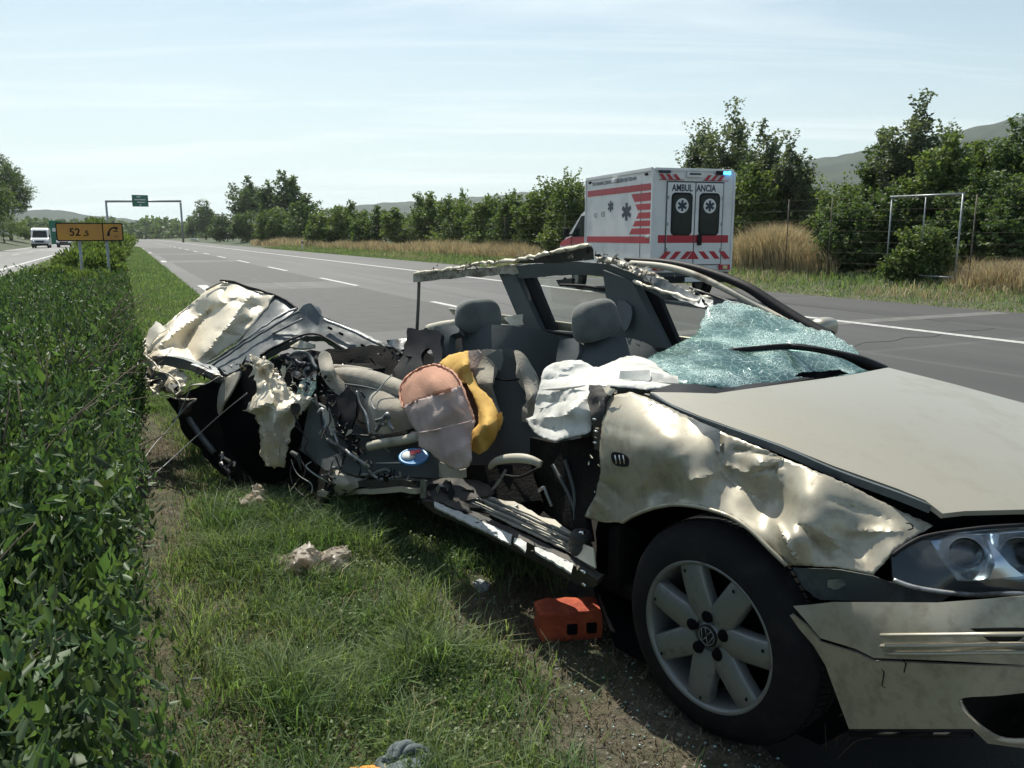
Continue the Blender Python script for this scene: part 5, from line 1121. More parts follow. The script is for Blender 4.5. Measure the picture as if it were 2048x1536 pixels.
bl2 = csheet('lower_bumper', [(1560, 1237, 'v', -.0), (1584, 1229, 'v', -.005), (1612, 1250, 'v', -.0), (1640, 1284, 'v', -.01), (1710, 1305, 'v', -.025), (1748, 1323, 'v', -.035), (1804, 1325, 'v', -.03), (2048, 1334, 'v', .04), ('c', .91, .34, .475), ('c', .95, .62, .465), ('c', .95, 1.1, .465), ('c', .93, 1.1, .26), ('c', .92, .62, .26), ('c', .85, .30, .27), (2048, 1497, 'v', .08), (1975, 1487, 'v', .03), (1945, 1458, 'v', .0), (1820, 1458, 'v', .0), (1698, 1458, 'v', .01), (1680, 1410, 'v', .01), (1665, 1370, 'v', .005), (1651, 1331, 'v', .0), (1626, 1290, 'v', .0), (1596, 1255, 'v', .0)],
    'paint_dusty', res=18, crump=.005, cs=5, thick=.006, inner=[(1750, 1370, 'v', -.02), (1870, 1380, 'v', -.01)], holes=[fog_hole])
csheet('fog_lamp_recess', [(1905, 1390, 'v', .03), (2000, 1380, 'v', .06), (2110, 1380, 'v', .12), (2130, 1450, 'v', .14), (2060, 1492, 'v', .12), (1980, 1486, 'v', .09), (1930, 1450, 'v', .06)], 'black', bl2, res=14, inner=[(2020, 1435, 'v', .2)], thick=.004)
ctube('fog_lamp_surround', [(x, y, 'v', .02 + (x - 1918) * .0003) for x, y in [(1918, 1400), (1922, 1412), (1945, 1442), (1998, 1478), (2060, 1482), (2110, 1470)]], .007, 'paint_dusty', bl2, n=4)
csheet('trim_recess', [(1748, 1262, 'v', -.022), (1800, 1258, 'v', -.018), (2048, 1256, 'v', .045), ('c', .93, .36, .57), ('c', .93, .36, .515), (2048, 1312, 'v', .045), (1780, 1316, 'v', -.03), (1765, 1300, 'v', -.028)], 'black', bl_, res=14, thick=.012)
for y0, y1, y2 in ((1270, 1269, 1268), (1292, 1291, 1288), (1307, 1307, 1304)):
    ctube('trim_strip', [(1762 if y0 < 1300 else 1772, y0, 'v', -.036), (1880, y1, 'v', -.030), (2048, y2, 'v', .030), ('c', .935, .37, .56 - (y0 - 1270) * .0012)], .0065, 'paint_clean', bl_, sides=8, n=4, ry=.004)
ctube('bumper_crack', [(1806, 1318, 'v', -.036), (1812, 1328, 'v', -.036), (1808, 1345, 'v', -.034)], .0016, 'black', bl2, sides=4, n=0); ctube('bumper_crack', [(1760, 1330, 'v', -.03), (1768, 1345, 'v', -.03), (1764, 1372, 'v', -.028), (1770, 1376, 'v', -.028)], .0014, 'black', bl2, sides=4, n=0)
ctube('bumper_bottom_lip', [(1700, 1468, 'v', .03), (1820, 1470, 'v', .03), (1945, 1470, 'v', .04)], .006, 'black', bl2, n=2)
# ---- headlight
hl = csheet('headlight', [(1783, 1112, 'v', .10), (1830, 1082, 'v', .14), (1870, 1072, 'v', .18), (1960, 1062, 'v', .26), (2048, 1056, 'v', .35), ('c', .80, .55, .70), ('c', .84, .72, .69), ('c', .86, .72, .58), ('c', .84, .5, .58), (2048, 1183, 'v', .28), (1944, 1186, 'v', .18), (1839, 1174, 'v', .10), (1785, 1156, 'v', .07)], 'black', res=16, thick=.01, inner=[(1960, 1120, 'v', .36)])
refl = mat('headlamp_reflector', (0.55, 0.60, 0.66), 0.22, 0.9)
csheet('reflector', [(1862, 1082, 'v', .15), (1950, 1070, 'v', .22), (2048, 1064, 'v', .31), (2120, 1062, 'v', .38), (2120, 1165, 'v', .33), (2048, 1158, 'v', .26), (1960, 1160, 'v', .17), (1915, 1160, 'v', .14), (1885, 1120, 'v', .14)], refl, hl, res=8, inner=[(1930, 1110, 'v', .26), (1990, 1118, 'v', .21), (2030, 1100, 'v', .33)], thick=.003, crump=.004)
for x, y, r, v in ((1932, 1106, .030, .15), (2040, 1110, .034, .24)):
    c_ = wp((x, y, 'v', v)); d_ = Vector(c_) - Vector(C0); Rq = d_.to_track_quat('Y', 'Z').to_matrix()
    V, F = lathe([(r * 1.15, -.02), (r * 1.2, .0), (r * 1.0, .01), (r * .96, .03)], 32); pj = pymesh('projector_ring', [Vector(c_) + Rq @ Vector(p) for p in V], F, refl, hl, True)
    V, F = lathe([(0, -.012), (r * .5, -.008), (r * .85, .004), (r * .96, .02)], 28); pymesh('projector_lens', [Vector(c_) + Rq @ Vector(p) for p in V], F, M['darkglass'], hl, True)
csheet('reflector_fin', [(1975, 1078, 'v', .17), (1985, 1090, 'v', .17), (2020, 1130, 'v', .18), (2048, 1152, 'v', .2), (1978, 1158, 'v', .14), (1990, 1130, 'v', .15)], refl, hl, res=8, thick=.002)
csheet('lens', [(1783, 1112, 'v', .055), (1830, 1082, 'v', .10), (1870, 1070, 'v', .14), (1960, 1060, 'v', .20), (2048, 1054, 'v', .28), ('c', .84, .56, .70), ('c', .87, .72, .69), ('c', .89, .72, .57), ('c', .87, .5, .57), (2048, 1183, 'v', .22), (1944, 1186, 'v', .12), (1839, 1174, 'v', .06), (1785, 1156, 'v', .04)], 'lens', hl, res=20, thick=.003, inner=[(1930, 1125, 'v', .11)])
ctube('lamp_rim', [(1787, 1160, 'v', .035), (1839, 1177, 'v', .05), (1944, 1190, 'v', .105), (2048, 1188, 'v', .20), ('c', .87, .5, .565)], .006, 'bare', hl, n=5)
ctube('lamp_seal', [(1783, 1112, 'v', .055), (1822, 1085, 'v', .09), (1862, 1070, 'v', .13), (1960, 1056, 'v', .20), (2048, 1050, 'v', .27)], .005, 'black', hl, n=4)
# ---- bulk inside: engine bay, scuttle, floor, firewall, far side
cbox('engine_bay', (.2, .85, .50), (.95, 1.15, .42), 'blackmatt', bev=.05)
cbox('front_panel', (.86, .95, .50), (.05, 1.3, .25), 'blackmatt', bev=.02)
cbox('scuttle', (-.42, .85, .84), (.16, 1.35, .06), 'black', bev=.02)
dash = cbox('dashboard', (-.66, .88, .72), (.34, 1.25, .26), 'trim', bev=.08)
cbox('floor_pan', (-1.75, .85, .20), (2.7, 1.35, .06), 'carpet', bev=.02)
cbox('firewall', (-.52, .85, .50), (.06, 1.4, .60), 'carpet', bev=.02)
cbox('centre_console', (-1.3, .85, .38), (1.1, .22, .28), 'trim', bev=.05)
cbox('centre_console', (-2.7, .85, .45), (.3, 1.2, .5), 'carpet', bev=.08).name = 'rear_bulkhead'
far = csheet('far_door_trim', [(1335, 694, 'v', 1.5), (1260, 672, 'v', 1.5), (1130, 664, 'v', 1.5), (1040, 655, 'v', 1.5), (930, 640, 'v', 1.5), (880, 650, 'v', 1.5), (880, 780, 'v', 1.5), (1100, 850, 'v', 1.5), (1340, 900, 'v', 1.5), (1600, 930, 'v', 1.5), (1600, 790, 'v', 1.5)], 'trim', res=26, thick=.05)
for nm, u0, u1 in (('far_wing', .75, -.40), ('far_front_door', -.42, -1.55), ('far_rear_door', -1.57, -2.60), ('far_rear_wing', -2.62, -3.55)):
    V = []; F = []
    prf = [(1.60, .25), (1.66, .45), (1.68, .65), (1.65, .80), (1.57, .885)]
    for i in range(9):
        u = u0 + (u1 - u0) * i / 8
        for v, w in prf:
            w_ = w
            if nm == 'far_wing': w_ = min(w - .0, .80 - max(0, u) * .16)
            for uc in (0.0, -2.72):
                dd_ = abs(u - uc)
                if dd_ < .37 and w < .66: w_ = max(w_, .30 + math.sqrt(max(0, .37 ** 2 - dd_ ** 2)))
            V.append(car(u, v, w_))
    for i in range(8):
        for j in range(4): F.append((i * 5 + j, (i + 1) * 5 + j, (i + 1) * 5 + j + 1, i * 5 + j + 1))
    o = pymesh(nm, V, F, M['paint'], K, True); md = o.modifiers.new('thickness', 'SOLIDIFY'); md.thickness = .01
# far door mirror
o = pillow('door_mirror', wp((1648, 656, 'v', 1.72)), (.09, .15, .10), RC, M['paint_clean'], K, .6, .7)
# ---- far roof rail, pillars and glass
cbeam('roof_rail', [(832, 556, 'v', 1.40), (922, 547, 'v', 1.45), (1000, 541, 'v', 1.48), (1044, 536, 'v', 1.5)], .022, .027, 'torn_dull', n=5, crump=.014, cs=11)
csheet('roof_lining_frame', [(1000, 536, 'v', 1.47), (1044, 530, 'v', 1.47), (1100, 525, 'v', 1.46), (1154, 523, 'v', 1.46), (1215, 528, 'v', 1.44), (1264, 545, 'v', 1.42), (1305, 566, 'v', 1.40), (1340, 590, 'v', 1.4), (1330, 600, 'v', 1.4), (1300, 583, 'v', 1.42), (1261, 566, 'v', 1.44), (1235, 556, 'v', 1.45), (1181, 550, 'v', 1.46), (1110, 551, 'v', 1.47), (1066, 556, 'v', 1.48), (1005, 557, 'v', 1.5)], 'trim', res=7, jag=.6, crump=.006, cs=8, thick=.03)
rf = csheet('roof_remnant', [(1030, 527, 'v', 1.42), (1044, 521, 'v', 1.40), (1117, 503, 'v', 1.30), (1181, 491, 'v', 1.22), (1186, 500, 'v', 1.24), (1188, 519, 'v', 1.40), (1117, 526, 'v', 1.42)], 'greymetal', res=7, crump=.01, thick=.004)
ctube('torn_edge', [(832, 548, 'v', 1.38), (880, 541, 'v', 1.41), (922, 535, 'v', 1.42), (960, 527, 'v', 1.42), (986, 525, 'v', 1.43), (1039, 519, 'v', 1.40), (1078, 511, 'v', 1.35), (1117, 502, 'v', 1.3), (1181, 490, 'v', 1.21)], .012, 'paint_torn', rf, sides=5, n=6, crump=.016, cs=30)
csheet('torn_roof_edge', [(1186, 508, 'v', 1.38), (1210, 514, 'v', 1.4), (1239, 519, 'v', 1.42), (1298, 541, 'v', 1.42), (1330, 556, 'v', 1.42), (1355, 575, 'v', 1.40), (1390, 582, 'v', 1.36), (1430, 600, 'v', 1.32), (1422, 612, 'v', 1.30), (1380, 600, 'v', 1.34), (1345, 585, 'v', 1.38), (1310, 572, 'v', 1.38), (1282, 553, 'v', 1.39), (1240, 534, 'v', 1.39), (1195, 524, 'v', 1.38)], 'torn_dull', res=5, jag=3.0, crump=.015, cs=22, thick=.003, fold=.04, ff=8)
csheet('headlining_flap', [(1285, 548, 'v', 1.36), (1330, 560, 'v', 1.36), (1372, 582, 'v', 1.33), (1425, 600, 'v', 1.30), (1428, 618, 'v', 1.24), (1398, 612, 'v', 1.25), (1360, 600, 'v', 1.3), (1320, 582, 'v', 1.34)], 'greymetal', res=7, jag=1.5, crump=.015, cs=18, thick=.008)
ctube('torn_edge', [(1270, 562, 'v', 1.38), (1290, 571, 'v', 1.36), (1345, 588, 'v', 1.33), (1400, 606, 'v', 1.28)], .010, 'paint_torn', sides=5, n=6, crump=.012, cs=30)
ctube('torn_edge', [(1380, 575, 'v', 1.36), (1450, 600, 'v', 1.38), (1520, 622, 'v', 1.42), (1560, 636, 'v', 1.45)], .007, 'bare', sides=5, n=6, crump=.006, cs=30)
ap = [(1251, 519, 'v', 1.52), (1317, 523, 'v', 1.53), (1370, 531, 'v', 1.53), (1415, 543, 'v', 1.53), (1460, 559, 'v', 1.53), (1503, 579, 'v', 1.53), (1561, 618, 'v', 1.54), (1618, 653, 'v', 1.55), (1660, 674, 'v', 1.56)]
ctube('windscreen_pillar', ap, [.014, .022, .024, .026, .028, .03, .034, .04, .045], 'black', n=5, ry=[.012, .016, .018, .02, .022, .024, .028, .03, .03])
ctube('pillar_trim', [(1262, 527, 'v', 1.5), (1320, 532, 'v', 1.5), (1370, 543, 'v', 1.5), (1418, 562, 'v', 1.5), (1470, 588, 'v', 1.5), (1520, 615, 'v', 1.5), (1580, 648, 'v', 1.5)], .017, 'trim_beige', n=5)
def quadpost(name, a, b, c, d, v, m, th=.05, **kw): return csheet(name, [(*a, 'v', v), (*b, 'v', v), (*c, 'v', v), (*d, 'v', v)], m, res=12, thick=th, **kw)
quadpost('pillar', (998, 548), (1030, 548), (1082, 660), (1046, 660), 1.48, 'trim')
quadpost('door_frame', (1046, 552), (1066, 552), (1112, 664), (1088, 664), 1.52, 'black', .03)
ctube('pillar_edge', [(1032, 554, 'v', 1.5), (1056, 600, 'v', 1.5), (1078, 652, 'v', 1.5)], .008, 'bare', n=3)
quadpost('pillar', (1205, 540), (1264, 562), (1330, 696), (1225, 696), 1.42, 'trim', .06)
quadpost('door_frame', (1284, 566), (1308, 572), (1358, 690), (1330, 696), 1.5, 'black', .03)
cbeam('window_channel', [(1078, 662, 'v', 1.5), (1130, 668, 'v', 1.5), (1230, 684, 'v', 1.5)], .015, .008, 'black')
csheet('window', [(1064, 554, 'v', 1.54), (1210, 552, 'v', 1.54), (1240, 672, 'v', 1.54), (1110, 664, 'v', 1.54)], 'glass', res=30, thick=0)
csheet('window', [(1300, 566, 'v', 1.54), (1420, 612, 'v', 1.54), (1520, 660, 'v', 1.54), (1440, 700, 'v', 1.54), (1356, 690, 'v', 1.54)], 'glass', res=30, thick=0)
csheet('grab_handle', [(1112, 560, 'v', 1.44), (1146, 556, 'v', 1.44), (1142, 568, 'v', 1.43), (1118, 572, 'v', 1.43)], 'black', res=6, thick=.02)
ctube('sun_blind_rod', [(1120, 570, 'v', 1.43), (1170, 572, 'v', 1.43), (1212, 580, 'v', 1.43)], .008, 'black', n=3)
ctube('cut_post', [(838, 562, 'v', 1.40), (837, 600, 'v', 1.38), (834, 660, 'v', 1.34)], .012, 'rust', n=3, ry=.018)
csheet('belt_guide', [(1236, 600, 'v', 1.40), (1262, 612, 'v', 1.40), (1262, 640, 'v', 1.39), (1250, 664, 'v', 1.38), (1240, 640, 'v', 1.39)], 'greymetal', res=7, curve=2, thick=.012)
# ---- windscreen
ws = csheet('windscreen', [(1289, 718, 'v', .62), (1349, 691, 'v', .82), (1393, 669, 'v', .98), (1400, 655, 'v', 1.05), (1404, 640, 'v', 1.12), (1415, 615, 'v', 1.2), (1453, 603, 'v', 1.3), (1500, 610, 'v', 1.38), (1554, 631, 'v', 1.44), (1617, 653, 'v', 1.48), (1667, 667, 'v', 1.52), (1705, 691, 'v', 1.52), (1723, 719, 'v', 1.47), (1740, 738, 'v', 1.40),
    (1705, 751, 'v', 1.28), (1595, 767, 'v', .97), (1486, 781, 'v', .66), (1431, 772, 'v', .52), (1393, 768, 'v', .46), (1360, 768, 'v', .42), (1340, 745, 'v', .5)], 'crackglass',
    inner=[(1560, 690, 'v', 1.12), (1480, 690, 'v', 1.0), (1640, 705, 'v', 1.28), (1450, 645, 'v', 1.16), (1480, 735, 'v', .78), (1600, 735, 'v', 1.05)], res=7, jag=2.6, crump=.014, cs=6, ridge=.012, rs=4, thick=.004, fold=.03, ff=2.4)
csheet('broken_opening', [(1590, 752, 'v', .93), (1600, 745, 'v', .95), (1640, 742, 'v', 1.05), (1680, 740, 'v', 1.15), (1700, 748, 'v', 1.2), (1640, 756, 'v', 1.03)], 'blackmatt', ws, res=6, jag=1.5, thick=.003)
ctube('wiper', [(1456, 702, 'v', .93), (1510, 697, 'v', 1.0), (1582, 693, 'v', 1.10), (1640, 700, 'v', 1.16), (1700, 714, 'v', 1.22), (1745, 730, 'v', 1.28)], [.006, .007, .008, .008, .009, .010], 'black', n=4, ry=[.010, .011, .013, .013, .014, .016])
ctube('wiper_arm', [(1582, 691, 'v', 1.08), (1650, 700, 'v', 1.14), (1705, 716, 'v', 1.20), (1735, 728, 'v', 1.26), (1772, 738, 'v', 1.36)], [.006, .008, .018, .024, .014], 'black', n=4)
csheet('scuttle_panel', [(1300, 782, 'v', .2), (1345, 768, 'v', .36), (1400, 768, 'v', .46), (1480, 777, 'v', .64), (1480, 786, 'v', .6), (1431, 790, 'v', .44), (1363, 788, 'v', .26)], 'black', res=9, crump=.006, thick=.01)
# ---- seats
def seatrot(tilt=0.0, yaw=0.0, roll=0.0): return RC @ Matrix.Rotation(yaw, 3, 'Z') @ Matrix.Rotation(tilt, 3, 'Y') @ Matrix.Rotation(roll, 3, 'X')
ds = csheet('driver_seat', [(1117, 690, 'v', 1.02), (1122, 680, 'v', 1.02), (1150, 676, 'v', 1.05), (1240, 674, 'v', 1.22), (1300, 690, 'v', 1.30), (1330, 730, 'v', 1.32), (1330, 800, 'v', 1.25), (1260, 850, 'v', 1.1), (1130, 850, 'v', .95), (1108, 780, 'v', .95), (1112, 720, 'v', 1.0)], 'darkcloth', inner=[(1220, 740, 'v', 1.02), (1180, 720, 'v', .98)], res=14, curve=3, thick=.12)
csheet('side_bolster', [(1116, 695, 'v', 1.0), (1124, 682, 'v', 1.0), (1148, 678, 'v', 1.02), (1160, 690, 'v', 1.0), (1152, 720, 'v', .96), (1130, 735, 'v', .95), (1114, 730, 'v', .97)], 'trim', ds, res=8, curve=3, thick=.05)
pillow('headrest', wp((1192, 640, 'v', 1.10)), (.13, .30, .205), seatrot(-.15, .1, .12), M['greycloth'], ds, .55, .62, 28, 18, .006, taper=.12)
rs_ = csheet('rear_seat', [(868, 662, 'v', .72), (880, 652, 'v', .75), (930, 648, 'v', .82), (1060, 655, 'v', 1.05), (1130, 690, 'v', 1.3), (1140, 800, 'v', 1.25), (1060, 850, 'v', 1.0), (900, 820, 'v', .7), (872, 740, 'v', .68)], 'darkcloth', inner=[(980, 730, 'v', .8)], res=16, curve=3, thick=.10)
csheet('side_bolster', [(868, 668, 'v', .68), (880, 653, 'v', .70), (912, 650, 'v', .74), (918, 664, 'v', .72), (900, 672, 'v', .70), (898, 700, 'v', .68), (902, 720, 'v', .68), (884, 722, 'v', .66)], 'trim', rs_, res=7, curve=3, thick=.05)
ctube('shoulder_roll', [(858, 658, 'v', .8), (885, 652, 'v', .8), (915, 648, 'v', .84)], .028, 'trim_beige', rs_, n=3)
pillow('headrest', wp((956, 631, 'v', .88)), (.12, .275, .19), seatrot(-.1, .0, .0), M['greycloth'], rs_, .55, .6, 28, 18, .005, taper=.10)
csheet('door_card', [(1008, 634, 'v', 1.35), (1044, 628, 'v', 1.4), (1046, 650, 'v', 1.4), (1020, 652, 'v', 1.35)], 'paint_torn', rs_, res=6, jag=1.5, crump=.01, thick=.01)
# near front passenger seat
ps = csheet('passenger_seat', [(942, 712, 'v', .33), (975, 700, 'v', .34), (1010, 696, 'v', .38), (1038, 704, 'v', .42), (1060, 728, 'v', .45), (1078, 770, 'v', .46), (1084, 830, 'v', .42), (1078, 905, 'v', .34), (1040, 950, 'v', .28), (960, 950, 'v', .22), (940, 880, 'v', .24), (935, 790, 'v', .28)], 'darkcloth', inner=[(1000, 800, 'v', .33), (1010, 870, 'v', .30)], res=12, curve=3, thick=.10)
csheet('side_bolster', [(1028, 702, 'v', .38), (1048, 708, 'v', .40), (1066, 738, 'v', .42), (1080, 785, 'v', .42), (1076, 830, 'v', .38), (1058, 846, 'v', .33), (1052, 790, 'v', .33), (1040, 740, 'v', .35)], 'beige', ps, res=8, curve=3, inner=[(1062, 790, 'v', .32)], thick=.05)
csheet('side_bolster', [(952, 706, 'v', .30), (984, 700, 'v', .32), (988, 740, 'v', .30), (984, 790, 'v', .28), (1000, 830, 'v', .26), (996, 850, 'v', .25), (972, 840, 'v', .22), (960, 780, 'v', .24), (948, 740, 'v', .27)], 'beige', ps, res=8, curve=3, inner=[(975, 770, 'v', .23)], thick=.05)
ctube('seam', [(990, 757, 'v', .315), (1012, 761, 'v', .31), (1038, 758, 'v', .33)], .004, 'blackmatt', ps, n=3)
csheet('torn_cloth', [(935, 702, 'v', .28), (956, 699, 'v', .29), (962, 706, 'v', .29), (956, 730, 'v', .27), (948, 752, 'v', .25), (944, 738, 'v', .25), (940, 742, 'v', .25)], mat('old_pink_lining', (.42, .33, .28), .9, bump=.4, bscale=60), ps, res=6, crump=.008, thick=.006)
csheet('torn_cloth', [(995, 700, 'v', .28), (1004, 698, 'v', .29), (1006, 720, 'v', .28), (1000, 742, 'v', .27), (984, 722, 'v', .27), (972, 712, 'v', .27)], 'trim', ps, res=6, crump=.01, thick=.004)
csheet('seat_base', [(930, 930, 'v', .12), (1060, 930, 'v', .25), (1080, 1000, 'v', .2), (1000, 1010, 'v', .12), (920, 985, 'v', .1)], 'carpet', ps, res=12, crump=.01, thick=.1)
# ---- airbag over the dashboard
ab = csheet('deployed_airbag', [(1052, 838, 'v', .16), (1066, 832, 'v', .17), (1072, 800, 'v', .2), (1080, 770, 'v', .22), (1088, 738, 'v', .26), (1115, 724, 'v', .30), (1162, 720, 'v', .36), (1186, 734, 'v', .36), (1210, 730, 'v', .42), (1240, 716, 'v', .52), (1268, 711, 'v', .58), (1298, 719, 'v', .58), (1330, 738, 'v', .55), (1358, 757, 'v', .46), (1356, 770, 'v', .40), (1292, 779, 'v', .24), (1219, 772, 'v', .18), (1200, 790, 'v', .13), (1186, 800, 'v', .10), (1184, 850, 'v', .06), (1176, 866, 'v', .04), (1140, 874, 'v', .03), (1110, 882, 'v', .04), (1085, 875, 'v', .09), (1066, 862, 'v', .13)],
    'airbag', inner=[(1120, 780, 'v', .17), (1150, 750, 'v', .25), (1100, 830, 'v', .12), (1150, 825, 'v', .03), (1250, 750, 'v', .36), (1210, 750, 'v', .30), (1080, 850, 'v', .12), (1110, 848, 'v', .075), (1140, 840, 'v', .05)], res=5, crump=.015, cs=6, ridge=.018, rs=9, thick=.002, curve=2, fold=.008, ff=6, jag=.8, creases=[(1085, 760, 1170, 748, .03, 5), (1080, 790, 1175, 772, -.03, 5), (1078, 806, 1160, 800, .03, 5), (1100, 735, 1180, 760, .02, 6), (1060, 838, 1130, 830, -.03, 6), (1130, 830, 1180, 790, -.04, 7), (1070, 850, 1120, 862, .03, 5), (1110, 840, 1105, 878, .03, 5), (1200, 745, 1290, 730, .02, 5), (1220, 765, 1300, 770, -.02, 5), (1120, 730, 1100, 800, -.02, 6), (1150, 780, 1150, 870, .02, 7)])
for y, x0, x1 in ((775, 1084, 1170), (812, 1078, 1150)):
    ctube('fold', [(x0, y + 4, 'v', .17), ((x0 + x1) / 2, y + 2, 'v', .15), (x1, y - 4, 'v', .14)], [.002, .007, .002], 'airbag', ab, n=3)
csheet('paper_sheet', [(1240, 742, 'v', .30), (1300, 740, 'v', .36), (1298, 762, 'v', .33), (1238, 757, 'v', .29)], 'airbag', ab, res=10, thick=.003)
csheet('paper_sheet', [(1302, 744, 'v', .37), (1356, 752, 'v', .42), (1357, 767, 'v', .40), (1300, 763, 'v', .34)], 'airbag', ab, res=10, thick=.003)
st_ = csheet('hinge_pillar', [(1180, 772, 'v', .09), (1200, 768, 'v', .10), (1220, 776, 'v', .10), (1212, 800, 'v', .07), (1204, 850, 'v', .05), (1202, 900, 'v', .05), (1188, 900, 'v', .06), (1186, 850, 'v', .04), (1176, 800, 'v', .06)], 'darkmetal', res=7, jag=2.5, crump=.014, cs=22, thick=.02)
for x, y in ((1189, 838), (1192, 862), (1190, 885)): ctube('bolt', [(x - 3, y, 'v', .02), (x + 3, y + 1, 'v', .02)], .004, 'chrome', st_, n=0, sides=6)
csheet('torn_edge', [(1205, 775, 'v', .08), (1216, 770, 'v', .08), (1228, 780, 'v', .08), (1222, 792, 'v', .07), (1212, 786, 'v', .07)], 'paint_torn', st_, res=4, jag=2, crump=.01, cs=30, thick=.003)
# dark lower door opening
csheet('kick_panel', [(1060, 875, 'v', .26), (1110, 886, 'v', .22), (1184, 872, 'v', .14), (1202, 905, 'v', .10), (1196, 1000, 'v', .10), (1172, 1035, 'v', .10), (1180, 1085, 'v', .10), (1120, 1050, 'v', .2), (1060, 1000, 'v', .3)], 'carpet', res=12, crump=.02, cs=8, thick=.02)
for a, b in (((1160, 900), (1185, 1010)), ((1130, 920), (1150, 1040)), ((1105, 930), (1160, 1060))): ctube('wiring', [(*a, 'v', .17), ((a[0] + b[0]) / 2 + 8, (a[1] + b[1]) / 2, 'v', .15), (*b, 'v', .14)], .007, 'trim', n=4)
ctube('latch', [(1078, 982, 'v', .10), (1088, 975, 'v', .09), (1094, 990, 'v', .09), (1104, 1012, 'v', .10)], .006, 'bare', n=3)
ctube('seat_handle', [(980, 935, 'v', .10), (992, 923, 'v', .09), (1020, 917, 'v', .08), (1055, 918, 'v', .08), (1083, 929, 'v', .10)], [.010, .015, .018, .018, .014], 'trim_beige', n=4)
ctube('seat_bar', [(984, 980, 'v', .09), (998, 962, 'v', .09), (1012, 940, 'v', .09)], .006, 'bare', n=3)
ctube('seat_bar', [(1005, 950, 'v', .12), (1040, 954, 'v', .12), (1078, 936, 'v', .12)], .006, 'black', n=3)
csheet('card_box', [(878, 924, 'v', .06), (920, 940, 'v', .05), (921, 957, 'v', .05), (878, 954, 'v', .06)], 'trim_beige', res=10, thick=.03)
# ---- sills
si = csheet('sill_trim', [(932, 1004, 'v', .05), (948, 992, 'v', .08), (970, 989, 'v', .10), (1000, 1000, 'v', .11), (1030, 1003, 'v', .13), (1068, 1025, 'v', .13), (1085, 1035, 'v', .12), (1110, 1040, 'v', .13), (1142, 1064, 'v', .12), (1165, 1085, 'v', .12), (1186, 1100, 'v', .10), (1190, 1134, 'v', .05), (1165, 1118, 'v', .04), (1135, 1100, 'v', .04), (1051, 1062, 'v', .04)], 'trim_beige', res=7, jag=1.3, crump=.006, cs=15, thick=.006)
for k in range(6):
    f = k / 5; a = np.array([936, 1002]) * (1 - f) + np.array([974, 993]) * f; b = np.array([1128, 1092]) * (1 - f) + np.array([1146, 1070]) * f
    ctube('rib', [(a[0], a[1], 'v', .045 + .05 * f), ((a[0] + b[0]) / 2, (a[1] + b[1]) / 2 - 1, 'v', .03 + .07 * f), (b[0], b[1], 'v', .035 + .06 * f)], .0035, 'trim_beige' if k % 2 else 'trim', si, sides=5, n=5, crump=.002, cs=20)
so2 = csheet('outer_sill', [(841, 1002, 'v', .0), (868, 1002, 'v', .01), (950, 1036, 'v', .0), (1058, 1086, 'v', .0), (1150, 1132, 'v', .0), (1195, 1160, 'v', .0), (1194, 1172, 'v', .01), (1169, 1176, 'v', .02), (1068, 1122, 'v', .02), (950, 1062, 'v', .02), (862, 1022, 'v', .02)], 'darkmetal', res=8, jag=.8, crump=.004, thick=.03)
for A_, B_ in (((868, 1008), (1024, 1076)), ((1028, 1080), (1054, 1092)), ((1070, 1098), (1146, 1134))):
    csheet('sill_moulding', [(A_[0], A_[1] - 5, 'v', -.005), ((A_[0] + B_[0]) / 2, (A_[1] + B_[1]) / 2 - 8, 'v', -.005), (B_[0], B_[1] - 7, 'v', -.005), (B_[0] - 3, B_[1] + 11, 'v', -.045), ((A_[0] + B_[0]) / 2, (A_[1] + B_[1]) / 2 + 8, 'v', -.045), (A_[0], A_[1] + 5, 'v', -.035)], 'moulding', so2, res=6, jag=1.0, crump=.001, thick=.008)
ctube('sill_end_bolt', [(1160, 1140, 'v', -.01), (1172, 1146, 'v', -.01)], .006, 'chrome', so2, n=0); ctube('sill_end_bolt', [(1164, 1166, 'v', -.01), (1172, 1172, 'v', -.01)], .006, 'chrome', so2, n=0)
kn = wp((1162, 1078, 'v', .06)); V, F = lathe([(0, .03), (.028, .028), (.036, .018), (.038, .0), (.030, -.01), (.04, -.02), (.04, -.045), (.032, -.06)], 24, 'z'); pymesh('door_stop', [np.array(kn) + np.array(v) for v in V], F, M['darkmetal'], K, True)
ctube('door_stop_cap', [(1156, 1066, 'v', .05), (1168, 1066, 'v', .05)], .008, 'chrome', n=0)
csheet('inner_sill_flap', [(1160, 1085, 'v', .05), (1186, 1096, 'v', .03), (1191, 1136, 'v', .0), (1165, 1122, 'v', .01), (1138, 1104, 'v', .02), (1150, 1108, 'v', .03)], 'paint_torn', res=6, crump=.004, thick=.005)
csheet('floor_debris', [(845, 965, 'v', .05), (900, 955, 'v', .10), (960, 960, 'v', .14), (1000, 985, 'v', .15), (970, 992, 'v', .08), (930, 1003, 'v', .03), (950, 1030, 'v', .02), (900, 1012, 'v', .0), (868, 1000, 'v', .01)], 'darkmetal', res=6, jag=2, crump=.02, cs=18, thick=.01)
cbeam('rear_sill', [(640, 985, 4.05), (702, 985, 'v', .02), (770, 980, 'v', .02), (842, 978, 'v', .03)], .022, .012, 'trim_beige', crump=.008, n=4)
cbeam('rear_sill_channel', [(705, 968, 'v', .03), (780, 966, 'v', .03), (842, 966, 'v', .04)], .02, .016, 'darkmetal', crump=.008, n=4)
csheet('hinge_bracket', [(840, 960, 'v', .01), (852, 962, 'v', .01), (852, 996, 'v', .01), (841, 998, 'v', .01)], 'bare', res=5, jag=1, thick=.01)
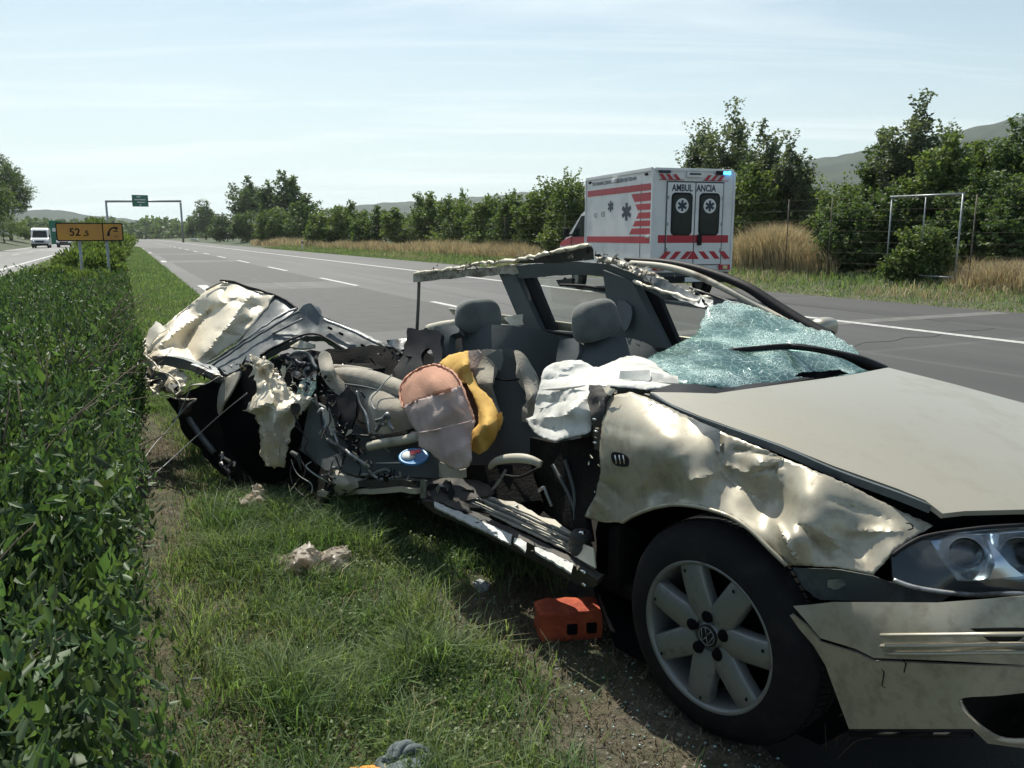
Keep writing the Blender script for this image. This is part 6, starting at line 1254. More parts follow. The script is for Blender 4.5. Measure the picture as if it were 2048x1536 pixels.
csheet('rear_door_latch', [(662, 951, 3.95), (675, 938, 3.95), (700, 952, 3.9), (726, 958, 3.85), (722, 970, 3.85), (702, 982, 3.85), (672, 993, 3.95)], 'trim_beige', inner=[(695, 965, 3.8)], res=6, jag=1.5, crump=.01, thick=.02)
for P_ in ([(645, 952, 4.0), (662, 948, 3.95), (668, 936, 3.93), (680, 938, 3.9)], [(700, 945, 3.9), (740, 950, 3.8), (770, 938, 3.75), (780, 945, 3.72)], [(726, 962, 3.85), (750, 948, 3.8), (778, 952, 3.75)], [(735, 940, 3.8), (760, 958, 3.75), (790, 956, 3.7)]):
    ctube('twisted_linkage', P_, .009, 'bare', n=4, crump=.006, cs=30)
# ---- rear: twisted body, seat and boot
dk = csheet('rear_floor', [(335, 800, 4.9), (420, 765, 4.8), (500, 735, 4.7), (560, 715, 4.7), (640, 700, 4.6), (760, 690, 4.6), (850, 700, 4.5), (960, 760, 4.1), (980, 900, 3.7), (960, 985, 3.6), (850, 985, 3.75), (760, 975, 3.85), (660, 990, 4.0), (640, 1010, 4.05), (590, 1010, 4.25), (520, 985, 4.4), (450, 950, 4.6), (370, 870, 4.8)], 'carpet', inner=[(700, 850, 4.2), (560, 870, 4.6)], res=14, crump=.05, cs=5, jag=4, thick=.02)
csheet('inner_side_panel', [(620, 800, 4.15), (700, 840, 4.0), (760, 880, 3.85), (850, 880, 3.7), (960, 900, 3.5), (960, 960, 3.5), (850, 955, 3.62), (740, 950, 3.8), (650, 940, 4.0), (600, 900, 4.15)], 'trim', res=12, crump=.03, cs=7, thick=.02)
wl = csheet('rear_wheel_house', [(436, 812, 4.65), (440, 780, 4.62), (456, 755, 4.6), (482, 742, 4.55), (520, 735, 4.5), (585, 745, 4.4), (640, 800, 4.3), (640, 880, 4.25), (610, 960, 4.3), (560, 990, 4.4), (500, 950, 4.5), (450, 880, 4.6)], 'blackmatt', inner=[(540, 850, 4.3)], res=12, curve=2, crump=.015, thick=.02)
csheet('arch_liner_edge', [(434, 812, 4.60), (438, 780, 4.57), (452, 755, 4.55), (480, 742, 4.50), (472, 765, 4.48), (458, 790, 4.48), (446, 808, 4.5), (438, 830, 4.56)], 'trim_beige', wl, res=6, curve=2, thick=.01)
ctube('arch_liner_edge', [(583, 905, 4.18), (596, 915, 4.16), (602, 940, 4.18)], [.012, .014, .004], 'trim', wl, n=3)
rw = csheet('rear_quarter_panel', [(501, 708, 4.35), (531, 721, 4.32), (545, 737, 4.3), (567, 759, 4.25), (584, 784, 4.2), (604, 790, 4.15), (627, 797, 4.12), (612, 815, 4.12), (593, 840, 4.12), (581, 871, 4.12), (577, 896, 4.12), (568, 934, 4.15), (548, 936, 4.18), (532, 931, 4.2), (521, 912, 4.22), (520, 877, 4.22), (518, 852, 4.22), (509, 829, 4.24), (487, 823, 4.28), (499, 806, 4.26), (515, 787, 4.26), (509, 759, 4.3), (504, 734, 4.33)], 'paint_torn',
    inner=[(545, 780, 4.14), (560, 820, 4.06), (535, 820, 4.16), (548, 870, 4.08), (520, 810, 4.14), (590, 810, 4.06), (575, 800, 4.12)], res=5, jag=2.6, crump=.015, cs=12, ridge=.015, rs=14, thick=.004, fold=.03, ff=5, creases=[(525, 730, 550, 800, .06, 5), (550, 760, 540, 830, -.06, 6), (545, 830, 560, 925, -.06, 6), (525, 830, 540, 925, .05, 5), (600, 800, 570, 860, .07, 6), (500, 820, 560, 800, -.04, 5), (560, 850, 580, 890, .05, 5)])
csheet('fuel_filler_hole', [(580, 812, 4.02), (588, 806, 4.0), (598, 808, 4.0), (601, 818, 4.0), (594, 830, 4.01), (584, 828, 4.02)], 'darkmetal', rw, res=4, curve=2, crump=.01, thick=.004)
csheet('torn_edge', [(500, 708, 4.3), (520, 716, 4.28), (545, 726, 4.25), (548, 738, 4.24), (535, 742, 4.25), (528, 734, 4.25), (515, 726, 4.27)], 'paint_torn', rw, res=5, jag=3, crump=.03, cs=20, thick=.004)
# boot lid
bt = csheet('boot_lid', [(440, 565, 5.6), (460, 564, 5.58), (500, 576, 5.5), (547, 590, 5.4), (536, 612, 5.32), (521, 631, 5.28), (500, 655, 5.22), (477, 681, 5.16), (450, 700, 5.1), (420, 722, 5.05), (400, 730, 5.02), (380, 722, 5.05), (340, 715, 5.1), (302, 718, 5.15), (280, 712, 5.2), (264, 703, 5.25), (287, 677, 5.35), (324, 656, 5.42), (365, 621, 5.5), (395, 596, 5.56), (415, 578, 5.6)], 'paint_torn',
    inner=[(455, 590, 5.42), (430, 600, 5.42), (420, 622, 5.48), (400, 642, 5.48), (378, 668, 5.42), (372, 690, 5.30), (385, 710, 5.18), (470, 620, 5.30), (455, 650, 5.16), (430, 670, 5.14), (405, 700, 5.08), (350, 650, 5.36), (330, 690, 5.2), (500, 610, 5.36), (310, 690, 5.22), (480, 640, 5.26)], res=5, jag=1.2, crump=.004, cs=8, ridge=.010, rs=5, thick=.005, fold=.03, ff=2.9,
    creases=[(455, 575, 415, 628, .06, 7), (415, 628, 365, 690, .08, 8), (365, 690, 392, 722, .06, 6), (415, 628, 470, 600, .05, 6), (440, 600, 320, 690, -.06, 8), (500, 590, 430, 680, -.08, 9), (480, 630, 400, 715, -.05, 7), (470, 650, 500, 640, .05, 6), (395, 600, 290, 700, .05, 6), (350, 640, 310, 712, -.05, 6), (455, 600, 530, 615, .04, 6), (430, 660, 480, 672, .04, 5), (340, 690, 300, 705, .05, 5)])
csheet('boot_lid_inner', [(546, 590, 5.42), (570, 600, 5.35), (594, 618, 5.28), (570, 636, 5.18), (545, 650, 5.14), (521, 662, 5.1), (480, 692, 5.0), (455, 706, 5.0), (477, 681, 5.18), (500, 655, 5.24), (521, 631, 5.30), (536, 612, 5.34)], 'greymetal', bt, res=8, crump=.01, thick=.01)
ctube('boot_seal', [(440, 563, 5.58), (462, 563, 5.56), (500, 575, 5.48), (546, 589, 5.4), (572, 601, 5.32), (594, 618, 5.26)], .010, 'black', bt, n=4, crump=.006, cs=20)
ctube('paint_edge', [(412, 580, 5.56), (440, 566, 5.55), (452, 567, 5.54)], .008, 'paint_clean', bt, n=4)
ctube('boot_rim', [(405, 733, 4.95), (440, 712, 4.95), (475, 690, 4.97), (515, 662, 5.0), (560, 632, 5.08), (592, 616, 5.18)], .008, 'bare', bt, n=5, crump=.012, cs=16)
csheet('rear_panel_shard', [(287, 690, 5.2), (296, 662, 5.3), (312, 642, 5.35), (322, 648, 5.34), (334, 660, 5.3), (318, 668, 5.25), (300, 690, 5.2)], 'trim_beige', res=6, crump=.02, jag=1, thick=.005)
csheet('crushed_rear_wing', [(262, 700, 5.2), (275, 692, 5.18), (290, 700, 5.12), (305, 716, 5.05), (365, 740, 4.9), (374, 760, 4.8), (362, 785, 4.75), (349, 790, 4.75), (320, 782, 4.85), (290, 775, 4.95), (246, 749, 5.15), (254, 738, 5.15), (270, 735, 5.15), (256, 718, 5.2)], 'paint_torn', inner=[(310, 750, 5.05), (345, 770, 4.72)], res=6, jag=3.4, crump=.02, cs=10, ridge=.02, rs=14, thick=.005, fold=.07, ff=5)
csheet('rear_lamp_cavity', [(268, 742, 5.02), (300, 735, 4.95), (330, 748, 4.88), (338, 768, 4.82), (310, 770, 4.88), (282, 758, 4.98)], 'greymetal', res=6, jag=2, crump=.02, thick=.004)
cbeam('bumper_beam', [(312, 722, 4.98), (350, 722, 4.88), (400, 738, 4.75), (447, 756, 4.6)], .020, .030, 'greymetal', crump=.012, n=4)
cbeam('bumper_beam', [(384, 732, 4.72), (415, 744, 4.62), (446, 757, 4.55)], .012, .014, 'bare', crump=.004, n=3)
for P_, r in (([(246, 748, 5.1), (290, 772, 4.9), (340, 795, 4.7), (395, 800, 4.6)], .012), ([(275, 700, 5.1), (330, 742, 4.8), (360, 775, 4.65), (352, 790, 4.6)], .01), ([(350, 800, 4.7), (372, 780, 4.6), (400, 770, 4.55), (440, 755, 4.5)], .012), ([(262, 716, 5.1), (258, 700, 5.1), (285, 688, 5.1), (300, 705, 5.05)], .02), ([(300, 757, 4.9), (322, 722, 4.9), (345, 700, 5.0)], .006)):
    ctube('bent_bracket', P_, r * .7, 'torn_dull', n=5, crump=.02, cs=18, ry=r * .3)
# bent body rail
br = csheet('bent_side_rail', [(400, 742, 4.85), (440, 716, 4.88), (490, 684, 4.9), (540, 652, 4.92), (585, 628, 4.95), (600, 618, 4.95), (606, 610, 4.95), (622, 606, 4.93), (632, 618, 4.9), (642, 632, 4.88), (700, 654, 4.8), (756, 681, 4.7), (812, 704, 4.6), (815, 735, 4.5), (780, 760, 4.45), (745, 750, 4.5), (715, 722, 4.6), (677, 692, 4.7), (640, 672, 4.78), (612, 672, 4.82), (560, 690, 4.78), (510, 718, 4.72), (470, 742, 4.7), (440, 752, 4.7)], 'greymetal', inner=[(620, 640, 4.90), (700, 684, 4.72), (520, 685, 4.84)], res=7, jag=.8, crump=.012, cs=12, thick=.05, ridge=.008, rs=12)
ctube('rail_flange', [(420, 735, 4.78), (470, 700, 4.82), (520, 668, 4.85), (575, 636, 4.88), (598, 622, 4.88)], .007, 'greymetal', br, n=5, crump=.008, cs=18)
ctube('rail_flange', [(648, 640, 4.80), (705, 662, 4.72), (760, 690, 4.62), (806, 708, 4.54)], .010, 'bare', br, n=5, crump=.006, cs=18)
ctube('rail_flange', [(520, 712, 4.68), (570, 684, 4.72), (620, 668, 4.76), (660, 680, 4.7), (712, 716, 4.56)], .008, 'black', br, n=5, crump=.006, cs=18)
ctube('rail_crease', [(545, 668, 4.84), (580, 650, 4.84), (605, 638, 4.84)], .007, 'bare', br, n=3); 
for x, y in ((660, 655), (682, 666), (726, 690), (748, 700)): ctube('rail_hole', [(x - 3, y, 4.68), (x + 3, y + 3, 4.66)], .008, 'blackmatt', br, n=0)
csheet('parcel_shelf_end', [(773, 680, 4.6), (818, 676, 4.55), (818, 695, 4.5), (800, 700, 4.5), (776, 690, 4.6)], 'bare', res=7, thick=.02)
csheet('pale_trim_corner', [(580, 693, 4.75), (600, 680, 4.75), (627, 688, 4.7), (628, 696, 4.7), (600, 697, 4.72)], 'trim_beige', res=6, thick=.02)
csheet('dark_side_trim', [(815, 655, 4.3), (850, 660, 4.2), (880, 662, 4.1), (885, 720, 4.0), (880, 760, 3.9), (840, 780, 3.95), (800, 770, 4.1), (785, 740, 4.2), (806, 710, 4.25)], 'black', res=9, jag=2, crump=.02, thick=.02, holes=[[(842, 712), (852, 698), (862, 700), (868, 722), (850, 735)]])
csheet('broken_trim', [(560, 710, 4.5), (600, 700, 4.45), (632, 706, 4.4), (640, 730, 4.35), (628, 752, 4.32), (600, 760, 4.35), (575, 745, 4.4), (565, 730, 4.45)], 'black', res=6, jag=3, crump=.05, cs=14, thick=.02)
for P_ in ([(575, 712, 4.35), (600, 704, 4.3), (620, 712, 4.3), (632, 740, 4.25)], [(590, 720, 4.32), (610, 735, 4.3), (605, 752, 4.3)], [(572, 742, 4.36), (590, 728, 4.33), (622, 728, 4.28)]): ctube('broken_frame', P_, .009, 'greymetal', n=4, crump=.01, cs=20)
csheet('glass_shard', [(590, 792, 4.2), (600, 765, 4.25), (612, 755, 4.25), (632, 752, 4.2), (630, 775, 4.18), (620, 795, 4.15)], 'crackglass', res=6, jag=2, crump=.02, thick=.004)
# collapsed rear seat
cs_ = csheet('folded_rear_seat', [(693, 768, 4.0), (720, 762, 3.98), (800, 780, 3.75), (830, 790, 3.65), (840, 840, 3.6), (820, 858, 3.62), (745, 868, 3.8), (725, 830, 3.9), (705, 790, 3.98)], 'beige', inner=[(770, 820, 3.62), (750, 790, 3.76)], res=9, curve=3, crump=.01, thick=.10)
ctube('seat_roll', [(664, 748, 4.12), (700, 752, 4.02), (750, 762, 3.88), (800, 780, 3.74), (832, 792, 3.66)], [.03, .045, .05, .048, .04], 'beige', cs_, n=5)
ctube('seat_roll', [(668, 735, 4.15), (705, 740, 4.1), (742, 743, 4.05)], [.018, .024, .016], 'beige', cs_, n=4)
ctube('piping', [(690, 768, 3.95), (740, 776, 3.82), (800, 795, 3.68)], .005, 'trim', cs_, n=4)
csheet('seat_side', [(636, 718, 4.1), (642, 704, 4.1), (652, 702, 4.08), (662, 716, 4.05), (672, 745, 4.0), (690, 768, 3.95), (692, 782, 3.93), (680, 792, 3.95), (662, 778, 4.0), (645, 755, 4.05)], 'beige', cs_, inner=[(658, 745, 3.94)], res=7, curve=2, thick=.03)
csheet('black_trim_shard', [(676, 792, 3.92), (690, 776, 3.9), (700, 772, 3.88), (712, 792, 3.85), (712, 822, 3.82), (700, 860, 3.8), (722, 900, 3.78), (712, 925, 3.78), (690, 880, 3.84), (668, 840, 3.9), (650, 800, 3.95), (662, 790, 3.93)], 'black', res=7, jag=2, crump=.02, thick=.012)
ctube('seat_frame_bar', [(738, 893, 3.72), (770, 886, 3.66), (810, 880, 3.58), (838, 872, 3.52)], .022, 'trim_beige', n=4)
ctube('seat_frame_bar', [(745, 878, 3.74), (790, 876, 3.66), (830, 868, 3.56)], .012, 'black', n=4)
for P_, r in (([(713, 782, 3.8), (722, 810, 3.78), (736, 840, 3.74), (738, 868, 3.72)], .006), ([(752, 842, 3.6), (765, 838, 3.58), (775, 828, 3.57), (778, 845, 3.57), (786, 862, 3.56)], .009), ([(752, 862, 3.6), (760, 850, 3.59), (770, 848, 3.57)], .011),
              ([(630, 790, 4.05), (640, 830, 4.0), (650, 870, 3.95), (670, 900, 3.9), (690, 912, 3.85)], .008), ([(636, 830, 4.0), (646, 820, 4.0), (652, 850, 3.97), (640, 870, 3.98)], .012), ([(655, 880, 3.9), (690, 900, 3.8), (740, 935, 3.7)], .010), ([(666, 860, 3.92), (676, 890, 3.88), (686, 915, 3.86)], .008), ([(700, 868, 3.8), (740, 872, 3.74)], .006)):
    ctube('wiring', P_, r, random.choice(['wire', 'wire', 'bare']), n=5, crump=.006, cs=25)
csheet('torn_bracket', [(646, 818, 3.98), (658, 812, 3.97), (666, 835, 3.95), (672, 865, 3.92), (664, 872, 3.92), (652, 850, 3.95)], 'trim_beige', res=5, jag=2, crump=.02, thick=.01)
ctube('damper', [(378, 838, 4.7), (400, 870, 4.62), (428, 905, 4.55)], .018, 'greymetal', n=2); ctube('damper', [(345, 845, 4.75), (372, 815, 4.7), (392, 800, 4.65)], .006, 'wiregrey', n=3)
for i in range(9):
    x, y = random.uniform(425, 470), random.uniform(900, 955); ctube('dangling_clip', [(x, y, 4.55), (x + random.uniform(-10, 14), y + random.uniform(-6, 14), 4.52), (x + random.uniform(-6, 20), y + random.uniform(0, 18), 4.5)], .007, random.choice(['bare', 'paint_torn', 'rust']), n=3)
# seat belt and clutter inside
for i in range(26):
    x, y = random.uniform(850, 1050), 0; y = 965 + (x - 850) * .42 + random.uniform(-16, 8); v_ = random.uniform(.03, .12)
    ctube('splinter', [(x, y, 'v', v_), (x + random.uniform(6, 26), y + random.uniform(-8, 16), 'v', v_ + random.uniform(-.02, .02))], random.uniform(.002, .006), random.choice(['bare', 'black', 'trim', 'darkmetal', 'trim_beige']), n=0, sides=4)
# paint / gum numbers on wing tip
ctube('paint_mark', [(1812, 1046, 'v', .118), (1822, 1048, 'v', .12), (1826, 1056, 'v', .122), (1816, 1060, 'v', .12)], .0018, 'black', fw, n=3, sides=4)
# thin jagged fragments of sheet metal and trim along every torn edge
def fragments(name, zone, n, m, size, parent=None):
    V = []; F = []
    for i in range(n):
        k = random.randrange(len(zone) - 1); f = random.random(); a, b = sp(zone[k]), sp(zone[k + 1])
        x = a[0] * (1 - f) + b[0] * f + random.gauss(0, 7); y = a[1] * (1 - f) + b[1] * f + random.gauss(0, 6); d = a[2] * (1 - f) + b[2] * f - random.uniform(.0, .07)
        c = q(x, y, d); u_ = Vector((random.gauss(0, 1), random.gauss(0, 1), random.gauss(0, .8))).normalized(); w_ = u_.orthogonal().normalized() * .35; w_.rotate(Matrix.Rotation(random.uniform(0, 6.3), 3, u_))
        L_ = size * random.uniform(.4, 1.6); pts = [(-.5, -.3), (-.1, -.5), (.25, -.2), (.6, .05), (.15, .25), (-.2, .5), (-.45, .2)]; o_ = len(V); nn = u_.cross(w_).normalized() * .0012
        for sgn_ in (1, -1):
            for e, g in pts: V.append(Vector(c) + u_ * e * L_ + w_ * (g * L_ * random.uniform(.7, 1.5)) + nn * sgn_ + nn * 8 * math.sin(e * 5) * sgn_ * 0)
        F.append(tuple(range(o_, o_ + 7))); F.append(tuple(range(o_ + 13, o_ + 6, -1)))
        for j in range(7): F.append((o_ + j, o_ + 7 + j, o_ + 7 + (j + 1) % 7, o_ + (j + 1) % 7))
    o = pymesh(name, V, F, M[m], parent or K); o['kind'] = 'stuff'; return o
zr = [(258, 730, 5.05), (300, 765, 4.85), (350, 780, 4.7), (400, 745, 4.7), (450, 750, 4.55), (505, 715, 4.3), (560, 745, 4.25), (625, 790, 4.1)]
zi = [(640, 740, 4.1), (660, 800, 3.95), (690, 860, 3.85), (720, 910, 3.78), (760, 945, 3.7), (840, 965, 'v', .04), (920, 985, 'v', .06)]
zs = [(670, 985, 3.9), (760, 978, 3.78), (860, 1000, 'v', .01), (960, 1045, 'v', .0), (1080, 1100, 'v', .0), (1180, 1150, 'v', .0)]
zt_ = [(840, 545, 'v', 1.38), (922, 535, 'v', 1.42), (986, 526, 'v', 1.42), (1117, 505, 'v', 1.3), (1185, 505, 'v', 1.3), (1239, 522, 'v', 1.4), (1320, 560, 'v', 1.38), (1425, 605, 'v', 1.28)]
zp = [(565, 715, 4.3), (600, 740, 4.25), (640, 770, 4.1), (775, 700, 4.4), (820, 720, 4.2)]
zw = [(1300, 790, 'v', .1), (1225, 785, 'v', .08), (1190, 820, 'v', .04), (1190, 900, 'v', .04), (1185, 1000, 'v', .02), (1180, 1040, 'v', .02)]
for nm, z_, n_, m_, s_ in (('torn_metal_fragments', zr, 46, 'paint_torn', .05), ('torn_metal_fragments', zr, 40, 'bare', .04), ('broken_trim_fragments', zr, 20, 'black', .05), ('broken_trim_fragments', zi, 30, 'black', .05), ('broken_trim_fragments', zi, 24, 'trim_beige', .03), ('torn_metal_fragments', zi, 24, 'bare', .026),
                           ('torn_metal_fragments', zs, 16, 'darkmetal', .03), ('torn_metal_fragments', zs, 8, 'bare', .018), ('torn_metal_fragments', zt_, 60, 'torn_dull', .03), ('broken_trim_fragments', zt_, 40, 'black', .03), ('broken_trim_fragments', zp, 30, 'black', .05), ('torn_metal_fragments', zp, 30, 'bare', .035), ('torn_metal_fragments', zw, 12, 'paint_torn', .014)):
    fragments(nm, z_, n_, m_, s_)
for i in range(16):
    x, y = random.uniform(560, 800), random.uniform(740, 930); d = 4.15 - (x - 560) * .0019
    P_ = [(x, y, d)]; 
    for j in range(3): x += random.uniform(-26, 30); y += random.uniform(8, 34); P_.append((x, y, d - .03 * j + random.uniform(-.04, .04)))
    ctube('wiring', P_, random.uniform(.0025, .005), random.choice(['wire', 'wire', 'wiregrey']), n=5, crump=.01, cs=12, sides=5)
# make every direct mesh child of the car sit relative to its empty
for o in list(car_root.children): o.matrix_parent_inverse = CINV
# ============================================================ loose things in and round the wreck
def loose(name, label, cat, anchor): r = thing(name, label, cat, tuple(anchor)); return r
def settle(r):
    iv = Matrix.Translation(-Vector(r.location))
    for o in r.children: o.matrix_parent_inverse = iv
r = loose('seat_cover', 'peach and grey pink net cover hanging over the torn side of the wreck', 'cover', wp((870, 830, 'v', .02)))
sheet('peach_panel', [(866, 728, 'v', .12), (895, 736, 'v', .10), (912, 751, 'v', .08), (922, 772, 'v', .06), (905, 780, 'v', .03), (880, 787, 'v', .01), (840, 800, 'v', .02), (807, 814, 'v', .06), (800, 795, 'v', .09), (799, 780, 'v', .11), (807, 759, 'v', .13), (831, 739, 'v', .14)], M['peach'], r, inner=[(860, 760, 'v', .03)], res=5, curve=2, crump=.006, thick=.002, fold=.010, ff=7, jag=1.5, creases=[(830, 760, 860, 800, .012, 8), (880, 745, 900, 778, -.012, 8)])
sheet('net_panel', [(807, 812, 'v', .06), (840, 799, 'v', .015), (880, 786, 'v', .005), (905, 778, 'v', .02), (922, 772, 'v', .05), (936, 800, 'v', .05), (950, 842, 'v', .04), (942, 870, 'v', .02), (944, 908, 'v', .01), (938, 932, 'v', .0), (909, 940, 'v', -.01), (882, 924, 'v', .0), (860, 905, 'v', .01), (838, 893, 'v', .02), (836, 868, 'v', .03), (822, 848, 'v', .04)], M['mesh_grey'], r, inner=[(870, 840, 'v', -.02), (900, 900, 'v', -.03), (900, 850, 'v', .01)], res=5, curve=2, crump=.014, cs=9, ridge=.010, rs=10, thick=.002, fold=.016, ff=9, jag=1.2)
tube('piping', [(807, 762, 'v', .12), (831, 741, 'v', .13), (866, 729, 'v', .11), (895, 737, 'v', .09), (914, 753, 'v', .07), (932, 792, 'v', .04), (948, 838, 'v', .03)], .0045, M['peach'], r, n=8, crump=.006, cs=60, ry=.003)
tube('piping', [(806, 815, 'v', .05), (800, 795, 'v', .08), (800, 778, 'v', .10), (808, 760, 'v', .12)], .0045, M['peach'], r, n=8, crump=.006, cs=60, ry=.003)
tube('seam', [(836, 866, 'v', .01), (880, 858, 'v', -.03), (944, 842, 'v', .01)], .003, M['mesh_grey'], r, n=4)
sheet('sewn_tab', [(868, 783, 'v', -.01), (900, 777, 'v', 0.0), (901, 783, 'v', .0), (869, 789, 'v', -.01)], M['peach'], r, res=5, thick=.006); settle(r)
r = loose('yellow_cover', 'torn yellow cloth cover slung over the front passenger seat', 'cover', wp((960, 830, 'v', .15)))
sheet('cloth', [(878, 726, 'v', .2), (898, 710, 'v', .24), (936, 701, 'v', .25), (942, 741, 'v', .2), (956, 772, 'v', .17), (984, 798, 'v', .15), (995, 822, 'v', .14), (1002, 845, 'v', .14), (990, 880, 'v', .10), (975, 900, 'v', .08), (958, 909, 'v', .06), (942, 900, 'v', .06), (944, 862, 'v', .08), (958, 846, 'v', .09), (955, 815, 'v', .11), (946, 790, 'v', .12), (932, 765, 'v', .14), (915, 768, 'v', .14), (904, 748, 'v', .16)], M['yellow'], r, inner=[(970, 850, 'v', .02), (930, 730, 'v', .16)], res=5, crump=.010, cs=9, ridge=.008, jag=.8, thick=.002, fold=.016, ff=8)
sheet('burst_lining', [(914, 768, 'v', .17), (932, 765, 'v', .16), (948, 790, 'v', .14), (958, 815, 'v', .13), (960, 848, 'v', .11), (946, 852, 'v', .12), (932, 810, 'v', .15)], mat('brown_foam', (.09, .05, .03), .95, bump=.6), r, res=6, crump=.01, thick=.01)
sheet('hem_flap', [(990, 830, 'v', .12), (1003, 824, 'v', .12), (1004, 845, 'v', .12), (998, 862, 'v', .11), (994, 850, 'v', .11)], M['yellow'], r, res=5, thick=.004); settle(r)
r = loose('plastic_lid', 'small round blue, white and red plastic lid lying in the torn door opening', 'lid', wp((826, 913, 'v', .02)))  # a loose cup lid, built as a round blue disc
c_ = np.array(wp((827, 914, 'v', .03))); V, F = lathe([(0, .004), (.05, .004), (.055, .008), (.062, .004), (.062, -.004), (0, -.004)], 28, 'z')
tl_ = Matrix.Rotation(.35, 3, 'X'); bm_blue = mat('blue_plastic', (.05, .20, .42), .4)
pymesh('rim', [c_ + np.array(tl_ @ Vector((v[0] * 1.05, v[1], v[2]))) for v in V], F, bm_blue, r, True)
V, F = lathe([(0, .011), (.03, .011), (.03, .004)], 20, 'z'); pymesh('white_spot', [c_ + np.array(tl_ @ Vector((v[0] - .02, v[1], v[2]))) for v in V], F, M['airbag'], r, True)
sheet('red_tab', [(818, 902, 'v', .03), (838, 898, 'v', .03), (842, 903, 'v', .02), (822, 910, 'v', .02)], M['red'], r, res=6, thick=.004); tube('stick', [(752, 926, 'v', .05), (780, 926, 'v', .04), (806, 925, 'v', .03)], .003, M['airbag'], r, n=0); settle(r)
# brick-red block under the sill
r = loose('red_block', 'rough orange red hollow block on the gravel under the sill by the front wheel', 'block', wp((1120, 1262, 'w', .06)))
redb = mat('orange_red_clay', (.42, .08, .028), .85, col2=(.30, .05, .02), nscale=14, bump=.9, bscale=30)
bc = np.array(wp((1132, 1284, 'w', 0.0))); bm = bmesh.new(); Rb = Matrix.Rotation(math.radians(8), 3, 'Z')
abox(bm, (0.02, .06, .056), (.225, .12, .112), .012); bmesh.ops.subdivide_edges(bm, edges=list(bm.edges), cuts=5, use_grid_fill=True)
for v in bm.verts:
    nz3 = noise.noise_vector(v.co * 28) * .006 + noise.noise_vector(v.co * 80) * .0025; e_ = 1.0 if v.co.x < -.02 else .4; v.co += nz3 * e_ * 1.6
    v.co = Rb @ v.co + Vector(bc)
bmo('block', bm, redb, r, True)
for dx in (.00, .07): 
    bm = bmesh.new(); abox(bm, (dx + .02, .0, .05), (.035, .03, .035), .004)
    for v in bm.verts: v.co = Rb @ v.co + Vector(bc)
    bmo('hole', bm, M['blackmatt'], r)
settle(r)
# plastic film rubbish
def film(name, label, outline, m, **kw):
    o = sheet(name, outline, M[m] if isinstance(m, str) else m, None, **kw); tag(o, label, 'litter'); return o
foamy = mat('crumpled_pinkish_plastic', (.78, .73, .67), .3, coat=.5, alpha=.7, col2=(.60, .54, .48), nscale=12, bump=.5, bscale=30, translucent=(1, .95, .9, .4))
film('plastic_bag', 'crumpled clear pinkish plastic bag lying on the grass', [(530, 1118, 'w', .03), (552, 1106, 'w', .06), (575, 1108, 'w', .07), (600, 1092, 'w', .12), (622, 1084, 'w', .13), (630, 1095, 'w', .10), (640, 1104, 'w', .08), (668, 1094, 'w', .10), (696, 1092, 'w', .09), (704, 1110, 'w', .05), (712, 1125, 'w', .02), (690, 1142, 'w', .02), (655, 1150, 'w', .02), (620, 1148, 'w', .03), (595, 1160, 'w', .01), (560, 1150, 'w', .01), (540, 1138, 'w', .01)], foamy, inner=[(600, 1120, 'w', .12), (670, 1115, 'w', .10), (635, 1125, 'w', .05)], res=4, jag=3, crump=.012, cs=16, ridge=.015, rs=30, thick=.0008, fold=.045, ff=10)
film('plastic_bag', 'torn clear plastic wrapping hanging below the rear of the wreck', [(478, 1000, 4.05), (500, 985, 4.08), (505, 970, 4.1), (515, 966, 4.1), (525, 975, 4.1), (537, 990, 4.08), (536, 1012, 4.0), (530, 1024, 3.95), (505, 1014, 4.0), (480, 1010, 4.03)], foamy, inner=[(515, 1000, 3.98)], res=4, jag=3, crump=.012, cs=18, ridge=.015, rs=30, thick=.0008, fold=.08, ff=10)
film('paper_scrap', 'small pale scrap in the shadow under the sill', [(945, 1164, 'w', .02), (960, 1157, 'w', .03), (980, 1166, 'w', .02), (975, 1180, 'w', .01), (960, 1186, 'w', .01), (950, 1175, 'w', .02)], mat('grey_scrap', (.30, .32, .32), .7), res=6, crump=.01, thick=.002)
r = loose('work_glove', 'grey work glove with an orange cuff at the bottom edge of the view', 'glove', wp((800, 1515, 'w', .03)))
gl = mat('grey_glove_cloth', (.13, .16, .165), .85, col2=(.09, .115, .12), nscale=20, bump=.5, bscale=60)
pillow('palm', wp((812, 1538, 'w', .04)), (.12, .10, .055), Matrix.Rotation(.5, 3, 'Z'), gl, r, .7, .8, 24, 14, .008)
for P_ in ([(800, 1515, 'w', .06), (825, 1498, 'w', .075), (850, 1505, 'w', .055), (866, 1530, 'w', .03)], [(790, 1520, 'w', .06), (802, 1494, 'w', .08), (822, 1492, 'w', .07), (845, 1515, 'w', .04)], [(780, 1530, 'w', .05), (784, 1504, 'w', .07), (800, 1492, 'w', .08), (815, 1500, 'w', .07)], [(830, 1530, 'w', .05), (852, 1518, 'w', .055), (872, 1538, 'w', .03)]):
    tube('finger', P_, [.013, .014, .013, .010], gl, r, 10, 5)
tube('thumb', [(770, 1545, 'w', .04), (758, 1528, 'w', .05), (775, 1516, 'w', .06)], [.014, .013, .010], gl, r, 10, 5)
tube('cuff', [(680, 1566, 'w', .01), (720, 1560, 'w', .02), (770, 1558, 'w', .02)], [.03, .033, .034], mat('orange_cuff', (.70, .28, .04), .7), r, 12, 3); settle(r)
r = loose('marker_stub', 'greyish white plastic post stump half buried in the hedge foot at the lower left', 'post', wp((90, 1536, 'w', .0)))
whp = mat('dirty_white_plastic', (.42, .45, .42), .5, dirt=(.12, .13, .09), dirtscale=8)
c_ = Vector(wp((85, 1600, 'w', 0.0))); V = []
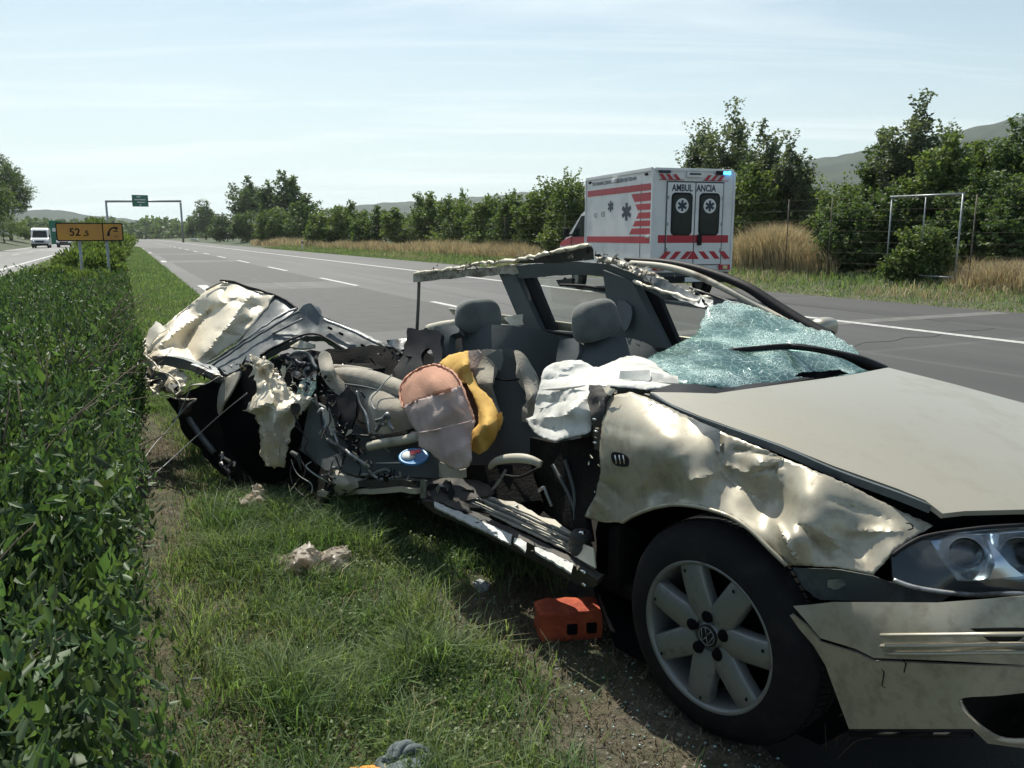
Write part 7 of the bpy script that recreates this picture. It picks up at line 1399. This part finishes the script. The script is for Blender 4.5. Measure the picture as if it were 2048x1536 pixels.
sec = [(.045 * math.cos(a), .03 * math.sin(a)) for a in np.linspace(0, 2 * math.pi, 18, endpoint=False)]
for z, k, dx in ((-.02, 1, 0), (.06, 1, .0), (.12, .98, .004), (.15, .94, .008), (.165, .7, .01)): V += [c_ + Vector((a * k + dx, b * k, z)) for a, b in sec]
F = [(j * 18 + i, j * 18 + (i + 1) % 18, (j + 1) * 18 + (i + 1) % 18, (j + 1) * 18 + i) for j in range(4) for i in range(18)] + [tuple(range(72, 90))]
pymesh('post', V, F, whp, r, True); settle(r)
for (x, y, w_, lab) in ((205, 1135, .45, 'white scrap of paper caught in the hedge leaves'), (12, 1470, .1, 'white plastic scrap in the hedge at the lower left border')):
    film('paper_scrap', lab, [(x - 14, y - 12, 'w', w_), (x + 4, y - 16, 'w', w_ + .02), (x + 18, y + 4, 'w', w_), (x + 2, y + 14, 'w', w_ - .02), (x - 10, y + 8, 'w', w_ - .02)], M['airbag'], res=6, crump=.02, thick=.002)
for lab, P_ in (('long thin grey cable running from the wreck down into the hedge', [(494, 786, 4.2), (440, 830, 4.3), (385, 880, 4.4), (330, 930, 4.3), (296, 958, 4.1)]), ('short thin cable sagging from the crushed rear corner to the hedge', [(385, 765, 4.6), (368, 805, 4.62), (345, 850, 4.6), (312, 885, 4.5), (290, 915, 4.3)])):
    o = tube('cable', P_, .0028, M['wiregrey'], None, 5, 6); tag(o, lab, 'cable')
parts = []
for i in range(26):
    x, y = 1655 + random.uniform(-20, 30), 1430 + random.uniform(0, 90)
    p0 = wp((x, y, 'w', .02)); d = np.array([random.uniform(-.08, .08), random.uniform(-.06, .06), random.uniform(.03, .12)]); parts.append(tube_geo([p0, p0 + d * .6 + np.array([0, 0, .02]), p0 + d * 1.2], .0012, 4, 3))
V, F = merge(parts); o = pymesh('root_tangle', V, F, M['litter'], None, True); tag(o, 'tangle of torn roots and straw under the bumper corner', 'roots', kind='stuff')

# glass crumbs and shards on the ground beside the wreck
n = 700; u = rng.uniform(-3.2, .4, n); v = rng.normal(-.12, .22, n); X = CO[0] + CU[0] * u + CV[0] * v; Y = CO[1] + CU[1] * u + CV[1] * v; s, t = st(X, Y); r_ = 0.003 + .004 * rng.uniform(0, 1, n) ** 2
V = np.column_stack([X, Y, gz(s, t) + .006])[:, None] + oc[None] * r_[:, None, None] * rng.uniform(0.5, 1.4, (n, 6, 1)); F = np.arange(n)[:, None, None] * 6 + of[None]
tag(npmesh('glass_crumbs', V.reshape(-1, 3), F.reshape(-1, 3), mat('green_glass_crumb', (.35, .55, .50), .1)), 'crumbs of greenish safety glass strewn beside the wreck', 'glass crumbs', kind='stuff')
# ============================================================ haze
hzm = bpy.data.materials.new('summer_haze'); hzm.use_nodes = True; nt = hzm.node_tree; nt.nodes.remove(nt.nodes['Principled BSDF'])
pv = N(nt, 'ShaderNodeVolumePrincipled'); pv.inputs['Color'].default_value = (0.90, 0.96, 1.0, 1); pv.inputs['Density'].default_value = 0.00014; pv.inputs['Anisotropy'].default_value = 0.4
nt.links.new(pv.outputs[0], nt.nodes['Material Output'].inputs['Volume'])
tag(box('haze', (0, 700, 112), (5600, 3800, 227), hzm), kind='stuff')
